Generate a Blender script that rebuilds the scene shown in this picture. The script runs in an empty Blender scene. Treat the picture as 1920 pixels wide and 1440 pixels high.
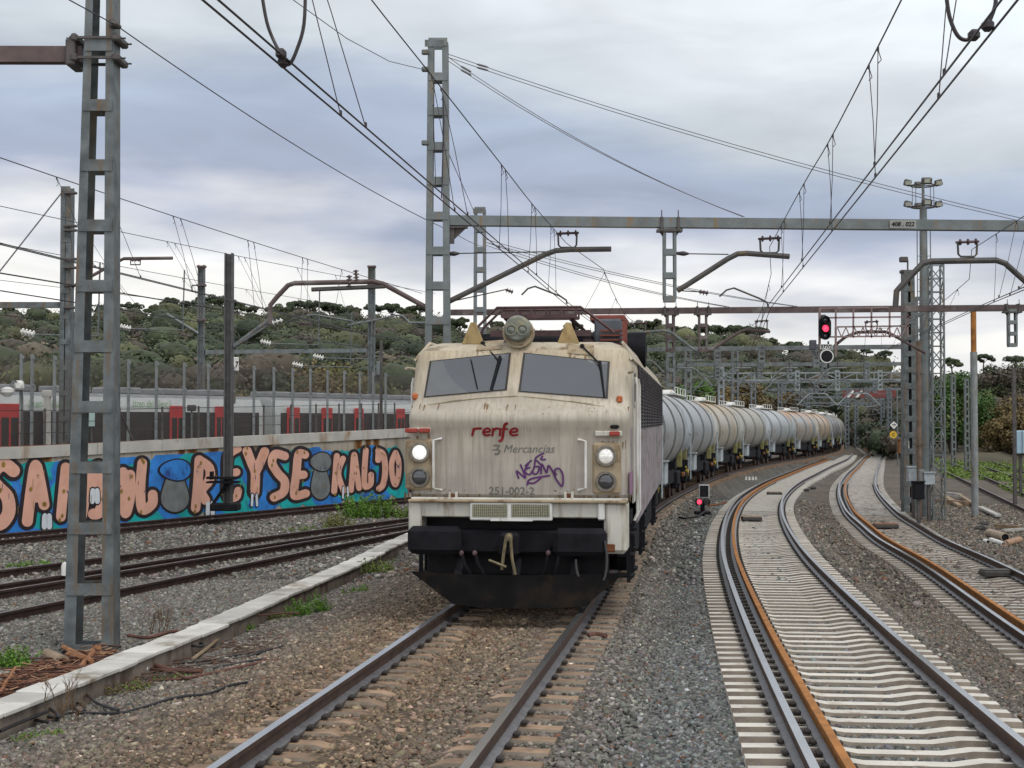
import bpy, math, random
import numpy as np
from mathutils import Vector, Matrix
S = bpy.context.scene
COL = S.collection
rnd = random.Random(7)
R = math.radians
# ------------------------------------------------------------------ camera, sky, sun
F, CH, HORIZ = 2700.0, 2.42, 788.0          # focal length in px of a 1920 px wide frame, eye height, horizon row
PITCH = math.atan((HORIZ - 720) / F)
cam = bpy.data.objects.new("camera", bpy.data.cameras.new("camera")); COL.objects.link(cam)
cam.data.sensor_width = 36; cam.data.lens = 36 * F / 1920
cam.data.clip_start = 0.1; cam.data.clip_end = 4000
cam.location = (0, 0, CH); cam.rotation_euler = (math.pi / 2 + PITCH, 0, 0)
S.camera = cam
S.view_settings.view_transform = 'Standard'; S.view_settings.look = 'None'
S.view_settings.exposure = 0.0; S.view_settings.gamma = 1
SUN_EL, SUN_AZ = 56, 142                    # overcast: a faint broad sun behind the camera, to its right
sun = bpy.data.lights.new("sun", 'SUN'); sun.energy = 1.3; sun.angle = R(24); sun.color = (1, .95, .87)
so = bpy.data.objects.new("sun", sun); COL.objects.link(so)
so.rotation_euler = (R(90 - SUN_EL), 0, R(180 - SUN_AZ))
W = bpy.data.worlds.new("World"); S.world = W; W.use_nodes = True
wn, wl_ = W.node_tree.nodes, W.node_tree.links
bg = wn["Background"]; bg.inputs[1].default_value = 0.1
def wnode(t, **k):
    n = wn.new(t)
    for a, b in k.items(): setattr(n, a, b)
    return n
sky = wnode('ShaderNodeTexSky', sky_type='NISHITA', sun_disc=False, sun_elevation=R(SUN_EL), sun_rotation=R(SUN_AZ))
tc = wnode('ShaderNodeTexCoord')
sep = wnode('ShaderNodeSeparateXYZ'); wl_.new(tc.outputs['Generated'], sep.inputs[0])
mp = wnode('ShaderNodeMapping'); mp.inputs['Scale'].default_value = (2.2, 2.2, 9); mp.inputs['Location'].default_value = (.35, 0, .2)
wl_.new(tc.outputs['Generated'], mp.inputs[0])
n1 = wnode('ShaderNodeTexNoise'); n1.inputs['Scale'].default_value = 1.25; n1.inputs['Detail'].default_value = 5; n1.inputs['Roughness'].default_value = .5
wl_.new(mp.outputs[0], n1.inputs[0])
n2 = wnode('ShaderNodeTexNoise'); n2.inputs['Scale'].default_value = 3.6; n2.inputs['Detail'].default_value = 6; n2.inputs['Distortion'].default_value = .6
wl_.new(mp.outputs[0], n2.inputs[0])
def wmath(op, a, b):
    m = wnode('ShaderNodeMath', operation=op)
    for i, q in enumerate((a, b)):
        if isinstance(q, (int, float)): m.inputs[i].default_value = q
        else: wl_.new(q, m.inputs[i])
    return m.outputs[0]
wob = wmath('MULTIPLY', wmath('SUBTRACT', n1.outputs[0], .5), .22)
az = wmath('MULTIPLY', sep.outputs[0], .12)         # the cloud deck sits lower to the right
hgt = wmath('ADD', wmath('ADD', sep.outputs[2], wob), az)
ramp = wnode('ShaderNodeValToRGB'); wl_.new(hgt, ramp.inputs[0])
cr = ramp.color_ramp
stops = [(0, (.95, .92, .88)), (.084, (1.0, .99, .97)), (.108, (.66, .68, .74)), (.135, (.40, .45, .58)), (.17, (.43, .50, .63)),
         (.215, (.62, .67, .72)), (.27, (.75, .79, .84)), (.33, (.90, .97, .99)), (.5, (.80, .83, .87)), (1, (.74, .77, .82))]
cr.elements[0].position, cr.elements[0].color = stops[0][0], (*stops[0][1], 1)
cr.elements[1].position, cr.elements[1].color = stops[-1][0], (*stops[-1][1], 1)
for p_, c_ in stops[1:-1]:
    e = cr.elements.new(p_); e.color = (*c_, 1)
det = wmath('ADD', wmath('MULTIPLY', wmath('SUBTRACT', n2.outputs[0], .5), .52), 1.0)
back = wmath('ADD', wmath('MULTIPLY', wmath('MAXIMUM', wmath('MULTIPLY', sep.outputs[1], -1), 0), .55), 1.0)   # unseen cloud behind the viewer brightened to fill the locomotive front
lev = wmath('MULTIPLY', wmath('MULTIPLY', det, back), 10.6)
sc_ = wnode('ShaderNodeVectorMath', operation='SCALE'); wl_.new(ramp.outputs[0], sc_.inputs[0]); wl_.new(lev, sc_.inputs['Scale'])
mx = wnode('ShaderNodeMixRGB'); mx.inputs[0].default_value = .94
wl_.new(sky.outputs[0], mx.inputs[1]); wl_.new(sc_.outputs[0], mx.inputs[2]); wl_.new(mx.outputs[0], bg.inputs[0])
S.cycles.max_bounces = 6; S.cycles.transparent_max_bounces = 12
# ------------------------------------------------------------------ helpers
def ray(px, py):
    a = (px - 960) / F; b = -(py - 720) / F
    return a, math.cos(PITCH) - b * math.sin(PITCH), math.sin(PITCH) + b * math.cos(PITCH)
def P(px, py, D):
    a, y, u = ray(px, py); t = D / y
    return Vector((a * t, D, CH + u * t))
def G(px, py, z):
    a, y, u = ray(px, py); t = (z - CH) / u
    return Vector((a * t, y * t, z))
def plane_hit(px, py, o, n):
    d = Vector(ray(px, py)); c = Vector((0, 0, CH))
    return c + d * ((Vector(o) - c).dot(n) / d.dot(n))
class MB:
    def __init__(s): s.v = []; s.f = []; s.m = []
    def add(s, vs, fs, mi=0):
        o = len(s.v); s.v += [tuple(v) for v in vs]
        s.f += [tuple(i + o for i in f) for f in fs]; s.m += [mi] * len(fs)
    def box(s, c, d, rot=None, mi=0):
        q = [Vector((x * d[0] / 2, y * d[1] / 2, z * d[2] / 2)) for x in (-1, 1) for y in (-1, 1) for z in (-1, 1)]
        if rot is not None:
            M_ = rot if isinstance(rot, Matrix) else Matrix.Rotation(rot, 3, 'Z')
            q = [M_ @ v for v in q]
        c = Vector(c)
        s.add([v + c for v in q], [(0, 1, 3, 2), (4, 6, 7, 5), (0, 4, 5, 1), (2, 3, 7, 6), (0, 2, 6, 4), (1, 5, 7, 3)], mi)
    def bbox(s, c, d, b=.02, rot=None, mi=0):          # box with chamfered edges
        hx, hy, hz = d[0] / 2, d[1] / 2, d[2] / 2; b = min(b, hx * .9, hy * .9, hz * .9)
        vs = []; idx = {}
        for sx in (-1, 1):
            for sy in (-1, 1):
                for sz in (-1, 1):
                    for k, (ax, ay, az_) in enumerate(((0, 1, 1), (1, 0, 1), (1, 1, 0))):
                        idx[(sx, sy, sz, k)] = len(vs)
                        vs.append(Vector((sx * (hx - b * ax), sy * (hy - b * ay), sz * (hz - b * az_))))
        fs = []
        for k in range(3):
            for sgn in (-1, 1):
                o = [(-1, -1), (1, -1), (1, 1), (-1, 1)]
                q = []
                for (p_, r_) in o:
                    t = [p_, r_]; t.insert(k, sgn); q.append(idx[(*t, k)])
                if (sgn < 0) != (k == 1): q.reverse()
                fs.append(q)
        for k in range(3):
            ka, kc = [i for i in range(3) if i != k]
            for sa in (-1, 1):
                for sc in (-1, 1):
                    q = []
                    for sk, fk in ((-1, ka), (1, ka), (1, kc), (-1, kc)):
                        t = [0, 0, 0]; t[k] = sk; t[ka] = sa; t[kc] = sc; q.append(idx[(*t, fk)])
                    fs.append(q)
        for sx in (-1, 1):
            for sy in (-1, 1):
                for sz in (-1, 1): fs.append([idx[(sx, sy, sz, k)] for k in range(3)])
        if rot is not None:
            M_ = rot if isinstance(rot, Matrix) else Matrix.Rotation(rot, 3, 'Z')
            vs = [M_ @ v for v in vs]
        c0 = Vector(c); s.add([v + c0 for v in vs], fs, mi)
    def bar(s, p, q, w, h, mi=0, up=(0, 0, 1)):
        p, q = Vector(p), Vector(q); d = (q - p)
        if d.length < 1e-6: return
        L = d.length; d.normalize(); u = Vector(up)
        if abs(d.dot(u)) > .98: u = Vector((0, 1, 0))
        x = d.cross(u).normalized(); z = x.cross(d)
        s.box((p + q) / 2, (w, L, h), Matrix((x, d, z)).transposed(), mi)
    def tube(s, pts, r, n=6, mi=0, caps=True):
        pts = [Vector(p) for p in pts]; N = len(pts); o = len(s.v); prev = None
        for i, p in enumerate(pts):
            d = (pts[min(i + 1, N - 1)] - pts[max(i - 1, 0)]).normalized()
            if prev is None:
                u = Vector((0, 0, 1)) if abs(d.z) < .9 else Vector((1, 0, 0)); x = d.cross(u).normalized()
            else:
                x = (prev - d * prev.dot(d)).normalized()
            prev = x; y = d.cross(x); rr = r[i] if isinstance(r, (list, tuple)) else r
            for k in range(n):
                a = 2 * math.pi * k / n; s.v.append(tuple(p + (x * math.cos(a) + y * math.sin(a)) * rr))
        for i in range(N - 1):
            for k in range(n):
                a, b = o + i * n + k, o + i * n + (k + 1) % n
                s.f.append((a, b, b + n, a + n)); s.m.append(mi)
        if caps:
            s.f.append(tuple(o + k for k in reversed(range(n)))); s.m.append(mi)
            s.f.append(tuple(o + (N - 1) * n + k for k in range(n))); s.m.append(mi)
    def cyl(s, p, q, r, n=16, mi=0, r2=None): s.tube([p, q], [r, r if r2 is None else r2], n, mi)
    def lathe(s, p, axis, prof, n=20, mi=0):           # prof: (distance along axis, radius)
        p = Vector(p); a = Vector(axis).normalized()
        u = Vector((0, 0, 1)) if abs(a.z) < .9 else Vector((1, 0, 0)); x = a.cross(u).normalized(); y = a.cross(x); o = len(s.v); N = len(prof)
        for t, r in prof:
            for k in range(n):
                q = 2 * math.pi * k / n; s.v.append(tuple(p + a * t + (x * math.cos(q) + y * math.sin(q)) * r))
        for i in range(N - 1):
            for k in range(n): b, c = o + i * n + k, o + i * n + (k + 1) % n; s.f.append((b, c, c + n, b + n)); s.m.append(mi)
        for i in (0, N - 1): s.f.append(tuple(o + i * n + k for k in range(n))); s.m.append(mi)
    def sweep(s, pts, prof, mis=None, closed=True):    # prof in (side, up); runs along ground paths
        pts = [Vector(p) for p in pts]; N = len(pts); n = len(prof); o = len(s.v)
        for i, p in enumerate(pts):
            d = pts[min(i + 1, N - 1)] - pts[max(i - 1, 0)]; d.z = 0; d.normalize(); x = Vector((d.y, -d.x, 0))
            for (a, b) in prof: s.v.append(tuple(p + x * a + Vector((0, 0, b))))
        for i in range(N - 1):
            for k in range(n if closed else n - 1):
                a, b = o + i * n + k, o + i * n + (k + 1) % n
                s.f.append((a, b, b + n, a + n)); s.m.append(mis[k] if mis else 0)
        if closed:
            s.f.append(tuple(o + k for k in range(n))); s.m.append(mis[0] if mis else 0)
            s.f.append(tuple(o + (N - 1) * n + k for k in reversed(range(n)))); s.m.append(mis[0] if mis else 0)
    def build(s, name, mats, parent=None, smooth=False, fix=True):
        me = bpy.data.meshes.new(name); off = wloc(parent) if parent else Vector()
        me.from_pydata([(a - off.x, b - off.y, c - off.z) for a, b, c in s.v], [], s.f)
        mats = mats if isinstance(mats, (list, tuple)) else [mats]
        for m in mats: me.materials.append(m)
        if len(mats) > 1: me.polygons.foreach_set('material_index', s.m)
        if fix:
            import bmesh
            bm = bmesh.new(); bm.from_mesh(me); bmesh.ops.recalc_face_normals(bm, faces=bm.faces); bm.to_mesh(me); bm.free()
        if smooth:
            me.polygons.foreach_set('use_smooth', [True] * len(me.polygons))
            try: me.set_sharp_from_angle(angle=R(40))
            except Exception: pass
        me.update()
        o = bpy.data.objects.new(name, me); COL.objects.link(o)
        if parent: o.parent = parent
        return o
def wloc(o):
    v = Vector()
    while o: v += o.location; o = o.parent
    return v
def tag(o, label=None, cat=None, group=None, kind=None):
    if label: o['label'] = label
    if cat: o['category'] = cat
    if group: o['group'] = group
    if kind: o['kind'] = kind
    return o
def thing(name, loc, label, cat, group=None):
    o = bpy.data.objects.new(name, None); COL.objects.link(o); o.location = loc; o.empty_display_size = .2
    return tag(o, label, cat, group)
def kids(o): return [c for c in o.children]
def copy_tree(o, parent=None):
    c = o.copy(); COL.objects.link(c); c.parent = parent
    for ch in kids(o): copy_tree(ch, c)
    return c
# materials: every one is procedural
def M(name, col, rough=.75, metal=0, var=.25, scale=4, bump=0, stain=None, samt=.5, sscale=(1.5, 1.5, 1.5), ior=1.45, emit=None, estr=0, detail=6, bscale=40, world=False, rnd_=0):
    m = bpy.data.materials.new(name); m.use_nodes = True; N, L = m.node_tree.nodes, m.node_tree.links
    b = N['Principled BSDF']; b.inputs['Roughness'].default_value = rough; b.inputs['Metallic'].default_value = metal; b.inputs['IOR'].default_value = ior
    t = N.new('ShaderNodeTexCoord'); no = N.new('ShaderNodeTexNoise'); no.inputs['Scale'].default_value = scale; no.inputs['Detail'].default_value = detail
    co = t.outputs['Object']
    if world: co = N.new('ShaderNodeNewGeometry').outputs['Position']
    L.new(co, no.inputs[0])
    r = N.new('ShaderNodeValToRGB'); L.new(no.outputs[0], r.inputs[0])
    r.color_ramp.elements[0].position = .3; r.color_ramp.elements[1].position = .7
    r.color_ramp.elements[0].color = (*[c * (1 - var) for c in col], 1); r.color_ramp.elements[1].color = (*[min(1, c * (1 + var)) for c in col], 1)
    out = r.outputs[0]
    if stain:
        ma = N.new('ShaderNodeMapping'); ma.inputs['Scale'].default_value = sscale; L.new(co, ma.inputs[0])
        n3 = N.new('ShaderNodeTexNoise'); n3.inputs['Scale'].default_value = 1; n3.inputs['Detail'].default_value = 7; n3.inputs['Roughness'].default_value = .62; L.new(ma.outputs[0], n3.inputs[0])
        r3 = N.new('ShaderNodeValToRGB'); L.new(n3.outputs[0], r3.inputs[0]); c0 = .62 - .22 * samt
        r3.color_ramp.elements[0].position = c0; r3.color_ramp.elements[0].color = (0, 0, 0, 1)
        r3.color_ramp.elements[1].position = c0 + .16; r3.color_ramp.elements[1].color = (1, 1, 1, 1)
        mi = N.new('ShaderNodeMixRGB'); L.new(r3.outputs[0], mi.inputs[0]); L.new(out, mi.inputs[1]); mi.inputs[2].default_value = (*stain, 1); out = mi.outputs[0]
    if rnd_:
        oi = N.new('ShaderNodeObjectInfo'); mr = N.new('ShaderNodeMapRange'); L.new(oi.outputs['Random'], mr.inputs[0]); mr.inputs[3].default_value = 1 - rnd_; mr.inputs[4].default_value = 1 + rnd_ * .6
        vs_ = N.new('ShaderNodeVectorMath'); vs_.operation = 'SCALE'; L.new(out, vs_.inputs[0]); L.new(mr.outputs[0], vs_.inputs['Scale']); out = vs_.outputs[0]
    L.new(out, b.inputs['Base Color'])
    if bump:
        nb = N.new('ShaderNodeTexNoise'); nb.inputs['Scale'].default_value = bscale; nb.inputs['Detail'].default_value = 4; L.new(co, nb.inputs[0])
        bu = N.new('ShaderNodeBump'); bu.inputs['Strength'].default_value = bump; bu.inputs['Distance'].default_value = .02; L.new(nb.outputs[0], bu.inputs['Height']); L.new(bu.outputs[0], b.inputs['Normal'])
    if emit:
        b.inputs['Emission Color'].default_value = (*emit, 1); b.inputs['Emission Strength'].default_value = estr
    return m
galv = M('galvanised steel', (.150, .165, .168), .55, .3, .25, 3, .1, (.20, .14, .08), .35, (6, 6, .7))
galv_old = M('weathered galvanised steel', (.12, .135, .14), .6, .2, .38, 5, .2, (.15, .10, .055), .46, (9, 9, .8))
tube_m = M('dark steel tube', (.070, .066, .063), .6, .2, .3, 4, 0, (.12, .085, .055), .35, (3, 3, 3))
steel_dark = M('dark painted steel', (.085, .075, .072), .6, .2, .3, 5)
steel_red = M('brown steel', (.10, .07, .067), .65, .1, .3, 4, 0, (.2, .18, .17), .4)
wire_m = M('wire', (.05, .042, .045), .5, .5, .2, 8)
wire_pale = M('pale wire', (.13, .13, .14), .5, .5, .2, 8)
ceramic = M('brown insulator', (.06, .03, .03), .3, 0, .2, 9)
ceramic_w = M('white insulator', (.7, .68, .64), .3, 0, .1, 9)
black = M('black', (.012, .012, .014), .6, 0, .4, 6)
black.node_tree.nodes['Principled BSDF'].inputs['IOR'].default_value = 1.25
concrete = M('concrete', (.40, .38, .35), .85, 0, .2, 3, .25, (.22, .19, .15), .45, (2, 2, 2))
rust = M('rust', (.16, .055, .022), .85, 0, .4, 7, .2)
rust_orange = M('orange rust', (.34, .14, .035), .85, 0, .3, 5, .15)
rail_side = M('rail web', (.075, .045, .034), .6, .3, .35, 6, .1)
rail_old = M('old rail web', (.05, .03, .026), .7, .2, .35, 6, .1)
rail_top = M('polished rail head', (.52, .52, .53), .22, .9, .08, 3)
rail_top_dull = M('dull rail head', (.16, .13, .13), .5, .6, .3, 10)
rail_foot = M('rail foot', (.19, .185, .195), .42, .5, .25, 12)
wood = M('weathered timber', (.24, .16, .10), .9, 0, .35, 4, .2)
glass_dark = M('dark glass', (.025, .03, .04), .06, 0, .1, 2, ior=1.9)
white_paint = M('white paint', (.66, .65, .62), .5, 0, .12, 4, 0, (.3, .25, .19), .3, (5, 5, 1.2))
lamp_white = M('lit lamp', (.8, .8, .78), .15, 0, .3, 30, emit=(1, .97, .9), estr=.55)
lamp_clear = M('clear lamp glass', (.75, .74, .7), .12, .5, .25, 30, ior=1.8)
lamp_red = M('lit red lamp', (.8, .02, .04), .3, 0, .02, 2, emit=(1, .04, .09), estr=2.6)
# ------------------------------------------------------------------ track alignments (X, Z of the centre line at depth D)
def spline(Ds, Vs):
    Ds, Vs = np.array(Ds, float), np.array(Vs, float); sl = np.gradient(Vs, Ds)
    def f(D):
        D = np.clip(np.asarray(D, float), Ds[0], Ds[-1]); i = np.clip(np.searchsorted(Ds, D) - 1, 0, len(Ds) - 2)
        h = Ds[i + 1] - Ds[i]; t = (D - Ds[i]) / h
        return (Vs[i] * (2 * t**3 - 3 * t**2 + 1) + sl[i] * h * (t**3 - 2 * t**2 + t) + Vs[i + 1] * (-2 * t**3 + 3 * t**2) + sl[i + 1] * h * (t**3 - t**2))
    return f
x1 = spline([2, 10.7, 19, 27.5, 36, 45, 56, 73.4, 85, 98, 122, 150, 190, 230, 300], [-2.41, -1.12, .1, 1.22, 2.32, 3.78, 5.95, 9.9, 13.0, 16.9, 24.9, 33, 42.4, 51.5, 66])
x2 = spline([2, 11.3, 16.4, 21.8, 25.2, 29.85, 36.6, 41.25, 47.3, 56, 62.3, 73.4, 84.75, 97.85, 122.7, 150], [2.3, 3.15, 3.67, 4.27, 4.67, 5.25, 6.22, 6.95, 7.97, 9.62, 11.02, 13.8, 16.98, 20.6, 27.6, 34.6])
x3 = spline([2, 10, 21, 32.8, 39.6, 44.2, 49.9, 56, 64, 72, 84, 112, 145, 185, 208, 240, 300], [6, 6.9, 8.35, 10.07, 10.86, 11.58, 12.5, 13.7, 15.4, 17.25, 20.3, 27.6, 36.2, 46.5, 51, 57.5, 70])
z1 = spline([0, 20, 60, 120, 190, 300], [0, 0, -.2, -.5, -.85, -1.2])
z2 = spline([0, 10, 20, 30, 40, 50, 60, 90, 150], [0, -.1, -.23, -.36, -.49, -.6, -.64, -.7, -1.0])
z3 = spline([0, 20, 32, 60, 84, 112, 145, 185, 208, 300], [-.6, -.7, -.75, -.75, -.8, -1.12, -1.38, -1.7, -1.35, -1.4])
KERB = [(-6.5, 4.0), (-4.86, 13.7), (-4.43, 16.4), (-4.0, 19.3), (-3.65, 22.4), (-3.14, 26.5), (-2.5, 33.1), (-.6, 46), (1.2, 58)]
xk = spline([d for _, d in KERB], [x for x, _ in KERB])
def gz(x, D):                                  # height of the ballast / ground
    x = np.asarray(x, float); D = np.asarray(D, float)
    a, b, c = x1(D), x2(D), x3(D); za, zb, zc = z1(D) - .222, z2(D) - .262, z3(D) - .25
    k = np.minimum(xk(np.minimum(D, 58)), a - 3.0); nar = D > 110
    b = np.maximum(b, a + .6); c = np.maximum(c, b + 2.2)
    z = np.full(np.broadcast(x, D).shape, -.42); x, D = np.broadcast_arrays(x, D)
    pts = [(k - .24, np.full_like(D, -.46)), (k + .22, np.full_like(D, -.53)), (a - 1.75, za), (a + 1.5, za), ((a + b) / 2, np.minimum(za, zb) - .03),
           (b - 1.5, zb), (b + 1.5, zb), ((b + c) / 2 , np.minimum(zb, zc) - .02), (c - 1.5, zc), (c + 1.5, zc), (c + 4, np.full_like(D, -1.1)), (c + 40, np.full_like(D, -1.2))]
    xp = np.stack([np.broadcast_to(p[0], D.shape) for p in pts]); zp = np.stack([np.broadcast_to(p[1], D.shape) for p in pts])
    xp = np.maximum.accumulate(xp + np.arange(len(pts))[:, None].reshape((-1,) + (1,) * D.ndim) * 1e-4, 0)
    z = np.where(x <= xp[0], zp[0], z)
    for i in range(len(pts) - 1):
        t = np.clip((x - xp[i]) / (xp[i + 1] - xp[i]), 0, 1); s = t * t * (3 - 2 * t) if i not in (1,) else t
        z = np.where((x > xp[i]) & (x <= xp[i + 1]), zp[i] + (zp[i + 1] - zp[i]) * s, z)
    return np.where(x > xp[-1], zp[-1], z)
def ballast_col(x, D, rng):                    # stone albedo: rust-brown along the worn track, grey-blue in the fresh ballast
    a, b, c = x1(D), x2(D), x3(D)
    brown = np.array((.172, .122, .079)); grey = np.array((.142, .145, .138)); mid = np.array((.142, .121, .097)); left = np.array((.155, .145, .128))
    w = np.clip(1.25 - np.abs(x - a + .9) / 2.3, 0, 1) ** .7
    w = np.where(x < a - 1, np.clip(1.15 - (a - 1 - x) / 3.4, 0, 1), w)
    w2 = np.clip((x - b - .5) / 1.2, 0, 1)
    k = xk(np.minimum(D, 58)); wl2 = np.clip((k - x) * 2, 0, 1)
    col = grey[None] * (1 - w[:, None]) + brown[None] * w[:, None]
    col = col * (1 - w2[:, None]) + mid[None] * w2[:, None]
    return col * (1 - wl2[:, None]) + left[None] * wl2[:, None]
# ------------------------------------------------------------------ ground
def vcol_mat(name, rough=.95, ns=22, bump=.9, near=True):
    m = bpy.data.materials.new(name); m.use_nodes = True; N, L = m.node_tree.nodes, m.node_tree.links; b = N['Principled BSDF']; b.inputs['Roughness'].default_value = rough
    at = N.new('ShaderNodeAttribute'); at.attribute_name = 'tint'
    out = at.outputs['Color']
    if near:
        g = N.new('ShaderNodeNewGeometry'); v = N.new('ShaderNodeTexVoronoi'); v.inputs['Scale'].default_value = ns; L.new(g.outputs['Position'], v.inputs['Vector'])
        r = N.new('ShaderNodeValToRGB'); L.new(v.outputs['Color'], r.inputs[0])
        r.color_ramp.elements[0].color = (.45, .43, .40, 1); r.color_ramp.elements[1].color = (1.55, 1.52, 1.5, 1)
        no = N.new('ShaderNodeTexNoise'); no.inputs['Scale'].default_value = .45; no.inputs['Detail'].default_value = 5; L.new(g.outputs['Position'], no.inputs[0])
        r2 = N.new('ShaderNodeValToRGB'); L.new(no.outputs[0], r2.inputs[0]); r2.color_ramp.elements[0].position = .3; r2.color_ramp.elements[1].position = .7
        r2.color_ramp.elements[0].color = (.72, .69, .66, 1); r2.color_ramp.elements[1].color = (1.2, 1.2, 1.2, 1)
        for q in (r.outputs[0], r2.outputs[0]):
            k = N.new('ShaderNodeMixRGB'); k.blend_type = 'MULTIPLY'; k.inputs[0].default_value = 1; L.new(out, k.inputs[1]); L.new(q, k.inputs[2]); out = k.outputs[0]
        bu = N.new('ShaderNodeBump'); bu.inputs['Strength'].default_value = bump; bu.inputs['Distance'].default_value = .03; bu.invert = True
        L.new(v.outputs['Distance'], bu.inputs['Height']); L.new(bu.outputs[0], b.inputs['Normal'])
    L.new(out, b.inputs['Base Color'])
    return m
def np_mesh(name, V, Fc, mats, tint=None, smooth=False):   # V (n,3); Fc (m,k)
    me = bpy.data.meshes.new(name); n, k = Fc.shape
    me.vertices.add(len(V)); me.vertices.foreach_set('co', V.astype(np.float32).ravel())
    me.loops.add(n * k); me.loops.foreach_set('vertex_index', Fc.astype(np.int32).ravel())
    me.polygons.add(n); me.polygons.foreach_set('loop_start', np.arange(0, n * k, k, dtype=np.int32)); me.polygons.foreach_set('loop_total', np.full(n, k, np.int32))
    if smooth: me.polygons.foreach_set('use_smooth', np.ones(n, bool))
    if tint is not None:
        a = me.color_attributes.new('tint', 'FLOAT_COLOR', 'POINT'); c = np.ones((len(V), 4), np.float32); c[:, :3] = tint; a.data.foreach_set('color', c.ravel())
    for m in (mats if isinstance(mats, (list, tuple)) else [mats]): me.materials.append(m)
    me.update(calc_edges=True); me.validate()
    o = bpy.data.objects.new(name, me); COL.objects.link(o); return o
rng = np.random.default_rng(5)
gx = np.unique(np.concatenate([np.arange(-600, -40, 20), np.arange(-40, -14, 1), np.arange(-14, 22, .14), np.arange(22, 70, .8), np.arange(70, 620, 20)]))
gd = np.unique(np.concatenate([np.arange(-12, 60, .5), np.arange(60, 240, 3), np.arange(240, 1500, 60)]))
X, D = np.meshgrid(gx, gd); Z = gz(X, np.clip(D, 3, 300)); nz = rng.normal(0, .012, Z.shape); Z = Z + np.where(np.abs(X) < 60, nz, 0)
grassy = (X > x3(np.clip(D, 3, 300)) + 9) | (X < -30)
Z = np.where(X > x3(np.clip(D, 3, 300)) + 11, Z + np.clip((X - x3(np.clip(D, 3, 300)) - 11) / 18, 0, 1) * 1.1, Z)
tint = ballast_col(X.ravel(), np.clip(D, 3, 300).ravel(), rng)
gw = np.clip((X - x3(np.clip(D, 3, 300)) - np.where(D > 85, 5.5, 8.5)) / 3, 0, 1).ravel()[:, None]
tint = np.where((np.abs(X) < 40).ravel()[:, None] & (D < 62).ravel()[:, None], tint * .5, tint * .8) * (1 - gw) + np.array((.10, .135, .033)) * gw  # near ground darkened: shade in the gaps between stones put into its colour
nr, nc = X.shape; i = np.arange((nr - 1) * (nc - 1)); r_, c_ = i // (nc - 1), i % (nc - 1); a = r_ * nc + c_
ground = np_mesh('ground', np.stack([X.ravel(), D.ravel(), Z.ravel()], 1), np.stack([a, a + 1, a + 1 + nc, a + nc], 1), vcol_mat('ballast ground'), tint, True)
tag(ground, kind='structure')
# loose stones: one object nobody could count
def stones(name, n, dmin, dmax, smin, smax, seed):
    g = np.random.default_rng(seed)
    d = np.sqrt(g.uniform(dmin**2, dmax**2, n)); x = (g.uniform(-1010, 1010, n) / F) * d
    a, b, c = x1(d), x2(d), x3(d)
    keep = np.ones(n, bool)
    for q, h in ((a, (-.87, .87)), (b, (-.87, -.637, .87)), (c, (-.87, -.637, .87))):
        for r in h: keep &= np.abs(x - q - r) > .1
    keep &= np.abs(x - xk(d)) > .24
    for q, s0 in ((b, 1), (c, 1)):       # fresh sleepers lie clear of the stones: fewer between them
        keep &= ~((np.abs(x - q) < 1.3) & (g.random(n) < .15))
    x, d = x[keep], d[keep]; n = len(x)
    z = gz(x, d)
    base = []
    cub = np.array([(x, y, z) for x in (-1, 1) for y in (-1, 1) for z in (-1, 1)]) * .62; ctri = np.array([(0, 1, 3), (0, 3, 2), (4, 6, 7), (4, 7, 5), (0, 4, 5), (0, 5, 1), (2, 3, 7), (2, 7, 6), (0, 2, 6), (0, 6, 4), (1, 5, 7), (1, 7, 3)])
    t = (1 + 5**.5) / 2
    ico = np.array([(-1, t, 0), (1, t, 0), (-1, -t, 0), (1, -t, 0), (0, -1, t), (0, 1, t), (0, -1, -t), (0, 1, -t), (t, 0, -1), (t, 0, 1), (-t, 0, -1), (-t, 0, 1)]) / 1.9
    tri = np.array([(0, 11, 5), (0, 5, 1), (0, 1, 7), (0, 7, 10), (0, 10, 11), (1, 5, 9), (5, 11, 4), (11, 10, 2), (10, 7, 6), (7, 1, 8), (3, 9, 4), (3, 4, 2), (3, 2, 6), (3, 6, 8), (3, 8, 9), (4, 9, 5), (2, 4, 11), (6, 2, 10), (8, 6, 7), (9, 8, 1)])
    ico, tri = cub, ctri; nv = 8
    V = ico[None] * g.uniform(.45, 1.35, (n, nv, 3)) * g.uniform(.6, 1.35, (n, 1, 3))
    q = g.normal(size=(n, 4)); q /= np.linalg.norm(q, axis=1)[:, None]; w, i_, j, k = q.T
    Rm = np.stack([np.stack([1 - 2 * (j*j + k*k), 2 * (i_*j - k*w), 2 * (i_*k + j*w)], 1), np.stack([2 * (i_*j + k*w), 1 - 2 * (i_*i_ + k*k), 2 * (j*k - i_*w)], 1), np.stack([2 * (i_*k - j*w), 2 * (j*k + i_*w), 1 - 2 * (i_*i_ + j*j)], 1)], 1)
    V = np.einsum('nab,nvb->nva', Rm, V); V[:, :, 2] *= .75
    s = g.uniform(smin, smax, n) * np.where(g.random(n) < .06, 1.5, 1)
    V = V * s[:, None, None] + np.stack([x, d, z + s * .15], 1)[:, None, :]
    col = ballast_col(x, d, g) * g.lognormal(0, .36, (n, 1)) * (1 + g.normal(0, .05, (n, 3)))
    pale = g.random(n) < .05; col[pale] = col[pale] * 1.6 + .05
    rusty = (g.random(n) < .03); col[rusty] = np.array((.17, .085, .05))
    Fc = (tri[None] + (np.arange(n) * nv)[:, None, None]).reshape(-1, 3)
    o = np_mesh(name, V.reshape(-1, 3), Fc, vcol_mat(name, .9, near=False), np.repeat(col, nv, 0))
    return tag(o, 'loose grey and rust brown ballast stones covering the ground around the tracks', 'ballast', kind='stuff')
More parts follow.
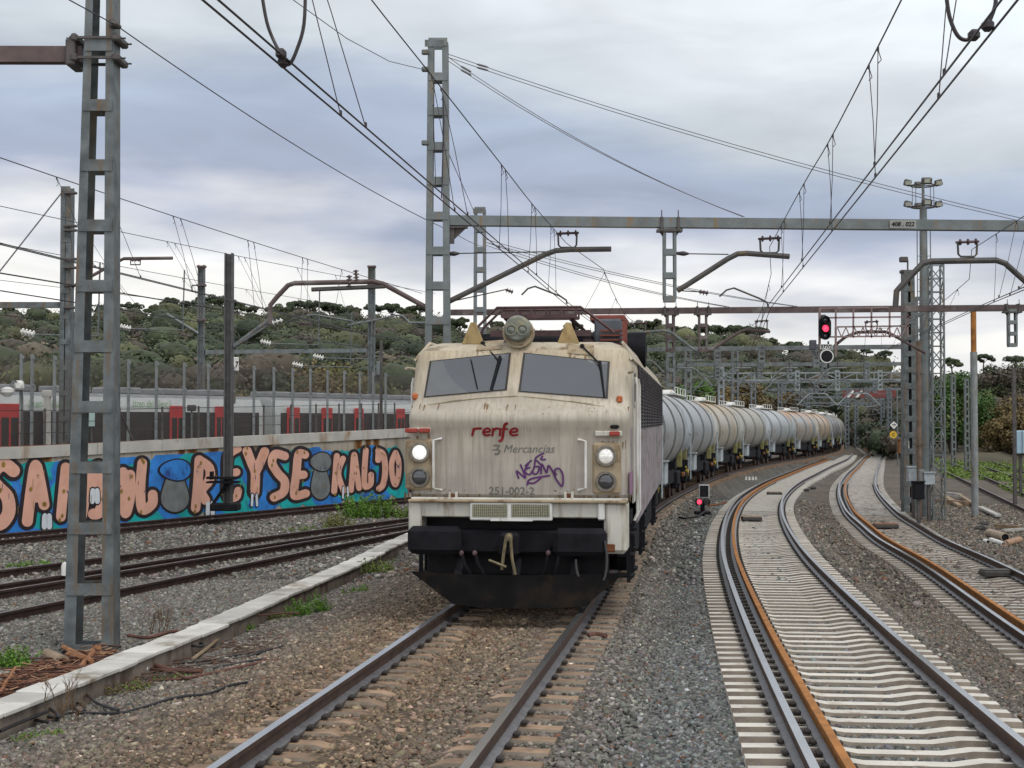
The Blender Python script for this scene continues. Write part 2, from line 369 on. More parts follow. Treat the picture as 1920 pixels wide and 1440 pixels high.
stones('ballast_stones', 175000, 8.2, 26, .021, .036, 3)
stones('far_ballast_stones', 80000, 26, 60, .04, .062, 4)['label'] = 'finer looking ballast stones farther along between the curving tracks'
# ------------------------------------------------------------------ tracks
RAILP = [(-.036, 0), (.036, 0), (.036, -.038), (.011, -.052), (.009, -.135), (.075, -.158), (.075, -.172), (-.075, -.172), (-.075, -.158), (-.009, -.135), (-.011, -.052), (-.036, -.038)]
RAILM = [0, 1, 1, 1, 2, 2, 2, 2, 2, 1, 1, 1]
def pathpts(xf, zf, d0, d1, off=0, step=1.0):
    ds = np.arange(d0, d1, step); out = []
    xs = xf(ds); zs = zf(ds); sl = np.gradient(xs, ds)
    for x, d, z, s in zip(xs, ds, zs, sl):
        n = math.hypot(1, s); out.append(Vector((x + off / n, d - off * s / n, z)))
    return out
def arc(pts):
    L = [0]
    for a, b in zip(pts, pts[1:]): L.append(L[-1] + (b - a).length)
    return L
def at_arc(pts, L, s):
    i = int(np.clip(np.searchsorted(L, s) - 1, 0, len(pts) - 2)); t = (s - L[i]) / (L[i + 1] - L[i])
    p = pts[i].lerp(pts[i + 1], t); d = (pts[i + 1] - pts[i]).normalized(); return p, d
def sleeper_mb(len2=1.3, mid=-.04, top=.165, bot=.24):
    mb = MB(); st = [(-len2, -.184), (-.95, -.178), (-.58, -.178), (-.34, -.178 + mid), (.34, -.178 + mid), (.58, -.178), (.95, -.178), (len2, -.184)]
    mb.sweep([(x, 0, z) for x, z in st], [(-top / 2, 0), (top / 2, 0), (bot / 2, -.2), (-bot / 2, -.2)], [0, 1, 1, 1])
    return mb
def clip_geo(mb, p, d, offs, z=-.15, s=1):
    x = Vector((d.y, -d.x, 0))
    for o in offs:
        for sgn in (-1, 1):
            c = p + x * (o + sgn * .108) + Vector((0, 0, z)); mb.bbox(c, (.06 * s, .085, .035), .01, math.atan2(d.y, d.x) - math.pi / 2)
slp_side = M('dirty shaded sleeper flank', (.27, .225, .18), .92, 0, .3, 5, .2)  # flank colour holds dirt and the shade between the sleepers
def track(name, xf, zf, d0, d1, rails, label, slm, nsl, clipm, mid=-.036, spacing=.44, rot_j=0):
    root = tag(bpy.data.objects.new(name, None), label, 'railway track'); COL.objects.link(root); root.location = (float(xf(12)), 12, float(zf(12)) - .2)
    cp = pathpts(xf, zf, d0, d1, 0, .5); L = arc(cp)
    for off, mats, hz, lab in rails:
        mb = MB(); mb.sweep([p + Vector((0, 0, hz)) for p in pathpts(xf, zf, d0, d1, off, 1.0 if d1 < 120 else 1.2)], RAILP, RAILM)
        r = mb.build('rail', mats, root)
        if lab: r['label'] = lab
    g = random.Random(len(name)); sm = sleeper_mb(mid=mid).build('sleeper', [slm, slp_side]); sm.parent = root; first = sm; rest = MB(); clips = MB(); k = 0; s = .3
    while s < L[-1] - .3:
        p, d = at_arc(cp, L, s); a = math.atan2(d.y, d.x) - math.pi / 2 + g.uniform(-.006, .006); vis = p.y > 7.5
        if vis and k < nsl:
            o = first if k == 0 else first.copy()
            if k: COL.objects.link(o); o.parent = root
            o.location = p - root.location + Vector((0, 0, g.uniform(-.008, .004))); o.rotation_euler = (0, 0, a); k += 1
        elif vis:
            x = Vector((d.y, -d.x, 0)); rest.bar(p - x * 1.3 + Vector((0, 0, -.28)), p + x * 1.3 + Vector((0, 0, -.28)), .16, .2)
        if 7.5 < p.y < 75: clip_geo(clips, p, d, [r[0] for r in rails])
        s += spacing
    if rest.v: tag(rest.build('distant_sleepers', slm, root), kind='stuff')
    if clips.v: tag(clips.build('rail_clips', clipm, root), kind='stuff')
    return root
slp_old = M('stained sleeper concrete', (.30, .20, .13), .9, 0, .25, 5, .2, (.13, .09, .06), .5, (3, 3, 3), world=True, rnd_=.3)
slp_new = M('pale sleeper concrete', (.62, .585, .52), .85, 0, .16, 3, .15, (.36, .30, .23), .34, (3, 3, 3), world=True, rnd_=.2)
slp_mid = M('worn sleeper concrete', (.43, .40, .36), .88, 0, .2, 4, .15, (.2, .16, .12), .5, (3, 3, 3), world=True, rnd_=.25)
clip_m = M('rail clip', (.035, .028, .025), .7, .1, .3, 9)
std = [rail_top, rail_side, rail_foot]
track('railway_track', x1, z1, 3, 215, [(-.87, std, 0, None), (.87, std, 0, None)], 'old rust stained railway track with two worn rails carrying the cream locomotive', slp_old, 100, clip_m, -.06)
orange = [rust_orange, rust_orange, rail_foot]
track('railway_track', x2, z2, 3, 150, [(-.87, std, 0, 'shiny outer rail'), (-.60, orange, -.012, 'unused rail rusted bright orange'), (.87, std, 0, None)],
      'three rail track of bright pale sleepers curving beside the train', slp_new, 100, clip_m)
track('railway_track', x3, z3, 3, 300, [(-.87, std, 0, 'shiny outer rail'), (-.60, orange, -.012, 'unused rail rusted orange'), (.87, std, 0, None)],
      'three rail track with greyer sleepers farthest right of the train, bending away in an S', slp_mid, 100, clip_m)
# yard tracks on the left, running across the view: rails given by their end points
ZL = -.3
def left_line(a, b): return G(*a, ZL), G(*b, ZL)
LR = {'a': ((0, 1012), (757, 938)), 'a2': ((0, 1001), (757, 933)), 'b': ((0, 1069), (757, 972)), 'c': ((0, 1095), (757, 981)), 'c2': ((0, 1107), (757, 985.5)), 'd': ((0, 1149), (757, 996))}
def yard_track(names, label, sl):
    pts = [left_line(*LR[n]) for n in names]; root = tag(bpy.data.objects.new('railway_track', None), label, 'railway track'); COL.objects.link(root); root.location = pts[0][0].lerp(pts[0][1], .3)
    oldr = [rail_top_dull, rail_old, rail_old]
    for p, q in pts:
        d = q - p; p0, q0 = p - d * .35, q + d * .8; mb = MB(); mb.sweep([p0.lerp(q0, t / 12) for t in range(13)], RAILP, RAILM); mb.build('rail', oldr, root)
    if sl:
        p, q = pts[0]; p2, q2 = pts[-1]; n = int((q - p).length / .62); first = None; g = random.Random(len(label))
        for i in range(-8, n + 6):
            t = i / n; a, b = p.lerp(q, t), p2.lerp(q2, t); d = (q - p).normalized(); x = Vector((d.y, -d.x, 0)); w = abs((b - a).dot(x)) / 2 + .5; c = (a + b) / 2 - d * ((b - a).dot(d) * .5) + d * 0
            if first is None:
                mb = MB(); mb.box((0, 0, 0), (2 * w, .24, .16)); first = mb.build('sleeper', slp_mid); first.parent = root; o = first
            else: o = first.copy(); COL.objects.link(o); o.parent = root
            o.location = a.lerp(b, .5) - root.location + Vector((0, 0, -.235 + g.uniform(-.02, .01))); o.rotation_euler = (0, 0, math.atan2(d.y, d.x) - math.pi / 2 + g.uniform(-.02, .02))
    return root
yard_track(['a2', 'a'], 'dark rusty rails right below the graffiti wall', False)
yard_track(['b', 'c2'], 'yard track of dark rails, the farther of the two joining left tracks', True)
yard_track(['c', 'd'], 'yard track of dark rails, nearest to the pale cable trough', True)
# sidings on the far right
def siding(pts, z, label):
    root = tag(bpy.data.objects.new('railway_track', None), label, 'railway track'); COL.objects.link(root); root.location = G(*pts[0][0], z)
    for a, b in pts:
        p, q = G(*a, z), G(*b, z); d = q - p; mb = MB(); p0, q0 = p - d * 1.4, q + d * .5; mb.sweep([p0.lerp(q0, t / 10) for t in range(11)], RAILP, RAILM); mb.build('rail', [rail_top_dull, rail_old, rail_old], root)
siding([((1764, 879), (1920, 953)), ((1764, 858), (1920, 925))], -.93, 'weedy siding track on the right running past the grey pole')
siding([((1766, 848), (1920, 899)), ((1800, 845), (1920, 884))], -.93, 'farther siding track at the foot of the grass bank')
# track beacons between the rails
bea = M('beacon plastic', (.055, .05, .045), .6, 0, .3, 6); bea_b = M('faded beacon top', (.30, .22, .14), .7, 0, .3, 6); bea_o = M('rusty beacon', (.20, .085, .03), .8, 0, .3, 6)
def beacon(px, py, w, z, mat, lab):
    p = G(px, py, z); o = thing('track_beacon', p, lab, 'track beacon'); mb = MB(); mb.bbox(p + Vector((0, 0, .06)), (w, .42, .12), .02); mb.build('base', bea, o)
    mb = MB(); mb.bbox(p + Vector((0, -.02, .135)), (w * .96, .3, .03), .01); mb.build('cover', mat, o)
beacon(1409, 976, .62, -.75, bea_b, 'tan topped beacon box between the pale rails, nearer of two')
beacon(1452, 928, .62, -.85, bea_b, 'small grey beacon box between the pale rails, farther of two')
beacon(1660, 990, .75, -.95, bea_o, 'rust coloured beacon box on the S curved track')
beacon(1866, 1080, .6, -.92, bea, 'dark grey beacon box with pale edge by the right rail')
# cable trough beside the yard: pale lids on a concrete channel
kr = thing('cable_trough', (float(xk(18)), 18, -.4), 'pale concrete cable trough with flat lids winding along the yard edge', 'cable trough')
lid_m = M('trough lid concrete', (.55, .53, .49), .88, 0, .16, 2.5, .2, (.24, .2, .15), .45, (1.7, 1.7, 1.7), world=True, rnd_=.22)
wallm = M('trough side concrete', (.20, .165, .135), .92, 0, .3, 4, .3, (.09, .06, .045), .55, (3, 3, 1.5))
kp = pathpts(xk, lambda d: np.full_like(np.asarray(d, float), -.3), 4.5, 57, 0, .5); kl = arc(kp)
mb = MB(); mb.sweep(kp, [(-.17, -.035), (.17, -.035), (.17, -.5), (-.17, -.5)]); mb.build('channel', wallm, kr)
s = .3; n = 0; rest = MB(); g = random.Random(2); first = None
while s < kl[-1] - .3:
    p, d = at_arc(kp, kl, s); a = math.atan2(d.y, d.x) - math.pi / 2 + g.uniform(-.02, .02)
    if p.y > 9 and n < 100:
        if first is None: mb = MB(); mb.bbox((0, 0, 0), (.42, .485, .045), .008); first = mb.build('trough_lid', lid_m); first.parent = kr; o = first
        else: o = first.copy(); COL.objects.link(o); o.parent = kr
        o.location = p - kr.location + Vector((g.uniform(-.012, .012), 0, -.012 + g.uniform(-.006, .006))); o.rotation_euler = (g.uniform(-.01, .01), g.uniform(-.02, .02), a); n += 1
    else: rest.bbox(p + Vector((0, 0, -.012)), (.42, .485, .045), .008, a)
    s += .5
tag(rest.build('distant_lids', lid_m, kr), kind='stuff')
# ------------------------------------------------------------------ brush strokes and lettering laid on surfaces
def stroke(mb, pts, w, mapf, off, mi=0, seg=10):       # a flat brush stroke; pts in the surface's own 2D units
    pts = [Vector((a, b)) for a, b in pts]; k = 0
    for a, b in zip(pts, pts[1:]):
        d = b - a
        if d.length < 1e-6: continue
        n = Vector((-d.y, d.x)).normalized() * w / 2; m_ = max(1, int(d.length / (w * 1.5)))
        for j in range(m_):
            p, q = a.lerp(b, j / m_), a.lerp(b, (j + 1) / m_)
            mb.add([mapf(v.x, v.y, off + k) for v in (p + n, p - n, q - n, q + n)], [(0, 1, 2, 3)], mi)
        k += .00015
    for c in pts:
        mb.add([mapf(c.x + w / 2 * math.cos(2 * math.pi * i / seg), c.y + w / 2 * math.sin(2 * math.pi * i / seg), off + k) for i in range(seg)], [tuple(range(seg))], mi); k += .00015
def text2d(body, size, shear=0, bold=0, align='CENTER', sx=1):
    c = bpy.data.curves.new('t', 'FONT'); c.body = body; c.size = size; c.shear = shear; c.offset = bold; c.align_x = align; c.resolution_u = 3
    o = bpy.data.objects.new('t', c); COL.objects.link(o); dg = bpy.context.evaluated_depsgraph_get(); me = bpy.data.meshes.new_from_object(o.evaluated_get(dg))
    vs = [(v.co.x * sx, v.co.y) for v in me.vertices]; fs = [tuple(p.vertices) for p in me.polygons]
    bpy.data.objects.remove(o); bpy.data.curves.remove(c); bpy.data.meshes.remove(me); return vs, fs
def smooth_pts(p, n=5):
    out = []; p = [Vector(q) for q in p]
    for i in range(len(p) - 1):
        a, b, c, d = p[max(i - 1, 0)], p[i], p[i + 1], p[min(i + 2, len(p) - 1)]
        for k in range(n):
            t = k / n; out.append(tuple(.5 * ((2 * b) + (c - a) * t + (2 * a - 5 * b + 4 * c - d) * t * t + (3 * b - a - 3 * c + d) * t**3)))
    return out + [tuple(p[-1])]
# ------------------------------------------------------------------ the locomotive, local: +Y towards its rear, rail level at Z = 0
cream = M('dirty cream paint', (.44, .392, .325), .55, 0, .2, 2.0, .05, (.36, .312, .25), .72, (26, 8, 1.1), bscale=9)
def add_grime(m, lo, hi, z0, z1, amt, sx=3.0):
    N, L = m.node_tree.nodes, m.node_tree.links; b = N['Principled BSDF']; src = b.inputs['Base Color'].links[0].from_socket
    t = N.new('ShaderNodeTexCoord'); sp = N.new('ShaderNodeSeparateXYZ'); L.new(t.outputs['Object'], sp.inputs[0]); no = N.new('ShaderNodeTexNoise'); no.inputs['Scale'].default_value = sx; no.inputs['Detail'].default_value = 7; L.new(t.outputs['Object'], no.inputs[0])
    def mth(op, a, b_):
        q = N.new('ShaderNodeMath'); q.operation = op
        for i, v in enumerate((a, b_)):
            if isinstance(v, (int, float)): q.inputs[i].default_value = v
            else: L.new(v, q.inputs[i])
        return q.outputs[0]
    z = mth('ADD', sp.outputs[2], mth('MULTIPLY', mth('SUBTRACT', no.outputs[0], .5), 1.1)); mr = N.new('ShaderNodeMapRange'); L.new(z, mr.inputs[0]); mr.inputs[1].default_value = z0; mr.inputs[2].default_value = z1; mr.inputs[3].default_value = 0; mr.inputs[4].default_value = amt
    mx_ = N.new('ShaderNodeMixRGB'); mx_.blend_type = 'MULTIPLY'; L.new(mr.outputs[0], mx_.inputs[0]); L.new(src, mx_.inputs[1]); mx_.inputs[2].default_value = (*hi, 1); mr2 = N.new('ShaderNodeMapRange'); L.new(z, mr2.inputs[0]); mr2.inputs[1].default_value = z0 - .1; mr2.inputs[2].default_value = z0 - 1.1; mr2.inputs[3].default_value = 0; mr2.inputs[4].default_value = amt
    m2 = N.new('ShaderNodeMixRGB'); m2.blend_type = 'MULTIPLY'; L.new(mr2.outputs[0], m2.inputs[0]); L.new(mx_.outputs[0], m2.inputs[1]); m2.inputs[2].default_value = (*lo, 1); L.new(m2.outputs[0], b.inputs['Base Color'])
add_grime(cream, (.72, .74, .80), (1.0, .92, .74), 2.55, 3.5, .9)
cream_top = M('grimy roof paint', (.45, .39, .29), .6, 0, .2, 2, .08, (.17, .12, .065), .6, (3, 3, 3))
cream_low = M('cream lower paint', (.52, .50, .44), .55, 0, .1, 3, .05, (.24, .19, .13), .42, (6, 5, 1.2))
tan_dirt = M('tan dirty paint', (.33, .26, .17), .7, 0, .2, 5, .1, (.15, .09, .04), .5, (7, 7, 3))
grey_side = M('grey mauve side paint', (.265, .225, .24), .6, 0, .2, 1.5, .05, (.14, .11, .09), .55, (1.2, 1.2, 4))
mauve = M('mauve stripe', (.24, .13, .20), .6, 0, .15, 4)
louvre_m = M('dark louvre', (.022, .02, .024), .55, .1, .3, 4)
under = M('black underframe', (.011, .011, .014), .8, 0, .4, 5, .1, ior=1.25)
plow_m = M('dark plough steel', (.007, .0065, .0065), .7, .0, .35, 3, 0, (.02, .014, .010), .4, (2, 2, 2), ior=1.12)
lamp_half = M('faintly lit lamp', (.7, .69, .66), .15, .2, .3, 30, ior=1.8, emit=(1, .97, .9), estr=.22)
pod_lens = M('dim pod lens', (.16, .17, .14), .15, .2, .4, 30, ior=1.6)
def dusty_glass():
    m = M('dusty windscreen', (.022, .028, .036), .06, 0, .25, 1.2, ior=2.1); N, L = m.node_tree.nodes, m.node_tree.links; b = N['Principled BSDF']; src = b.inputs['Base Color'].links[0].from_socket
    t = N.new('ShaderNodeTexCoord'); ms = []
    for px, py, r0, r1 in ((934, 640, .22, .80), (1123, 646, .25, 1.25)):
        x, z = loco_px(px, py, .3); d = N.new('ShaderNodeVectorMath'); d.operation = 'DISTANCE'; L.new(t.outputs['Object'], d.inputs[0]); d.inputs[1].default_value = (x, .45, z); q = N.new('ShaderNodeMath'); q.operation = 'COMPARE'; L.new(d.outputs['Value'], q.inputs[0]); q.inputs[1].default_value = (r0 + r1) / 2; q.inputs[2].default_value = (r1 - r0) / 2; ms.append(q.outputs[0])
    mxx = N.new('ShaderNodeMath'); mxx.operation = 'MAXIMUM'; L.new(ms[0], mxx.inputs[0]); L.new(ms[1], mxx.inputs[1])
    no = N.new('ShaderNodeTexNoise'); no.inputs['Scale'].default_value = 5; no.inputs['Detail'].default_value = 8; L.new(t.outputs['Object'], no.inputs[0]); sb = N.new('ShaderNodeMath'); sb.operation = 'SUBTRACT'; sb.inputs[0].default_value = 1; L.new(mxx.outputs[0], sb.inputs[1]); ml = N.new('ShaderNodeMath'); ml.operation = 'MULTIPLY'; L.new(sb.outputs[0], ml.inputs[0]); L.new(no.outputs[0], ml.inputs[1])
    mx = N.new('ShaderNodeMixRGB'); L.new(ml.outputs[0], mx.inputs[0]); L.new(src, mx.inputs[1]); mx.inputs[2].default_value = (.085, .085, .082, 1); L.new(mx.outputs[0], b.inputs['Base Color']); rr = N.new('ShaderNodeMath'); rr.operation = 'MULTIPLY_ADD'; L.new(ml.outputs[0], rr.inputs[0]); rr.inputs[1].default_value = .5; rr.inputs[2].default_value = .05; L.new(rr.outputs[0], b.inputs['Roughness']); return m
lens = M('dark lamp lens', (.05, .05, .055), .12, 0, .2, 9, ior=1.7)
rim = M('lamp rim', (.20, .18, .15), .45, .5, .3, 9)
red_mark = M('red marker lens', (.30, .03, .018), .3, 0, .2, 8)
amber = M('orange marker lens', (.42, .11, .03), .35, 0, .2, 9)
logo_red = M('logo red', (.22, .006, .012), .6, 0, .1, 9)
logo_grey = M('logo grey', (.13, .125, .11), .7, 0, .2, 22)
tag_purple = M('purple marker paint', (.085, .012, .115), .5, 0, .15, 9)
LD = 18.6; glass_dark.node_tree.nodes['Principled BSDF'].inputs['IOR'].default_value = 2.15; LX = float(x1(LD)) + .02; LH = .128; LHa = math.atan(LH)
def loco_px(px, py, y=.0):                              # a photo point on the plane of the loco's front -> local x, z
    h = plane_hit(px, py, (LX + y * math.sin(LHa), LD + y * math.cos(LHa), 0), Vector((math.sin(LHa), math.cos(LHa), 0)))
    d = Vector((h.x - LX, h.y - LD)); return d.x * math.cos(LHa) - d.y * math.sin(LHa), h.z
PR = [(1.40, .07), (1.47, .0), (2.20, .0), (2.32, -.035), (2.41, -.075), (2.48, -.075), (2.55, -.02), (2.61, .09), (2.67, .145), (2.70, .155), (3.30, .42), (3.38, .49), (3.44, .60), (3.475, .74), (3.485, .9)]
HWs = [(1.40, 1.43), (1.47, 1.45), (3.16, 1.45), (3.27, 1.43), (3.36, 1.385), (3.43, 1.30), (3.475, 1.18), (3.485, 1.0)]
pz = lambda z: float(np.interp(z, *zip(*PR))); hwz = lambda z: float(np.interp(z, *zip(*HWs)))
def fy(x, z):
    hw = hwz(z); r = .13; y = pz(z) + .085 * abs(x)
    e = abs(x) - (hw - r)
    if e > 0: y += r - math.sqrt(max(0, r * r - min(e, r) ** 2))
    # gentle peak of the brow at mid width
    return y
on_front = lambda x, z, off: Vector((x, fy(x, z) - off, z))
LL = 17.4
loco = thing('electric_locomotive', (0, 0, 0), 'dirty cream electric locomotive with two slanted windscreens heading the tank train', 'locomotive')
mb = MB(); zs = sorted({z for z, _ in PR} | {z for z, _ in HWs} | {1.6, 1.8, 2.0, 2.8, 2.9, 3.0, 3.1, 3.2})
fr = [0, .008, .03, .07, .13, .25, .4, .55, .7, .85, .95]
xs_of = lambda hw: [-(hw - d) for d in fr if d < hw] + [-.25, -.1, 0, .1, .25] + [hw - d for d in reversed(fr) if d < hw]
rings = []
for z in zs:
    hw = hwz(z); line = [Vector((-hw, LL, z)), Vector((-hw, LL * .5, z))] + [Vector((x, fy(x, z), z)) for x in xs_of(hw)] + [Vector((hw, LL * .5, z)), Vector((hw, LL, z))]
    line[1].y = LL * .5; rings.append(line)
n = len(rings[0]); o = 0
for r_ in rings: mb.v += [tuple(v) for v in r_]
for i in range(len(rings) - 1):
    for k in range(n - 1): mb.f.append((i * n + k, i * n + k + 1, (i + 1) * n + k + 1, (i + 1) * n + k)); mb.m.append(1 if zs[i] >= 3.35 else (2 if (k <= 1 or k >= n - 3) and zs[i] < 2.3 else 0))
    mb.f.append((i * n + n - 1, i * n, (i + 1) * n, (i + 1) * n + n - 1)); mb.m.append(0)
mb.f.append(tuple((len(rings) - 1) * n + k for k in range(n))); mb.m.append(1)
mb.f.append(tuple(k for k in reversed(range(n)))); mb.m.append(2)
body = mb.build('body', [cream, cream_top, grey_side], loco, smooth=True)
# windscreens
def front_quad_panel(pp, grow, off, thick, mat, name, parent, nx=8, nz=4):
    c = [Vector(loco_px(*p, y=.3)) for p in pp]; ce = sum(c, Vector((0, 0))) / 4; c = [ce + (q - ce) * (1 + grow / max((q - ce).length, .01)) for q in c]
    mb = MB(); g = []
    for j in range(nz + 1):
        for i in range(nx + 1):
            u, v = i / nx, j / nz; q = c[0].lerp(c[1], u).lerp(c[3].lerp(c[2], u), v); g.append(q)
    base = 0
    for lay in (off, off - thick):
        for q in g: mb.v.append(tuple(on_front(q.x, q.y, lay)))
    N_ = len(g); w = nx + 1
    for j in range(nz):
        for i in range(nx):
            a = j * w + i; mb.f.append((a, a + 1, a + 1 + w, a + w)); mb.m.append(0)
    edge = [i for i in range(w)] + [j * w + nx for j in range(1, nz + 1)] + [nz * w + i for i in range(nx - 1, -1, -1)] + [j * w for j in range(nz - 1, 0, -1)]
    for a, b in zip(edge, edge[1:] + edge[:1]): mb.f.append((a, b, b + N_, a + N_)); mb.m.append(0)
    return mb.build(name, mat, parent, fix=True)
wind_m = dusty_glass()
seal = M('window seal', (.03, .025, .022), .6, 0, .3, 9)
for pp in ([(805, 676), (952, 661), (948, 729), (799, 742)], [(983, 661), (1138, 677), (1136, 744), (978, 732)]):
    f_ = front_quad_panel(pp, .03, .012, .03, seal, 'windscreen', loco); front_quad_panel(pp, 0, .018, .02, wind_m, 'pane', f_)
# crease bead under the windows
mb = MB(); bead = [(802, 757), (850, 750), (905, 744), (960, 741), (1010, 744), (1070, 751), (1130, 760)]
mb.tube([on_front(*loco_px(a, b, .14), .004) for a, b in bead], .012, 6); mb.build('rain_strip', cream_top, loco, True)
# wipers
for a, b, c in (((897, 641), (926, 676), (935, 664)), ((1090, 648), (1120, 677), (1135, 690))):
    pass
for arm, blade in ((((898, 640), (934, 674)), ((936, 666), (922, 730))), (((1089, 646), (1123, 680)), ((1124, 676), (1134, 742)))):
    mb = MB(); A = [on_front(*loco_px(*q, .35), .07) for q in arm]; B = [on_front(*loco_px(*q, .3), .05) for q in blade]
    mb.tube(A, .012, 6); mb.tube(B, [.02, .014], 6); mb.tube([A[1], B[0].lerp(B[1], .3)], .01, 6); mb.cyl(A[0], A[0] + Vector((0, .09, 0)), .03, 8); mb.build('wiper', black, loco)
mb = MB(); mb.tube([on_front(*loco_px(880, 672, .3), .045), on_front(*loco_px(896, 727, .3), .045)], .008, 5); mb.build('wiper_blade', black, loco)
# plates above the windows
for pp in ([(889, 634), (935, 631), (936, 652), (888, 655)], [(1062, 638), (1110, 643), (1112, 664), (1062, 660)]):
    front_quad_panel(pp, 0, .016, .016, tan_dirt, 'hatch_plate', loco, 3, 3)
# lamp clusters
def lampbox(px0, px1, py0, py1, lit):
    a, b = loco_px((px0 + px1) / 2, (py0 + py1) / 2); w = (px1 - px0) / 145; h = (py1 - py0) / 145; y0 = fy(max(-1.2, min(1.2, a)), b)
    mb = MB(); mb.bbox((a, y0 + .0, b), (w, .09, h), .03); f_ = mb.build('lamp_cluster', tan_dirt, loco)
    for k, (dz, m, nm) in enumerate(((h * .24, lamp_white if lit else lamp_half, 'headlight'), (-h * .25, lens, 'tail_lamp'))):
        c = Vector((a + (.005 if a < 0 else -.005), y0 - .045, b + dz)); mb = MB()
        mb.lathe(c, (0, -1, 0), [(0, .135), (.025, .135), (.03, .13), (.03, .10), (.012, .095)], 20, 0); mb.lathe(c + Vector((0, -.012, 0)), (0, -1, 0), [(0, .097), (.008, .09), (.018, .06), (.022, .0)], 20, 1)
        for t in range(10): q = t / 10 * 2 * math.pi; mb.cyl(c + Vector((.12 * math.cos(q), -.02, .12 * math.sin(q))), c + Vector((.12 * math.cos(q), -.04, .12 * math.sin(q))), .013, 6)
        mb.build(nm, [rim, m], f_, True)
lampbox(757, 812, 822, 918, True); lampbox(1110, 1163, 829, 926, False)
for pts in (((812, 824), (812, 914)), ((1098, 826), (1098, 914))):
    mb = MB(); A, B = [on_front(*loco_px(*q), .07) for q in pts]; s_ = .1 if A.x < 0 else -.1
    mb.tube([A + Vector((s_, .06, .02)), A, B, B + Vector((s_, .06, -.03))], .018, 6); mb.build('handrail', white_paint, loco, True)
# red and white marker lamps
for px0, px1, py, reds in ((763, 806, 806, ((771, 10), (795, 9))), (1115, 1166, 812, ((1152, 8),))):
    a, b = loco_px((px0 + px1) / 2, py); y0 = fy(max(-1.25, min(1.25, a)), b); mb = MB(); mb.bbox((a, y0 - .02, b), ((px1 - px0) / 145, .06, .07), .012); f_ = mb.build('marker_bar', cream_low, loco)
    for q, w in reds: x, z = loco_px(q, py); mb = MB(); mb.bbox((x, y0 - .06, z), (w / 60, .05, .06), .012); mb.build('marker_lens', red_mark, f_)
mb = MB(); x, z = loco_px(1152, 799); mb.bbox((x, fy(1.2, z) - .01, z), (.12, .05, .05), .02); mb.build('bracket', black, loco)
for px, py in ((772, 742), (1161, 747)):
    a, b = loco_px(px, py, .15); a = max(-1.40, min(1.40, a)); mb = MB(); mb.bbox((a, fy(a, b) - .01, b), (.075, .08, .09), .02); mb.build('side_marker', amber, loco)
for px, py in ((768, 690), (1165, 697)):
    a, b = loco_px(px, py, .25); a = 1.42 if a > 0 else -1.42; mb = MB(); mb.tube([(a, .40, b), (a * 1.06, .30, b + .01), (a * 1.06, .22, b)], .018, 6); mb.build('mirror_arm', cream_top, loco)
# hinges along the lower edge of the nose
for px in (848, 1066):
    a, b = loco_px(px, 929); mb = MB()
    for s_ in (-.045, .045): mb.bbox((a + s_, fy(a, b) - .03, b), (.035, .08, .10), .008)
    mb.box((a, fy(a, b) - .01, b), (.055, .03, .06), mi=1); mb.build('hinge', [cream_low, rust], loco)
mb = MB(); mb.bbox((0, .03, 1.385), (2.84, .2, .035), .01); mb.build('nose_ledge', tan_dirt, loco)
mb = MB(); g = random.Random(8)
for cx, cy, w_, h_, n_ in ((848, 928, 30, 20, 10), (1066, 931, 30, 22, 10), (785, 926, 40, 12, 10), (1135, 931, 50, 10, 10), (1148, 826, 34, 8, 6), (790, 816, 30, 6, 5), (965, 654, 36, 14, 8), (890, 650, 50, 12, 6), (1085, 660, 46, 12, 6), (960, 930, 220, 10, 24), (1120, 780, 20, 20, 4), (870, 760, 120, 10, 8), (1060, 766, 120, 10, 8)):
    for _ in range(n_):
        x, y = cx + g.uniform(-w_, w_), cy + g.uniform(-h_, h_) * .6; L_ = g.uniform(4, 12) * (1 + h_ / 20); wd_ = g.uniform(.8, 2.4)
        mb.add([on_front(*loco_px(x + a, y + b, .1 if cy < 780 else 0), .0035 + g.uniform(0, .001)) for a, b in ((-wd_, 0), (0, -wd_), (wd_, 0), (wd_ * .4, L_), (-wd_ * .4, L_))], [(0, 1, 2, 3, 4)])
tag(mb.build('rust_marks', M('rusty stain on paint', (.20, .125, .065), .85, 0, .35, 20), loco, fix=False), kind='stuff')
# writing
def put_text(body_, px, py, hpx, mat, name, shear=0, bold=0, wpx=None):
    vs, fs = text2d(body_, 1, shear, bold); x, z = loco_px(px, py); xs = [v[0] for v in vs]; ys = [v[1] for v in vs]
    cap = .7; sc = hpx / 145 / cap; sx = sc if wpx is None else wpx / 145 / (max(xs) - min(xs)); cx = (max(xs) + min(xs)) / 2
    mb = MB(); mb.add([on_front(x + (a - cx) * sx, z + (b - .35) * sc, .005) for a, b in vs], fs); return mb.build(name, mat, loco, fix=False)
put_text('251-002-2', 959, 919, 14, logo_grey, 'fleet_number', bold=.012, wpx=86)
put_text('Mercanc\u00edas', 992, 840, 15, logo_grey, 'lettering', shear=.28, wpx=96)
mb = MB(); px_map = lambda a, b, off: on_front(*loco_px(a, b), off)
for st, w in (([(926, 834), (936, 834), (932, 841)], 3.2), ([(932, 841), (937, 845), (934, 850), (928, 850)], 3.2), ([(924, 842), (930, 842)], 2)): stroke(mb, st, w, px_map, .006)
mb.build('emblem', logo_grey, loco, fix=False)
z1c = lambda q: [(740 + a / 3.692, 540 + b / 3.692) for a, b in q]
mb = MB()
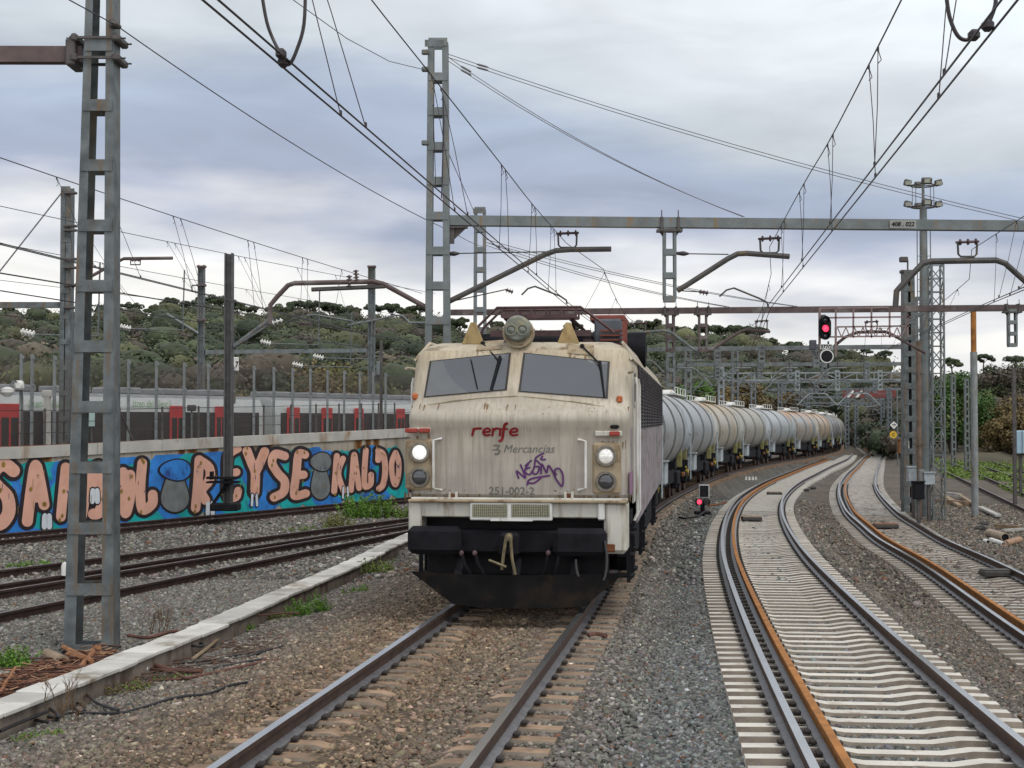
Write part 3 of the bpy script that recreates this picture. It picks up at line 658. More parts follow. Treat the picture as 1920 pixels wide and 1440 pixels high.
for st, w in (([(534, 1016), (545, 972)], 4.2), ([(541, 992), (556, 971), (597, 968)], 4.2), ([(614, 994), (655, 990), (657, 974), (638, 968), (615, 984), (614, 1004), (632, 1016), (658, 1012)], 4), ([(676, 1016), (683, 970)], 4.2), ([(681, 986), (700, 970), (724, 970), (731, 984), (727, 1016)], 4.2),
              ([(782, 934), (768, 940), (758, 965), (750, 1010), (742, 1044), (726, 1054)], 5.2), ([(738, 972), (784, 972)], 3.4), ([(800, 994), (846, 990), (849, 974), (828, 968), (803, 984), (801, 1004), (820, 1016), (850, 1012)], 4)):
    stroke(mb, smooth_pts(z1c(st), 4), w, px_map, .006)
mb.build('lettering', logo_red, loco, fix=False)['label'] = 'dark red lettering reading renfe'
mb = MB()
for st in ([(858, 1312), (846, 1262), (905, 1310), (872, 1220)], [(925, 1215), (900, 1262), (930, 1288), (955, 1260)], [(905, 1250), (935, 1238)], [(965, 1232), (955, 1275), (985, 1280), (1000, 1235), (968, 1232)], [(1012, 1282), (1018, 1215), (1050, 1275), (1062, 1225), (1090, 1262), (1118, 1322), (1158, 1368), (1162, 1290), (1135, 1245), (1105, 1260), (1118, 1290)],
           [(905, 1225), (945, 1190)], [(968, 1220), (978, 1170), (1030, 1140)], [(982, 1190), (1010, 1218)], [(1022, 1162), (1012, 1182), (1042, 1182)], [(918, 1358), (940, 1318), (1070, 1295)], [(925, 1345), (965, 1345), (1010, 1312)]):
    stroke(mb, smooth_pts(z1c(st), 4), 3.3, px_map, .007)
mb.build('graffiti_tag', tag_purple, loco, fix=False)['label'] = 'purple scrawled graffiti tag'
# lower front
def fbox(name, px0, px1, py0, py1, y0, y1, mat, b=.015, par=None):
    a, t = loco_px(px0, py0); c, u = loco_px(px1, py1); mb = MB(); mb.bbox(((a + c) / 2, (y0 + y1) / 2, (t + u) / 2), (abs(c - a), abs(y1 - y0), abs(t - u)), b); return mb.build(name, mat, par or loco)
fbox('lower_panel', 788, 1134, 939, 971, .02, .12, cream_low)
fbox('corner_post', 766, 790, 939, 1030, -.01, .5, cream_low, .02)
fbox('corner_post', 1132, 1176, 939, 1038, -.01, .6, cream_low, .05)
fbox('step_recess', 1136, 1154, 1018, 1034, -.02, .05, rust)
fbox('rerailing_label', 1121, 1134, 938, 974, -.03, .03, white_paint)
fbox('cavity', 792, 1132, 965, 1085, .35, .5, black)
fbox('front_panel_top', 770, 1176, 931, 941, .0, .3, cream_low)
gm = M('grille mesh', (.30, .29, .20), .6, .2, .25, 60)
f_ = fbox('grille_frame', 882, 1036, 940, 975, -.05, .03, white_paint, .012)
mb = MB(); x0, zt = loco_px(960, 971); mb.box((x0, -.02, zt - .015), (.55, .07, .03)); mb.build('grille_lip', white_paint, f_)
for a, b in ((887, 952), (960, 1031)):
    xa, za = loco_px(a, 944); xb, zb = loco_px(b, 968); mb = MB(); mb.box(((xa + xb) / 2, -.047, (za + zb) / 2), (xb - xa, .012, za - zb)); g_ = mb.build('grille', louvre_m, f_); mb = MB()
    for k in range(17): mb.box((xa + (xb - xa) * (k + .5) / 17, -.057, (za + zb) / 2), (.012, .008, za - zb))
    for k in range(8): mb.box(((xa + xb) / 2, -.061, zb + (za - zb) * (k + .5) / 8), (xb - xa, .006, .008))
    mb.build('grille_bars', gm, g_)
fbox('buffer_beam', 775, 1134, 992, 1040, .05, .3, under, .03)
fbox('buffer', 769, 868, 984, 1036, -.22, .02, under, .06); fbox('buffer', 1040, 1138, 988, 1040, -.22, .02, under, .06)
mb = MB(); x, z = loco_px(957, 1018); mb.bbox((x, -.05, z), (.26, .3, .3), .04); mb.build('drawgear', under, loco)
chain = M('brass coloured coupling', (.16, .13, .075), .5, .4, .4, 12)
mb = MB(); x, z = loco_px(958, 1005); mb.bbox((x, -.2, z), (.10, .14, .12), .03); mb.tube([(x - .03, -.26, z), (x - .06, -.28, z - .22), (x - .08, -.27, z - .4)], .022, 6); mb.tube([(x + .03, -.26, z), (x + .05, -.28, z - .25), (x + .09, -.27, z - .46)], .022, 6); mb.tube([(x - .25, -.26, z - .28), (x - .02, -.3, z - .36)], .018, 6); mb.build('screw_coupling', chain, loco, True)
hose_head = M('faded hose coupling', (.10, .06, .065), .6, 0, .3, 9)
for px in (868, 893, 1030, 1051):
    x, z = loco_px(px, 1034); s_ = .12 if px < 950 else -.08; mb = MB(); mb.tube([(x, .05, z + .05), (x, -.12, z + .02), (x + s_ * .3, -.14, z - .12), (x + s_, -.05, z - .3)], .022, 6); mb.bbox((x, -.13, z), (.06, .07, .07), .02, mi=1); mb.build('brake_hose', [under, hose_head], loco, True)
mb = MB(); ring_ = [loco_px(*q) for q in ((1136, 1010), (1140, 1045), (1136, 1078), (1122, 1099), (1108, 1101), (1093, 1090), (1084, 1066), (1082, 1045))]; mb.tube([(a, -.2, b) for a, b in smooth_pts(ring_, 4)], .016, 6); mb.build('cable_loop', M('cable', (.05, .05, .05), .5, 0, .2, 9), loco, True)
# snow plough: a folded plate with thickness
mb = MB(); T = [loco_px(a, b, -.3) for a, b in ((765, 1073), (860, 1077), (960, 1078), (1060, 1078), (1170, 1076))]; Bm = [loco_px(a, b, -.45) for a, b in ((848, 1132), (900, 1138), (975, 1139), (1040, 1139), (1095, 1137))]
q = []
for lay in (0, .05):
    q += [(a, -.28 + .10 * abs(a) + lay, b) for a, b in T] + [(a, -.50 + .10 * abs(a) + lay, max(b, .06)) for a, b in Bm]
fs = []
for k in range(4): fs += [(k, k + 1, k + 6, k + 5), (10 + k, 15 + k, 16 + k, 11 + k), (k, 10 + k, 11 + k, k + 1), (5 + k, 6 + k, 16 + k, 15 + k)]
fs += [(0, 5, 15, 10), (4, 14, 19, 9)]
mb.add(q, fs); mb.build('snow_plough', plow_m, loco)
mb = MB()
for s_ in (-.75, .0, .75): mb.bar((s_, .3, .75), (s_, -.15, .4), .1, .06)
mb.box((0, .55, .45), (2.3, .2, .5)); mb.build('plough_bracket', under, loco)
# roof: headlamp pod, horns guard plates, pantograph, gear
x, z = loco_px(972, 616, .5); c = Vector((x, .36, z)); podm = M('grimy grey green pod', (.16, .17, .14), .6, 0, .25, 6, .1, (.28, .25, .16), .4, (5, 5, 5))
mb = MB(); mb.lathe(c, (0, 1, 0), [(-.02, .145), (0, .165), (.05, .178), (.45, .17), (.5, .1)], 24); pod = mb.build('roof_lamp_pod', podm, loco, True)
for s_ in (-.075, .075):
    mb = MB(); mb.lathe(c + Vector((s_, -.01, -.02)), (0, -1, 0), [(0, .08), (.03, .076), (.03, .06), (.01, .055)], 16); mb.lathe(c + Vector((s_, -.02, -.02)), (0, -1, 0), [(0, .058), (.012, .04), (.018, 0)], 14, 1); mb.build('roof_headlight', [podm, pod_lens], pod, True)
mb = MB(); mb.lathe(c + Vector((0, .06, -.05)), (0, 1, 0), [(0, .205), (.2, .205), (.2, .178), (0, .178)], 24); mb.build('pod_cradle', tan_dirt, pod, True)
for px0, px1 in ((868, 908), (1046, 1086)):
    a, zb = loco_px(px0, 640, .8); b, zt = loco_px(px1, 604, .8); m_ = (a + b) / 2; mb = MB(); mb.add([(a, .72, 3.46), (b, .72, 3.46), (m_ + .03, .72, zt), (m_ - .03, .72, zt), (a, .82, 3.46), (b, .82, 3.46), (m_ + .03, .82, zt), (m_ - .03, .82, zt)], [(0, 1, 2, 3), (4, 7, 6, 5), (0, 4, 5, 1), (1, 5, 6, 2), (2, 6, 7, 3), (3, 7, 4, 0)]); mb.build('gusset_plate', M('ochre stained plate', (.36, .26, .12), .8, 0, .25, 6, .1, (.2, .11, .04), .4, (4, 4, 4)), loco)
redp = M('red oxide', (.18, .05, .035), .65, .1, .3, 6); panto_m = M('pantograph steel', (.075, .04, .042), .5, .3, .3, 6)
pg = tag(bpy.data.objects.new('pantograph', None), None); COL.objects.link(pg); pg.parent = loco
mb = MB(); Y = 2.6; zt = 4.09
for dy in (0, .5):
    mb.tube([(-.98, Y + dy, 3.62), (-.90, Y + dy, 3.82), (-.62, Y + dy, zt), (.62, Y + dy, zt), (.95, Y + dy, 3.84), (1.08, Y + dy, 3.74)], .022, 6)
    mb.box((0, Y + dy, zt - .13), (1.1, .05, .05))
for k in range(6): x = -.55 + k * .22; mb.box((x, Y, zt - .08), (.03, .03, .13)); mb.box((x, Y + .5, zt - .08), (.03, .03, .13))
for s_ in (-.5, .5): mb.bar((s_, Y, zt - .14), (s_ * .8, Y + 1.6, 3.72), .05, .05)
mb.build('collector_head', panto_m, pg, True)
mb = MB()
for s_ in (-.45, .45):
    mb.tube([(s_, Y + .2, 3.94), (s_ * 1.5, Y + 2.2, 3.72), (s_ * .9, Y + .1, 3.66)], .035, 6); mb.box((s_ * 1.5, Y + 1.4, 3.60), (.12, 1.8, .1))
mb.box((0, Y + 1.2, 3.64), (1.3, .14, .14)); mb.box((0, Y + .25, 3.72), (1.5, .10, .09)); mb.build('pantograph_frame', panto_m, pg)
mb = MB()
for a, b in ((-.55, Y + .3), (.5, Y + .3), (-.6, Y + 2.2), (.6, Y + 2.2)): mb.lathe((a, b, 3.44), (0, 0, 1), [(0, .07), (.03, .1), (.05, .05), (.08, .1), (.1, .05), (.13, .09), (.16, .05), (.2, .05)], 12)
mb.build('roof_insulator', ceramic, loco, True)
mb = MB(); mb.bbox((-.15, 3.4, 3.62), (1.7, .5, .24), .04); mb.bbox((-.2, 2.2, 3.56), (1.3, .3, .14), .03); mb.build('roof_equipment', under, loco)
mb = MB(); mb.bbox((.95, 4.2, 3.78), (.42, 1.0, .42), .03); mb.build('roof_box', M('grey roof box', (.09, .10, .115), .6, .1, .2, 5), loco)
mb = MB(); mb.bbox((.93, 4.6, 4.02), (.55, 1.3, .10), .02); mb.box((1.22, 3.5, 3.72), (.07, .07, .45))
for k in range(5): mb.box((1.02, 3.62, 3.52 + k * .07), (.36, .1, .025))
mb.build('red_roof_frame', redp, loco)
mb = MB(); mb.lathe((.75, 6.0, 3.62), (1, 0, 0), [(-.4, .1), (-.38, .3), (.7, .3), (.72, .1)], 20); mb.build('roof_cylinder', under, loco, True)
# side of the body: grey lower panels, louvres, door strip, cantrail
for sd in (-1, 1):
    mb = MB(); mb.box((sd * 1.455, 9.6, 2.77), (.02, 14.0, .92)); lv = mb.build('louvre_panel', louvre_m, loco); mb = MB()
    for k in range(16): mb.box((sd * 1.468, 9.6, 2.35 + k * .056), (.03, 14.0, .018), Matrix.Rotation(.5 * sd, 3, 'Y'))
    for k in range(14): mb.box((sd * 1.475, 2.7 + k * 1.06, 2.77), (.03, .06, .92))
    mb.build('louvre_slats', M('louvre slat', (.06, .052, .058), .5, .2, .3, 5), lv)
    mb = MB(); mb.box((sd * 1.453, 9.6, 1.62), (.016, 15, 1.3)); mb.build('side_panel', grey_side, loco)
    mb = MB(); mb.box((sd * 1.458, 1.1, 2.2), (.02, .62, 1.75)); d_ = mb.build('cab_door', cream_low, loco); mb = MB(); mb.box((sd * 1.471, 1.1, 2.85), (.012, .4, .5)); mb.build('door_window', glass_dark, d_)
    for yy in (.72, 1.5): mb = MB(); mb.tube([(sd * 1.50, yy, 3.0), (sd * 1.52, yy, 2.9), (sd * 1.52, yy, 1.2), (sd * 1.48, yy, 1.1)], .02, 6); mb.build('handrail', white_paint, loco, True)
    mb = MB(); mb.box((sd * 1.451, .47, 1.62), (.020, .66, .28)); mb.build('mauve_band', mauve, loco)
    mb = MB(); mb.add([(sd * 1.44, .55, 3.22), (sd * 1.44, LL, 3.22), (sd * 1.30, LL, 3.47), (sd * 1.30, .9, 3.47), (sd * 1.47, .55, 3.24), (sd * 1.47, LL, 3.24), (sd * 1.32, LL, 3.50), (sd * 1.32, .9, 3.50)], [(0, 1, 2, 3), (4, 7, 6, 5), (0, 4, 5, 1), (3, 2, 6, 7), (0, 3, 7, 4), (1, 5, 6, 2)]); mb.build('cantrail', cream_top, loco)
    mb = MB(); mb.box((sd * 1.30, 9, 1.0), (.2, 15.5, .36)); mb.build('sill', under, loco)
    for yy, ln in ((2.9, 3.4), (8.6, 4.6), (14.2, 3.6)):
        mb = MB(); mb.bbox((sd * 1.28, yy, .62), (.22, ln, .42), .05); mb.build('bogie_cover', under, loco)
    for yy in (.95, 1.9, 4.9, 6.0, 11.4, 12.4):
        mb = MB()
        for k in range(3): mb.box((sd * 1.36, yy, .35 + k * .28), (.22, .4, .03))
        for e in (-.2, .2): mb.box((sd * 1.40, yy + e, .65), (.05, .03, .75))
        mb.build('footstep', under, loco)
for yb in (2.9, 8.7, 14.4):
    bo = MB()
    for sd in (-1, 1):
        bo.bbox((sd * 1.14, yb, .66), (.16, 3.3, .26), .04)
        for e in (-1.05, 1.05): bo.bbox((sd * 1.16, yb + e, .52), (.26, .36, .36), .04); bo.cyl((sd * 1.18, yb + e - .35, .45), (sd * 1.18, yb + e - .35, .85), .1, 10)
    bo.box((0, yb, .66), (2.1, .5, .3)); bg_ = bo.build('bogie', under, loco)
    for e in (-1.05, 1.05):
        mb = MB(); mb.cyl((-1, yb + e, .52), (1, yb + e, .52), .09, 10)
        for sd in (-1, 1): mb.lathe((sd * .83, yb + e, .525), (sd, 0, 0), [(-.02, .545), (.02, .55), (.025, .52), (.12, .525), (.125, .44), (.06, .4), (.07, .15), (.14, .12), (.14, 0)], 28)
        mb.build('wheelset', M('wheel steel', (.06, .05, .045), .5, .5, .3, 6), bg_, True)
mb = MB(); mb.box((0, 9, 1.05), (2.3, 15.5, .4)); mb.build('underframe', under, loco)
loco.location = (LX, LD, float(z1(26)) * .5); loco.rotation_euler = (0, 0, -LHa)
# ------------------------------------------------------------------ tank wagons
def tank_mats(k):
    pal = [((.46, .48, .50), (.25, .235, .21), .55), ((.44, .47, .51), (.28, .25, .20), .5), ((.52, .51, .46), (.42, .24, .08), .52), ((.47, .46, .42), (.30, .25, .17), .55), ((.50, .53, .55), (.27, .26, .24), .5), ((.40, .43, .44), (.55, .27, .10), .5), ((.50, .47, .40), (.52, .26, .08), .6), ((.36, .37, .37), (.20, .18, .17), .6), ((.44, .42, .37), (.28, .22, .15), .55), ((.48, .46, .41), (.28, .23, .16), .5), ((.46, .45, .42), (.26, .22, .17), .5)]
    c, s_, a = pal[k % len(pal)]; c = tuple(q * .80 for q in c)
    m = M('tank paint', c, .38, .05, .16, .9, .03, s_, a, (1.2, 3.2, .35), bscale=3); N, L = m.node_tree.nodes, m.node_tree.links; b = N['Principled BSDF']; src = b.inputs['Base Color'].links[0].from_socket
    t = N.new('ShaderNodeTexCoord'); sp = N.new('ShaderNodeSeparateXYZ'); L.new(t.outputs['Object'], sp.inputs[0])
    def layer(src, sc, loc, amp, z0, z1, col, amt):      # spilt product from the dome or road dirt from below: ragged edge by noise
        mp_ = N.new('ShaderNodeMapping'); mp_.inputs['Scale'].default_value = sc; mp_.inputs['Location'].default_value = loc; L.new(t.outputs['Object'], mp_.inputs[0]); no = N.new('ShaderNodeTexNoise'); no.inputs['Scale'].default_value = 1; no.inputs['Detail'].default_value = 6; L.new(mp_.outputs[0], no.inputs[0])
        q = N.new('ShaderNodeMath'); q.operation = 'MULTIPLY_ADD'; L.new(no.outputs[0], q.inputs[0]); q.inputs[1].default_value = amp; L.new(sp.outputs[2], q.inputs[2]); mr = N.new('ShaderNodeMapRange'); L.new(q.outputs[0], mr.inputs[0]); mr.inputs[1].default_value = z0 + amp / 2; mr.inputs[2].default_value = z1 + amp / 2; mr.inputs[4].default_value = amt
        mx = N.new('ShaderNodeMixRGB'); L.new(mr.outputs[0], mx.inputs[0]); L.new(src, mx.inputs[1]); mx.inputs[2].default_value = (*col, 1); return mx.outputs[0]
    top = [(.30, .27, .22), (.30, .28, .24), (.40, .25, .09), (.33, .27, .18), (.30, .29, .27), (.46, .24, .09), (.45, .25, .10), (.20, .19, .17), (.28, .23, .16), (.30, .24, .16), (.28, .25, .2)][k % 11]
    src = layer(src, (1.1, .55, .45), (k * 3.1, k * 1.7, 0), 1.9, 2.75, 3.35, top, [.55, .5, .75, .6, .45, .8, .8, .8, .6, .6, .6][k % 11])
    src = layer(src, (1.4, 1.6, .8), (k * 1.3, k * 2.9, 5), 1.2, 1.9, 1.1, (.15, .135, .115), .8)
    L.new(src, b.inputs['Base Color']); return m
band_m = M('tank band', (.13, .13, .13), .6, .1, .3, 4); yellow_m = M('yellow green steel', (.20, .19, .07), .7, 0, .35, 6, 0, (.10, .075, .05), .5, (5, 5, 5)); yel2 = M('yellow pipe', (.42, .30, .03), .6, 0, .25, 8); grey_box = M('pale grey cabinet', (.36, .40, .42), .6, 0, .2, 5, 0, (.2, .17, .13), .4, (4, 4, 2)); or_pipe = M('orange rusty gear', (.17, .075, .028), .8, 0, .4, 7)
WL = 14.0
def wagon():
    o = thing('tank_wagon', (0, 0, 0), 'tank wagon', 'tank wagon', 'tank wagons behind the locomotive'); zc, r_ = 2.18, 1.36
    mb = MB(); e = 6.35; prof = [(-e - .42, 0.02), (-e - .40, .45), (-e - .30, .85), (-e - .15, 1.17), (-e, 1.33), (-e + .12, r_)] + [(q, r_) for q in np.linspace(-e + .5, e - .5, 12)] + [(e - .12, r_), (e, 1.33), (e + .15, 1.17), (e + .3, .85), (e + .4, .45), (e + .42, .02)]
    mb.lathe((0, 0, zc), (0, 1, 0), prof, 40); tk = mb.build('barrel', band_m, o, True)
    for yy in (-5.1, -4.6, -.25, .25, 4.6, 5.1):
        mb = MB(); mb.lathe((0, yy, zc), (0, 1, 0), [(-.04, r_ - .02), (-.04, r_ + .022), (.04, r_ + .022), (.04, r_ - .02)], 40); mb.build('band', band_m, tk, True)
    mb = MB(); mb.bbox((0, 0, 3.60), (.95, 4.6, .06), .015); mb.bbox((0, 0, 3.56), (.5, 4.2, .08), .015)
    for s_ in (-.45, .45):
        for yy in (-2.2, -1.1, 0, 1.1, 2.2): mb.tube([(s_, yy, 3.6), (s_, yy, 3.86)], .018, 5)
        mb.tube([(s_, -2.25, 3.86), (s_, 2.25, 3.86)], .018, 5)
    mb.build('walkway', white_paint, o)
    mb = MB(); mb.lathe((0, -.6, 3.5), (0, 0, 1), [(0, .3), (.2, .3), (.22, .27), (.3, .2), (.3, 0)], 20); mb.build('dome', white_paint, o, True)
    mb = MB()
    for s_ in (-.85, .85): mb.box((s_, 0, .98), (.12, 13.1, .26))
    for yy in (-6.5, 6.5): mb.box((0, yy, 1.0), (2.6, .12, .38))
    for yy in (-4.6, 4.6): mb.box((0, yy, 1.05), (2.2, .9, .24))
    mb.build('underframe', under, o)
    for yy in (-4.7, 4.7):
        mb = MB()
        for s_ in (-1, 1):
            mb.bbox((s_ * 1.04, yy, .56), (.12, 2.5, .26), .03)
            for w in (-.9, .9): mb.bbox((s_ * 1.08, yy + w, .48), (.2, .32, .32), .03)
        mb.box((0, yy, .62), (2.0, .4, .24)); b_ = mb.build('bogie', under, o)
        for w in (-.9, .9):
            mb = MB(); mb.cyl((-.9, yy + w, .46), (.9, yy + w, .46), .08, 8)
            for s_ in (-1, 1): mb.lathe((s_ * .83, yy + w, .46), (s_, 0, 0), [(-.02, .47), (.02, .475), (.025, .455), (.12, .46), (.125, .38), (.05, .3), (.06, .1), (.1, 0)], 22)
            mb.build('wheelset', rail_side, b_, True)
    for yy, s2 in ((-6.55, -1), (6.55, 1)):
        for s_ in (-.87, .87):
            mb = MB(); mb.lathe((s_, yy, 1.05), (0, s2, 0), [(0, .11), (.25, .11), (.26, .08), (.42, .08), (.42, .22), (.45, .21), (.46, 0)], 16); mb.build('buffer', under, o, True)
    for yy in (-6.05, 6.05):
        for s_ in (-1.12, 1.12):
            mb = MB(); mb.bbox((s_, yy, 1.42), (.20, .42, .95), .03); mb.box((s_ * .98, yy, 1.9), (.12, .5, .10)); mb.build('saddle_post', yellow_m, o)
    mb = MB()
    for s_ in (-.16, .16): mb.tube([(1.40, s_ - 6.45, .5), (1.40, s_ - 6.45, 2.0), (1.12, s_ - 6.4, 2.95), (.45, s_ - 5.9, 3.5), (.45, s_ - 2.4, 3.62)], .013, 5)
    for k in range(7): mb.tube([(1.40, -6.61, .6 + k * .22), (1.40, -6.29, .6 + k * .22)], .014, 5)
    mb.tube([(1.3, -6.6, 1.2), (1.42, -6.6, 1.25), (1.42, -6.6, 2.1), (1.3, -6.6, 2.15)], .025, 6); mb.build('ladder', grey_box, o)
    for s_ in (-1.16, 1.16):
        mb = MB(); mb.bbox((s_, -3.2, 1.02), (.32, .8, .62), .04); mb.box((s_, -3.2, 1.36), (.38, .95, .04)); mb.build('valve_cabinet', grey_box, o)
        mb = MB(); mb.tube([(s_ * 1.06, -5.6, .78), (s_ * 1.1, -6.3, .7), (s_ * 1.1, -6.75, .82)], .04, 6); mb.tube([(s_ * 1.08, -5.9, .62), (s_ * 1.1, -6.9, .95)], .03, 6); mb.build('brake_pipe', yel2, o, True)
        mb = MB(); mb.bbox((s_ * 1.05, 2.6, .72), (.2, 1.6, .42), .03); mb.build('air_tank', under, o); mb = MB(); mb.bbox((s_ * 1.1, 5.75, .72), (.12, .36, .16), .03); mb.build('brake_gear', or_pipe, o); mb = MB(); mb.box((s_ * 1.0, .2, .78), (.10, 5.6, .34)); mb.build('side_sill', under, o)
    sm_ = MB(); vs, fs = text2d('33-71  7835', .26); sm_.add([(math.sqrt(max(0, (r_ + .01)**2 - (1.98 + b - zc)**2)), -3.2 + a, 1.98 + b) for a, b in vs], fs); sm_.build('stencil', M('stencil grey', (.33, .22, .21), .7, 0, .2, 20), tk, fix=False)
    return o
wlab = ['pale grey tank wagon coupled directly behind the locomotive', 'bluish white tank wagon, second in line behind the locomotive', 'grey tank wagon with an ochre stain on top, third behind the locomotive', 'drab cream tank wagon, fourth behind the locomotive',
        'clean whitish tank wagon, fifth behind the locomotive', 'grey green tank wagon with orange rust streaks, sixth behind the locomotive', 'tan tank wagon with orange rusty crown, seventh behind the locomotive', 'dark soiled tank wagon, eighth behind the locomotive',
        'beige tank wagon in the bend, ninth behind the locomotive', 'dull tan tank wagon in the bend, next to last of the train', 'tank wagon at the very tail of the train']
cp = pathpts(x1, z1, 10, 240, 0, .5); L1 = arc(cp); s0 = next(L1[i] for i, p in enumerate(cp) if p.y > LD + LL * math.cos(LHa)) + .75 + WL / 2
proto = wagon()
for k in range(11):
    o = proto if k == 0 else copy_tree(proto)
    p, d = at_arc(cp, L1, s0 + k * WL); a, _ = at_arc(cp, L1, s0 + k * WL - 4.7); b, _ = at_arc(cp, L1, s0 + k * WL + 4.7); d = (b - a).normalized()
    o.location = (a + b) / 2; o.rotation_euler = (math.asin(d.z), 0, math.atan2(d.y, d.x) - math.pi / 2); o['label'] = wlab[k]
    for c in o.children:
        if c.name.startswith('barrel'): c.data = c.data if k == 0 else c.data.copy(); c.data.materials[0] = tank_mats(k)
# ------------------------------------------------------------------ masts, portals and wires
def ladder_mast(root, base, top, w0, w1, dep, nb, mat, bat=None, name='mast', th=.012, fl=None, skew=0):
    """two channels joined by batten plates; returns the mast part"""
    x0, y0, z0 = base; mb = MB(); H_ = top - z0; bat = bat or .145
    def wz(t): return w0 + (w1 - w0) * t
    fl0 = fl or .18
    for s_ in (-1, 1):
        A = Vector((x0 + s_ * w0 / 2, y0, z0)); B = Vector((x0 + s_ * w1 / 2 + skew, y0, top))
        f0, f1 = fl0 * w0, fl0 * w1 * 1.15
        for dy in (-dep / 2, dep / 2):      # flanges
            vs = []
            for (Q, f) in ((A, f0), (B, f1)):
                for e in (0, th): vs += [Q + Vector((0, dy + e, 0)), Q + Vector((-s_ * f, dy + e, 0))]
            mb.add(vs, [(0, 1, 5, 4), (2, 6, 7, 3), (0, 4, 6, 2), (1, 3, 7, 5), (0, 2, 3, 1), (4, 5, 7, 6)])
        mb.bar(A + Vector((-s_ * th / 2, th / 2, 0)), B + Vector((-s_ * th / 2, th / 2, 0)), th, dep - .003, up=(0, 1, 0))
    for k in range(nb):
        t = (k + .5) / nb if k else .0; t = k / (nb - 1); z = z0 + H_ * t; w = wz(t); xx = x0 + skew * t
        for dy in (-dep / 2 - .007, dep / 2 + .019): mb.box((xx, y0 + dy, z), (w * .98 - .02, .016, bat))
    return mb.build(name, mat, root)
def insul(mb, p, q, r=.05, n=4, mi=0):
    p, q = Vector(p), Vector(q); L = (q - p).length; pr = [(0, r * .35)]
    for k in range(n):
        t = L * (k + .5) / n; pr += [(t - L * .02, r * .4), (t, r), (t + L * .06, r * .9), (t + L * .08, r * .4)]
    mb.lathe(p, q - p, pr + [(L, r * .35)], 10, mi)
def cantilever(root, base, tube, mat, ins_at, tie=None, reg=None, r=.055, w=None):
    """bent arm, insulator saddle on top, tie rod, registration arm"""
    mb = MB(); mb.tube(tube, r, 8); c = mb.build('cantilever_arm', mat, root, True)
    if ins_at:
        p = Vector(ins_at); mb = MB(); s = .19
        mb.tube([p + Vector((-s, 0, .27)), p + Vector((-s * .95, 0, .05)), p + Vector((-s * .7, 0, 0)), p + Vector((s * .7, 0, 0)), p + Vector((s * .95, 0, .05)), p + Vector((s, 0, .27))], .022, 6)
        mb.build('saddle', mat, c, True); mb = MB(); insul(mb, p + Vector((-s - .04, 0, .28)), p + Vector((s + .04, 0, .30)), .065, 3); mb.build('insulator', ceramic, c, True)
    if tie: mb = MB(); mb.tube(tie, .012, 5); mb.lathe(Vector(tie[0]), Vector(tie[1]) - Vector(tie[0]), [(0, .03), (.15, .05), (.25, .02)], 8); mb.build('tie_rod', wire_m, c)
    if reg:
        i0, i1, arm = reg; mb = MB(); mb.tube([tube[0], i0], .012, 5); insul(mb, i0, i1, .06, 3, 1); mb.build('registration_insulator', [wire_m, ceramic], c, True)
        mb = MB(); mb.tube(arm, .02, 6); mb.build('registration_arm', mat, c, True)
    return c
def sagwire(p, q, sag, n=12):
    p, q = Vector(p), Vector(q); return [p.lerp(q, t / n) - Vector((0, 0, sag * 4 * (t / n) * (1 - t / n))) for t in range(n + 1)]
# --- the near left mast
B0 = G(172, 1216, -.42); nm = thing('lattice_mast', B0, 'tall grey steel mast of two channels and batten plates, nearest on the left', 'mast')
dM = B0.y; pxm = dM / F
ladder_mast(nm, (B0.x, dM, -.42), 8.6, 93 * pxm, 48 * pxm, .30, 13, galv_old, .145, fl=.24, skew=.09)
mb = MB(); mb.bbox((B0.x, dM, -.46), (.62, .5, .1), .02); mb.build('foot', under, nm)
zb = P(150, 104, dM).z; xb = B0.x + .03
mb = MB(); mb.bar((xb - .2, dM, zb), (xb - 9, dM - 1.2, zb - .28), .16, .20); mb.build('beam', steel_red, nm)
for z in (zb + .18, zb - .07):
    mb = MB()
    for yy in (-.19, .20): mb.box((xb, dM + yy, z), (.62, .016, .03))
    mb.bbox((xb + .27, dM, z), (.10, .46, .09), .02); mb.bbox((xb - .25, dM, z), (.08, .44, .10), .02)
    for yy in (-.14, .14): mb.cyl((xb - .36, dM + yy, z), (xb + .38, dM + yy, z), .012, 6)
    mb.build('clamp', steel_dark, nm)
mb = MB(); mb.bbox((xb - .30, dM, zb), (.12, .4, .34), .02); mb.build('beam_shoe', steel_dark, nm)
wp = P(217, 47, dM - .2); mb = MB(); mb.bbox(wp, (.10, .2, .06), .02); mb.bbox(wp + Vector((-.05, .05, .03)), (.08, .1, .12), .02); mb.build('wire_clamp', steel_dark, nm)
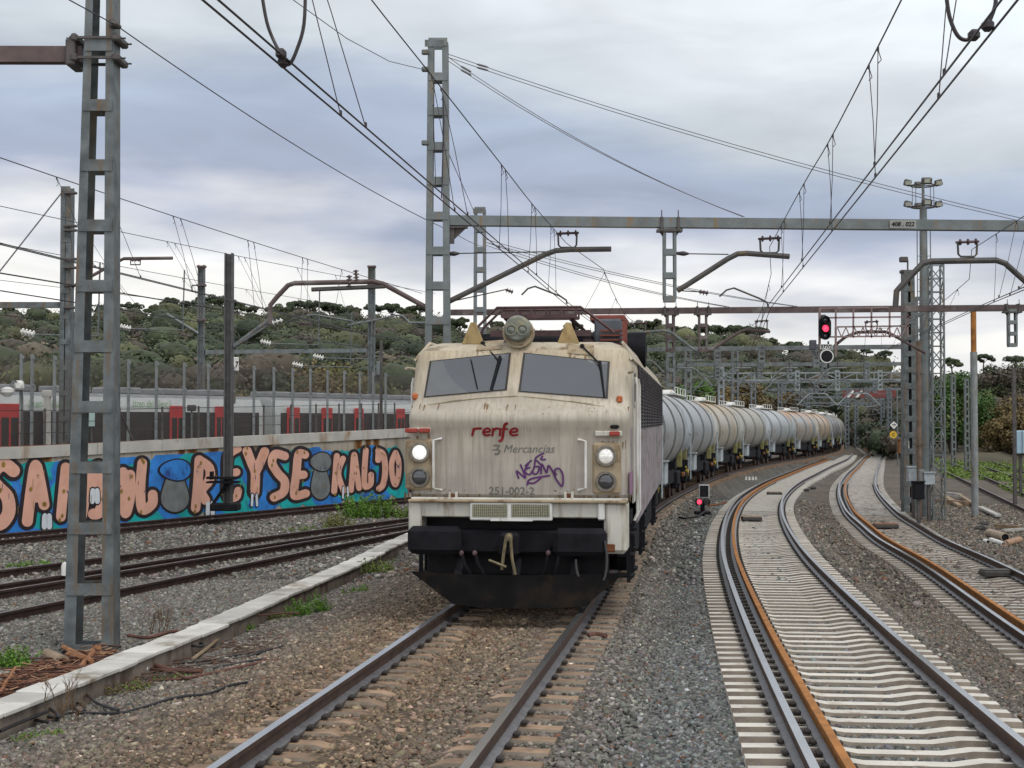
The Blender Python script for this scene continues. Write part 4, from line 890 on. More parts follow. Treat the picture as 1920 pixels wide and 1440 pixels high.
# --- first portal: mast behind the nose of the locomotive, beam across the tracks
DP = 29.0
Mt = P(818, 82, DP); pm = DP / F
g1 = thing('overhead_portal', (Mt.x, DP, -.5), 'grey overhead line portal above the locomotive with long beam and batten mast', 'portal')
ladder_mast(g1, (P(821, 700, DP).x, DP, -.5), Mt.z, 54 * pm, 38 * pm, .3, 16, galv, .16, fl=.26)
bt = P(838, 414, DP); bR = P(1925, 424, DP - .6); bR = bt + (bR - bt) * 1.22
mb = MB(); d_ = (bR - bt).normalized()
mb.bar(bt, bR, .22, .20); mb.build('beam', galv, g1)
mb = MB(); mb.bar(bt + Vector((.05, -.0, -.14)), bt + Vector((.05, 0, -.46)), .2, .12); mb.bar(bt + Vector((.0, 0, -.14)) , bt + Vector((.42, 0, -.13)), .2, .04); mb.add([bt + Vector((.02, .0, -.14)), bt + Vector((.40, 0, -.14)), bt + Vector((.02, 0, -.5)), bt + Vector((.02, .012, -.14)), bt + Vector((.40, .012, -.14)), bt + Vector((.02, .012, -.5))], [(0, 1, 2), (5, 4, 3), (0, 3, 4, 1), (1, 4, 5, 2), (2, 5, 3, 0)]); mb.build('knee_bracket', steel_dark, g1)
def on_beam(px, b0=bt, b1=bR):
    t0, t1 = 0, 1
    for _ in range(40):
        t = (t0 + t1) / 2; p = b0.lerp(b1, t)
        if 960 + F * p.x / p.y < px: t0 = t
        else: t1 = t
    return b0.lerp(b1, (t0 + t1) / 2)
vs, fs = text2d('408 . 022', .12, .15, .004); pl = on_beam(1692); mb = MB(); mb.box(pl + Vector((0, -.118, 0)), (.52, .012, .16)); q_ = mb.build('plate', M('grey plate', (.26, .26, .24), .6, 0, .1, 4), g1); mb = MB(); mb.add([pl + Vector((a, -.128, b - .04)) for a, b in vs], fs); mb.build('plate_lettering', black, q_, fix=False)
def drop_post(root, top, h, w, mat, nb=4):
    ladder_mast(root, (top.x, top.y, top.z - h), top.z - .10, w, w, .16, nb, mat, .12, 'drop_post', fl=.2); mb = MB()
    for s_ in (-1, 1): mb.bbox((top.x + s_ * w * .62, top.y, top.z - .02), (.06, .30, .30), .015); mb.cyl((top.x + s_ * w * .62, top.y - .12, top.z), (top.x + s_ * w * .62, top.y - .12, top.z + .26), .012, 5); mb.add([(top.x + s_ * w * .9, top.y, top.z - .1), (top.x + s_ * w * .4, top.y, top.z - .1), (top.x + s_ * w * .4, top.y, top.z - .3), (top.x + s_ * w * .9, top.y + .03, top.z - .1), (top.x + s_ * w * .4, top.y + .03, top.z - .1), (top.x + s_ * w * .4, top.y + .03, top.z - .3)], [(0, 1, 2), (3, 5, 4), (0, 3, 4, 1), (1, 4, 5, 2), (2, 5, 3, 0)])
    mb.box((top.x, top.y, top.z - .14), (w * 1.9, .26, .05)); mb.build('hanger_clamp', steel_dark, root)
dp = on_beam(1256); drop_post(g1, dp + Vector((0, 0, -.02)), (560 - 418) * dp.y / F, 25 * dp.y / F, galv)
D1 = DP
# cantilevers of the first portal
cantilever(g1, None, [P(838, 567, D1), P(1020, 478, D1), P(1042, 470, D1), P(1070, 468, D1), P(1146, 467, D1)], tube_m, P(1064, 467, D1) + Vector((0, 0, .03)), [P(838, 476, D1), P(870, 475, D1), P(1030, 472, D1)],
           (P(948, 543, D1), P(962, 548, D1), [P(978, 553, D1), P(990, 541, D1), P(1003, 537, D1), P(1050, 555, D1), P(1062, 563, D1), P(1063, 570, D1)]))
D2 = dp.y
cantilever(g1, None, [P(1270, 545, D2), P(1290, 533, D2), P(1365, 485, D2), P(1383, 476, D2), P(1400, 475, D2), P(1480, 481, D2)], tube_m, P(1443, 477, D2) + Vector((0, 0, .03)), [P(1268, 475, D2), P(1300, 476, D2), P(1366, 477, D2)],
           (P(1310, 547, D2), P(1328, 550, D2), [P(1349, 556, D2), P(1362, 544, D2), P(1376, 540, D2), P(1425, 560, D2), P(1438, 567, D2), P(1441, 576, D2)]))
# right mast of the portal (out of frame) carries the tube over the farthest track
rm = bR.copy(); ladder_mast(g1, (rm.x + .2, rm.y, -1.1), 9.4, .55, .36, .3, 16, galv, .16, 'mast')
DR = bR.y
cantilever(g1, None, [Vector((rm.x, DR, P(1920, 640, DR).z)), P(1925, 530, DR), P(1885, 494, DR), P(1868, 488, DR), P(1745, 490, DR), P(1730, 494, DR), P(1690, 536, DR), P(1681, 546, DR), P(1679, 575, DR)], tube_m, P(1814, 484, DR) + Vector((0, 0, .03)), None, None, .06)
# left side tube over the yard track
cantilever(g1, None, [P(806, 580, D1), P(718, 532, D1), P(700, 528, D1), P(552, 531, D1), P(540, 535, D1), P(520, 556, D1), P(507, 572, D1), P(506, 608, D1)], steel_red, None, None, None, .05)
mb = MB(); mb.tube([P(722, 537, D1), P(700, 538, D1), P(584, 543, D1)], .045, 7); mb.build('stub_arm', tube_m, g1, True)
for a, b in (((669, 529), (667, 506)), ((655, 540), (655, 516))): mb = MB(); insul(mb, P(*a, D1), P(*b, D1), .065, 4); mb.build('insulator', ceramic, g1, True)
mb = MB(); mb.tube([P(506, 600, D1), P(514, 603, D1)], .03, 6); mb.tube([P(506, 608, D1), P(440, 650, D1)], .02, 6); insul(mb, P(508, 606, D1), P(530, 600, D1), .05, 3, 1); mb.build('registration_arm', [galv_old, ceramic_w], g1, True)
# stays from the mast top to the beam
for a, b, e in ((100, 0, 1393), (107, 4, 1396)):
    A = P(830, a, DP - .1); Bq = on_beam(e) + Vector((0, -.1, .12)); mb = MB(); mb.tube(sagwire(A, Bq, .25), .008, 5); mb.lathe(A.lerp(Bq, .06) - Vector((0, 0, .06)), Bq - A, [(0, .01), (.05, .022), (.2, .022), (.25, .01)], 8); mb.build('stay_wire', wire_pale, g1)
for a, e in ((98, 398), (104, 404)):
    A = P(830, a, DP - .1); Bq = P(1920, e, DP - .4); Bq = A + (Bq - A) * 1.18; mb = MB(); mb.tube(sagwire(A, Bq, .25), .008, 5); mb.lathe(A.lerp(Bq, .05) - Vector((0, 0, .05)), Bq - A, [(0, .01), (.05, .022), (.2, .022), (.25, .01)], 8); mb.build('stay_wire', wire_pale, g1)
for y_, s_ in ((98, -1), (130, -1), (268, -1)): mb = MB(); mb.bbox(P(797, y_, DP - .18), (.14, .1, .10), .02); mb.build('clamp', galv_old, g1)
mb = MB(); mb.box(P(815, 85, DP) + Vector((0, -.165, 0)), (.38, .014, .14)); mb.build('cap_plate', galv_old, g1)
mb = MB(); mb.tube([P(812, 196, DP - .25), P(817, 350, DP - .25)], .008, 5); mb.tube([P(830, 180, DP - .25), P(832, 230, DP - .2), P(828, 372, DP - .25)], .014, 5); mb.build('jumper_cable', wire_m, g1)
# --- catenaries: messenger, two contact wires, droppers
def line_at(a, b, y): t = (y - a.y) / (b.y - a.y); return a.lerp(b, t)
def catenary(label, mess, cont, drops, gap=.09, r=.0075, loops=()):
    o = thing('overhead_line', cont[0] if isinstance(cont[0], Vector) else cont[0], label, 'overhead line', 'overhead lines above the tracks')
    mb = MB(); mb.tube(mess, r, 5); mb.build('messenger_wire', wire_m, o)
    for s_ in (-gap / 2, gap / 2):
        mb = MB(); mb.tube([c + Vector((s_, 0, 0)) for c in cont], r * 1.05, 5); mb.build('contact_wire', wire_m, o)
    def at(L, y):
        for a, b in zip(L, L[1:]):
            if (a.y - y) * (b.y - y) <= 0 and abs(a.y - b.y) > 1e-6: return line_at(a, b, y)
    for i, y in enumerate(drops):
        a, b = at(mess, y), at(cont, y)
        if a is None or b is None: continue
        s_ = gap / 2 * (1 if i % 2 else -1); b = b + Vector((s_, 0, 0)); mb = MB(); mb.tube([a, a.lerp(b, .5) + Vector((.01, 0, 0)), b], r * .6, 5)
        mb.bbox(b + Vector((0, 0, .02)), (.02, .03, .05), .008); mb.bbox(a + Vector((0, 0, -.02)), (.018, .03, .05), .008); mb.tube([a + Vector((0, 0, -.02)), a + Vector((.03, 0, -.12)), a + Vector((0, 0, -.15))], r * .6, 4); mb.build('dropper', wire_m, o)
    for pts in loops: mb = MB(); mb.tube(smooth_w(pts), r * 1.7, 6); mb.bbox(pts[-1], (.07, .07, .07), .02); mb.build('jumper_cable', wire_m, o)
    return o
def smooth_w(p, n=5):
    out = []
    for i in range(len(p) - 1):
        a, b, c, d = p[max(i - 1, 0)], p[i], p[i + 1], p[min(i + 2, len(p) - 1)]
        for k in range(n): t = k / n; out.append(.5 * ((2 * b) + (c - a) * t + (2 * a - 5 * b + 4 * c - d) * t * t + (3 * b - a - 3 * c + d) * t**3))
    return out + [p[-1]]
def parab(p, m, q, n=14):   # quadratic through three points with p,q ends and m in the middle by depth
    t = (m.y - p.y) / (q.y - p.y); c = (m - p * (1 - t)**2 - q * t * t) / (2 * t * (1 - t)); return [p * (1 - s)**2 + c * 2 * s * (1 - s) + q * s * s for s in [k / n for k in range(n + 1)]]
SUP = [29, 50, 73, 98, 126, 158, 195]
def beyond(xf, z0c, zm, stag, k0=0):
    m, c = [], []
    for i in range(k0, len(SUP) - 1):
        a, b = SUP[i], SUP[i + 1]; A = Vector((float(xf(a)) + stag * (-1)**i, a, zm + float(zm_off(a)))); B = Vector((float(xf(b)) - stag * (-1)**i, b, zm + float(zm_off(b))))
        m += sagwire(A, B, .55, 8)[0 if i == k0 else 1:]; A2 = A.copy(); B2 = B.copy(); A2.z = z0c + float(zm_off(a)); B2.z = z0c + float(zm_off(b)); c += ([A2] if i == k0 else []) + [B2]
    return m, c
zm_off = lambda d: -.005 * (np.asarray(d, float) - 29)
# line over the train
cend = P(1063, 569, D1); cn = P(395, 0, 8.2); mend = P(1062, 456, D1)
back_pt = lambda a, b, y: a + (b - a) * ((y - a.y) / (b.y - a.y))
m0 = smooth_w([P(520, -230, 11.2), P(610, -120, 12.8), P(697, 0, 14.5), P(820, 155, 16.6), P(943, 312, 20), P(1000, 385, 23.3), mend], 4)
m1, c1 = beyond(x1, cend.z, mend.z, .25)
catenary('overhead line running down over the locomotive roof', m0 + m1[1:], [back_pt(cn, cend, 2.5), cn, cend] + c1[1:], [11.3, 11.75, 16.4, 16.75, 19.9, 20.2, 23.1, 23.5, 26, 26.5, 32, 36, 40, 44, 55, 61, 67],
         loops=([P(488, -30, 9.6), P(500, 40, 9.6), P(515, 80, 9.6), P(527, 101, 9.5)], [P(573, -40, 9.6), P(570, 45, 9.6), P(556, 95, 9.6), P(543, 120, 9.6), P(531, 117, 9.6)]))
c2e = P(1441, 577, D2); c2n = P(1893, 0, 7.9); m2e = P(1443, 463, D2)
m0 = smooth_w([P(1850, -330, 9.4), P(1765, -150, 10.6), P(1690, 0, 11.9), P(1640, 100, 13.2), P(1555, 264, 17.2), P(1503, 352, 21), m2e], 4)
m1, c1 = beyond(x2, c2e.z, m2e.z, .2); m1 = [p for p in m1 if p.y < 127]; c1 = [p for p in c1 if p.y < 127]
catenary('overhead line rising to the upper right over the pale sleepers', m0 + m1[1:], [back_pt(c2n, c2e, 2.5), c2n, c2e] + c1[1:], [9.6, 10.3, 13.0, 13.6, 16.8, 17.4, 20.6, 21.4, 24.6, 25.4, 33, 37, 42, 46, 56, 62, 68],
         loops=([P(1773, -20, 8.9), P(1780, 30, 8.9), P(1795, 66, 8.9), P(1812, 75, 8.9), P(1826, 66, 8.9)], [P(1866, -20, 8.5), P(1866, 10, 8.5), P(1852, 48, 8.5)]))
c3e = P(1836, 576, DR); c3n = P(1922, 540, 19.0); m3e = P(1822, 468, DR)
m1, c1 = beyond(x3, c3e.z, m3e.z, .2)
catenary('overhead line entering at the right edge over the farthest running track', [P(2500, 250, 14), P(1922, 404, 22), m3e] + m1[1:], [P(2300, 400, 13.6), c3n, c3e] + c1[1:], [19.4, 21.8, 22.8, 25, 33, 37, 42, 46, 56, 62])
# yard lines on the left
def yard_line(label, M0, M1, C0, C1, dr, lo=-.5, hi=1.4):
    e = lambda a, b, t: a + (b - a) * t
    n = 16; m = [e(M0, M1, lo + (hi - lo) * k / n) - Vector((0, 0, .12 * math.sin(math.pi * k / n))) for k in range(n + 1)]; c = [e(C0, C1, lo + (hi - lo) * k / n) for k in range(n + 1)]
    catenary(label, m, c, [M0.y + (M1.y - M0.y) * t for t in dr], .08, .009)
yard_line('highest of the overhead lines over the left yard', P(0, 285, 22), P(660, 506, 38), P(0, 457, 20.5), P(600, 605, 36), (.1, .2, .36, .38, .58, .6, .78, .8, .95))
yard_line('middle overhead line over the left yard passing the slim H pole', P(0, 379, 32), P(672, 520, 52), P(0, 512, 30), P(700, 628, 52), (.15, .35, .37, .55, .57, .75, .9))
yard_line('lower overhead line behind the yard masts', P(0, 450, 36), P(640, 570, 62), P(0, 545, 34), P(700, 655, 62), (.2, .4, .6, .8))
yard_line('lowest far overhead line over the commuter train', P(0, 520, 44), P(690, 600, 74), P(0, 590, 42), P(690, 668, 72), (.2, .4, .6, .8))
# single wires
def lone(label, pts, r=.008, mat=wire_m):
    mb = MB(); mb.tube(pts, r, 5); tag(mb.build('cable', mat), label, 'cable')
lone('single wire clamped to the near left mast and falling to the portal mast', [P(60, -60, 15.5), P(130, 0, 16.4)] + sagwire(wp, P(797, 411, DP), .12) + sagwire(P(845, 432, DP + .5), P(905, 462, 48), .05)[1:])
lone('single wire hanging from the upper left to the portal mast top', [P(430, -110, 20), P(550, 0, 22), P(650, 72, 24.5), P(730, 115, 27), P(796, 131, DP - .2)], .007)
lone('thin wire slanting from the portal mast to the next mast behind', [P(836, 276, DP), P(888, 395, 48)], .009)
lone('wire from the small left mast head down to the left edge', [P(115, 362, 38.8), P(0, 508, 36), P(-40, 560, 35)], .02, wire_pale)
# --- second portal with the signal walkway
D2L, D2R = 48.6, 45.5
a2, b2 = P(955, 584, D2L + 1.2), P(1930, 577, D2R - .2)
def on2(px): return on_beam(px, a2, b2)
g2 = thing('overhead_portal', P(900, 900, 48.5), 'rust tinted portal beam behind the first, carrying the red signal', 'portal')
mb = MB(); bL = P(842, 586, D2L + 2); mb.bar(bL, a2 + (b2 - a2) * 1.25, .2, .20); mb.build('beam', steel_red, g2)
p_ = P(899, 394, 48.5); ladder_mast(g2, (p_.x + .02, 48.5, -.6), p_.z, .52, .40, .3, 16, galv, .17, fl=.24); mb = MB(); mb.box(p_ + Vector((0, -.17, -.05)), (.42, .02, .16)); mb.build('cap_plate', galv_old, g2)
for px, ph in ((1257, 0), (1318, 0), (1899, 70)):
    q = on2(px); drop_post(g2, q, 75 * q.y / F if ph == 0 else ph * q.y / F, .3, steel_red if ph == 0 else galv)
for x0, y0, e in ((905, 452, 1368), (905, 447, 1496)):
    A = P(x0, y0, 48.4); Bq = on2(e) + Vector((0, 0, .1))
    for k in (0, .10): mb = MB(); mb.tube(sagwire(A - Vector((0, 0, k)), Bq - Vector((.1 * (k > 0), 0, 0)), .2), .011, 5); mb.build('stay_wire', wire_pale, g2)
q = on2(1318); zz = q.z - 1.0
cantilever(g2, None, [P(1312, 662, q.y), P(1300, 655, q.y), P(1256, 622, q.y), P(1245, 620, q.y), P(1180, 625, q.y), P(1160, 626, q.y)], galv_old, P(1200, 622, q.y), None, None, .05)
cantilever(g2, None, [P(1324, 660, q.y), P(1335, 655, q.y), P(1388, 622, q.y), P(1400, 618, q.y), P(1444, 622, q.y)], steel_red, P(1428, 618, q.y), None, None, .05)
cantilever(g2, None, [P(1565, 648, 46.6), P(1585, 632, 46.6), P(1608, 623, 46.6), P(1660, 622, 46.6), P(1672, 627, 46.6), P(1735, 662, 46.6)], steel_red, P(1634, 620, 46.6), None, None, .05)
pole = G(1829, 962, -.93); mb = MB(); mb.cyl((P(1826, 700, pole.y).x, pole.y, -1.0), (P(1826, 700, pole.y).x, pole.y, P(1825, 660, pole.y).z), .125, 14); mb.cyl((P(1826, 700, pole.y).x, pole.y, P(1825, 660, pole.y).z), (P(1826, 700, pole.y).x, pole.y, P(1825, 582, pole.y).z), .10, 14, 1)
mb.build('round_post', [M('grey painted post', (.24, .25, .25), .7, .1, .2, 4, 0, (.2, .17, .14), .45, (5, 5, 1.5)), rust_orange], g2, True)
# walkway cage with signal
wk = thing('signal_walkway', on2(1620), 'pale railed walkway cage hung under the second portal beam', 'walkway'); wy = on2(1600).y - .3
mb = MB()
for y_, x0, x1_ in ((578, 1536, 1712), (596, 1536, 1712), (613, 1570, 1705), (632, 1536, 1690)):
    mb.bar(P(x0, y_, wy), P(x1_, y_ - 2, wy), .05, .05); mb.bar(P(x0, y_, wy + .8), P(x1_, y_ - 2, wy + .8), .05, .05)
for x in (1536, 1567, 1600, 1634, 1668, 1702): mb.bar(P(x, 578, wy), P(x, 632 if x > 1540 else 660, wy), .05, .05); mb.bar(P(x, 578, wy + .8), P(x, 632, wy + .8), .05, .05); mb.bar(P(x, 632, wy), P(x, 632, wy + .8), .05, .05)
mb.bar(P(1567, 614, wy), P(1567, 668, wy), .06, .06); mb.bar(P(1537, 578, wy), P(1537, 660, wy), .06, .06)
for k in range(8): mb.bar(P(1570 + k * 16, 614, wy), P(1578 + k * 16, 632, wy), .03, .03); mb.bar(P(1578 + k * 16, 632, wy), P(1586 + k * 16, 614, wy), .03, .03)
mb.build('frame', M('pale red steel', (.22, .15, .145), .6, .1, .25, 6), wk)
sg = thing('railway_signal', P(1547, 615, wy - .3), 'black oval signal head showing one lit red lamp', 'signal'); sy = wy - .3
def oval(mb, c, w, h, y0, y1, mi=0):
    pts = []
    for k in range(28):
        a = 2 * math.pi * k / 28; pts.append((w / 2 * math.cos(a), (h / 2 - w / 2) * (1 if math.sin(a) >= 0 else -1) + w / 2 * math.sin(a)))
    mb.add([(c.x + a, y0, c.z + b) for a, b in pts] + [(c.x + a, y1, c.z + b) for a, b in pts], [tuple(range(28)), tuple(range(55, 27, -1))] + [(i, (i + 1) % 28, 28 + (i + 1) % 28, 28 + i) for i in range(28)], mi)
c = P(1547, 615, sy); mb = MB(); oval(mb, c, .40, .74, sy, sy + .06); mb.build('backplate', black, sg)
mb = MB(); mb.box(c + Vector((0, .2, 0)), (.28, .3, .62)); mb.box(c + Vector((0, .3, .38)), (.12, .3, .12)); mb.build('housing', steel_dark, sg)
for py, m in ((600, lens), (616, lamp_red), (630, lens)):
    e = P(1547, py, sy); mb = MB(); mb.lathe(e, (0, -1, 0), [(0, .125), (.16, .125), (.16, .115), (.01, .115)], 18, 0); mb.build('hood', black, sg, True); mb = MB(); mb.lathe(e, (0, -1, 0), [(.012, .112), (.03, .10), (.06, .06), (.07, 0)], 18); mb.build('lamp_red' if py == 616 else 'lamp', m, sg, True)
np_ = P(1549, 650, sy); mb = MB(); mb.box(np_, (.40, .03, .16)); q_ = mb.build('number_plate', M('white plate', (.6, .6, .58), .6, 0, .1, 6), sg); vs, fs = text2d('377/2', .16, 0, .006); mb = MB(); mb.add([np_ + Vector((a, -.02, b - .055)) for a, b in vs], fs); mb.build('number', black, q_, fix=False)
c = P(1550, 668, sy); mb = MB(); mb.lathe(c, (0, -1, 0), [(0, .22), (.03, .22), (.03, 0.01)], 28, 1); mb.lathe(c + Vector((0, -.03, 0)), (0, -1, 0), [(0.002, .185), (.012, .18), (.012, 0.01)], 28, 0); mb.bar(P(1553, 640, sy + .05), P(1553, 690, sy + .05), .05, .03, 0); mb.build('round_disc', [black, white_paint], sg)
mb = MB(); c = P(1524, 647, sy); mb.bbox(c, (.2, .22, .32), .02); mb.bar(P(1526, 658, sy), P(1527, 666, sy), .08, .08); mb.bar(P(1527, 666, sy), P(1538, 667, sy), .05, .05); mb.build('side_box', M('dark blue grey box', (.06, .06, .075), .6, 0, .2, 8), sg)
# --- portals receding into the distance
def far_portal(i, D, pxL, pyL, pxR, pyR, label, mat, masts=(), drops=(), truss=False, canti=()):
    o = thing('overhead_portal', P(pxR, 830, D), label, 'portal'); a, b = P(pxL, pyL, D), P(pxR, pyR, D); mb = MB()
    if truss:
        h = .5; mb.bar(a, b, .10, .10); mb.bar(a - Vector((0, 0, h)), b - Vector((0, 0, h)), .10, .10); n = 12
        for k in range(n): p, q = a.lerp(b, k / n), a.lerp(b, (k + 1) / n); mb.bar(p, p - Vector((0, 0, h)), .06, .06); mb.bar(p - Vector((0, 0, h)) if k % 2 else p, q if k % 2 else q - Vector((0, 0, h)), .06, .06)
    else: mb.bar(a, b, .22, .22)
    mb.build('beam', mat, o)
    for px, py in masts:
        t = P(px, py, D); ladder_mast(o, (t.x, D, -1.9 if D > 100 else -1.0), t.z, .50, .42, .3, 13, mat, .18, fl=.26)
    for px, h in drops:
        t = on_beam(px, a, b); ladder_mast(o, (t.x, t.y - .02, t.z - h), t.z + .1, .34, .34, .2, 5, mat, .14, 'drop_post', fl=.25)
    for px, py, w, s_ in canti:
        e = lambda x, y: P(px + s_ * x * w, py + y * w, D); mb = MB(); mb.tube([e(0, .55), e(.5, .05), e(.62, 0), e(1.1, 0)], .05, 6); c_ = mb.build('cantilever_arm', mat, o, True); mb = MB(); insul(mb, e(.8, -.03), e(.8, -.24), .07, 3); mb.build('insulator', ceramic, c_, True); mb = MB(); mb.tube([e(.05, .5), e(.5, .62), e(.9, .55), e(1.0, .68)], .02, 5); mb.build('registration_arm', mat, c_, True)
    return o
mA = M('pale grey steel', (.13, .14, .14), .6, .2, .3, 4); mB = M('hazy grey steel', (.13, .145, .155), .6, .2, .25, 4)
far_portal(3, 71, 1120, 656, 1722, 650, 'third portal, thin grey beam crossing the wooded hill', mA, [(1257, 582), (1722, 560)], [(1428, .9), (1345, .8), (1530, .9)], canti=[(1342, 690, 60, 1), (1335, 690, 60, -1), (1440, 690, 50, 1), (1526, 690, 56, 1), (1260, 676, 56, 1), (1250, 676, 50, -1)])
far_portal(4, 88, 1270, 684, 1730, 682, 'fourth portal with a short grey beam above the tank wagons', mA, [(1290, 655), (1718, 640), (1378, 655)], [(1345, .9), (1425, .8), (1480, .8), (1545, .9), (1625, .9)], canti=[(1300, 706, 50, 1), (1420, 712, 44, -1), (1430, 712, 44, 1), (1480, 712, 44, 1), (1545, 712, 44, 1), (1540, 712, 40, -1), (1630, 712, 44, 1), (1385, 700, 40, 1), (1372, 700, 40, -1)])
far_portal(5, 102, 1350, 700, 1735, 698, 'pale lattice girder portal with triangular bracing', M('pale lattice steel', (.24, .26, .27), .6, .2, .2, 4), [(1352, 690), (1728, 690)], [(1495, 1.2), (1570, 1.2), (1650, 1.2)], truss=True, canti=[(1495, 738, 40, 1), (1570, 738, 40, 1), (1570, 738, 40, -1), (1650, 738, 40, -1)])
far_portal(6, 118, 1385, 716, 1730, 714, 'sixth portal, its grey beam low behind the lattice girder', mB, [(1412, 700), (1722, 690)], [(1470, .9), (1530, .9), (1590, .9), (1640, .9)], canti=[(1470, 736, 36, 1), (1530, 736, 36, -1), (1590, 736, 36, 1), (1640, 736, 36, -1)])
far_portal(7, 140, 1440, 731, 1720, 729, 'seventh portal seen small above the last wagons', mB, [(1462, 715), (1706, 710)], [(1520, .9), (1570, .9), (1625, .9), (1665, .9)], canti=[(1520, 750, 30, -1), (1570, 750, 30, 1), (1625, 750, 30, 1), (1665, 750, 30, -1)])
far_portal(8, 168, 1480, 745, 1760, 744, 'eighth portal, faint and small above the bend of the tracks', mB, [(1500, 735), (1696, 730)], [(1560, .9), (1616, .9), (1650, .9)], canti=[(1616, 762, 26, 1), (1650, 762, 26, -1)])
far_portal(9, 205, 1500, 756, 1740, 755, 'ninth portal near the vanishing point of the tracks', mB, [(1515, 748), (1672, 746)], [(1590, .9), (1632, .9), (1655, .9)], canti=[(1632, 770, 22, 1)])
far_portal(10, 245, 1560, 765, 1720, 765, 'farthest portal at the end of the visible tracks', mB, [(1560, 757), (1662, 757)], [(1600, .9), (1638, .9)])
b_ = P(1630, 738, 150); o = thing('striped_board', b_, 'dark red board with pale slanting stripes high across the tracks', 'board'); mb = MB(); mb.bbox(b_, (100 * 150 / F, .2, 16 * 150 / F), .03); mb.build('panel', M('faded red board', (.17, .045, .04), .7, 0, .25, 3), o); mb = MB()
for k in (-1.9, -1.0): mb.add([b_ + Vector((k + a, -.11, z)) for a, z in ((-.5, -.4), (-.2, -.4), (.45, .4), (.15, .4))], [(0, 1, 2, 3)])
mb.build('stripes', white_paint, o)
# far masts standing between the tracks near the vanishing point
for k, (px, yb_, yt, D) in enumerate(((1588, 832, 745, 165), (1606, 830, 752, 185), (1622, 828, 760, 215), (1642, 826, 752, 200), (1655, 830, 748, 170), (1668, 832, 735, 150))):
    t, bt_ = P(px, yt, D), P(px, yb_, D); o = thing('line_mast', bt_, ['slim far mast just right of the last tank wagon', 'slim far mast, second right of the last tank wagon', 'slim far mast standing where the tracks vanish', 'slim far mast left of the diamond sign', 'slim far mast next but one to the diamond sign', 'slim far mast directly behind the diamond sign'][k], 'mast', 'small masts at the end of the tracks'); ladder_mast(o, (bt_.x, D, bt_.z - .5), t.z, .55, .45, .35, 12, mB, .2, fl=.3)
# --- light mast, lattice tower, channel mast in the right middle ground
DT = 51.0; gb = -1.1
t = P(1731, 392, DT); lm = thing('floodlight_mast', (t.x, DT, gb), 'tall slim floodlight mast with two tiers of lamps, right of centre', 'light mast')
mb = MB(); mb.tube([(t.x, DT, gb), (t.x, DT, t.z)], [.21, .13], 12); mb.build('pole', galv, lm, True)
mb = MB()
for s_ in (-.25, .22): mb.tube([(t.x + s_, DT - .1, gb + 2), (t.x + s_, DT - .1, P(0, 432, DT).z)], .02, 5)
for k in range(18): mb.tube([(t.x - .25, DT - .1, gb + 2.2 + k * .42), (t.x + .22, DT - .1, gb + 2.2 + k * .42)], .012, 4)
mb.build('ladder', galv, lm)
for tier, py in (('upper', 348), ('lower', 388)):
    z = P(0, py, DT).z; mb = MB(); ring_ = [(t.x + .42 * math.cos(a), DT + .42 * math.sin(a), z) for a in [k * math.pi / 8 for k in range(17)]]; mb.tube(ring_, .025, 6); mb.bar((t.x - .42, DT, z), (t.x + .42, DT, z), .04, .04); hr = mb.build('lamp_ring', steel_dark, lm)
    for s_, dy in ((-.55, 0), (0, -.45), (.55, 0), (0, .45)):
        mb = MB(); c = Vector((t.x + s_, DT + dy, z + .10)); mb.bbox(c, (.36 if s_ == 0 else .26, .16, .22), .03, Matrix.Rotation(.35, 3, 'X') if s_ == 0 else Matrix.Rotation(-.25 * (1 if s_ > 0 else -1), 3, 'Y')); f_ = mb.build('floodlight', steel_dark, hr); mb = MB(); mb.box(c + Vector((0, -.09, -.02)), (.2, .02, .13), Matrix.Rotation(.35, 3, 'X')); mb.build('glass', lamp_clear, f_)
mb = MB()
for s_ in (-.38, -.26, .26, .38): mb.tube([(t.x + s_, DT, P(0, 388, DT).z), (t.x + s_, DT, P(0, 348, DT).z)], .014, 5)
mb.tube([(t.x, DT, t.z), (t.x, DT, P(0, 346, DT).z)], .05, 6); mb.build('tier_struts', galv, lm)
def lattice(label, px, py0, zb_, D, w, mat, name='lattice_tower'):
    t = P(px, py0, D); o = thing(name, (t.x, D, zb_), label, 'tower'); mb = MB(); n = int((t.z - zb_) / (w * 1.15))
    C4 = [(-w / 2, -w / 2), (w / 2, -w / 2), (w / 2, w / 2), (-w / 2, w / 2)]
    for a, b in C4: mb.bar((t.x + a, D + b, zb_), (t.x + a, D + b, t.z), .055, .055)
    m_ = mb.build('legs', mat, o); mb = MB(); h = (t.z - zb_) / n
    for k in range(n):
        for i in range(4):
            a, b = C4[i], C4[(i + 1) % 4]; z0, z1_ = zb_ + k * h, zb_ + (k + 1) * h
            if k % 2: a, b = b, a
            mb.bar((t.x + a[0], D + a[1], z0), (t.x + b[0], D + b[1], z1_), .03, .03); mb.bar((t.x + a[0], D + a[1], z1_), (t.x + b[0], D + b[1], z1_), .03, .03)
    mb.build('bracing', mat, o); return o
lattice('square lattice tower right beside the floodlight mast', 1755, 497, -1.1, 49.5, .40, galv)
t = P(1702, 512, 53); o = thing('channel_mast', (t.x, 53, -1.1), 'stout grey batten mast left of the floodlight mast', 'mast'); ladder_mast(o, (t.x, 53, -1.1), t.z, .50, .40, .4, 16, galv_old, .2, fl=.34)
mb = MB(); mb.bbox((t.x, 53, t.z + .05), (.55, .3, .12), .02); mb.bbox((t.x - .15, 53, t.z + .5), (.3, .2, .2), .03); mb.bar((t.x, 53, t.z), (t.x, 53, t.z + .5), .05, .05); mb.build('lamp_bracket', steel_dark, o)
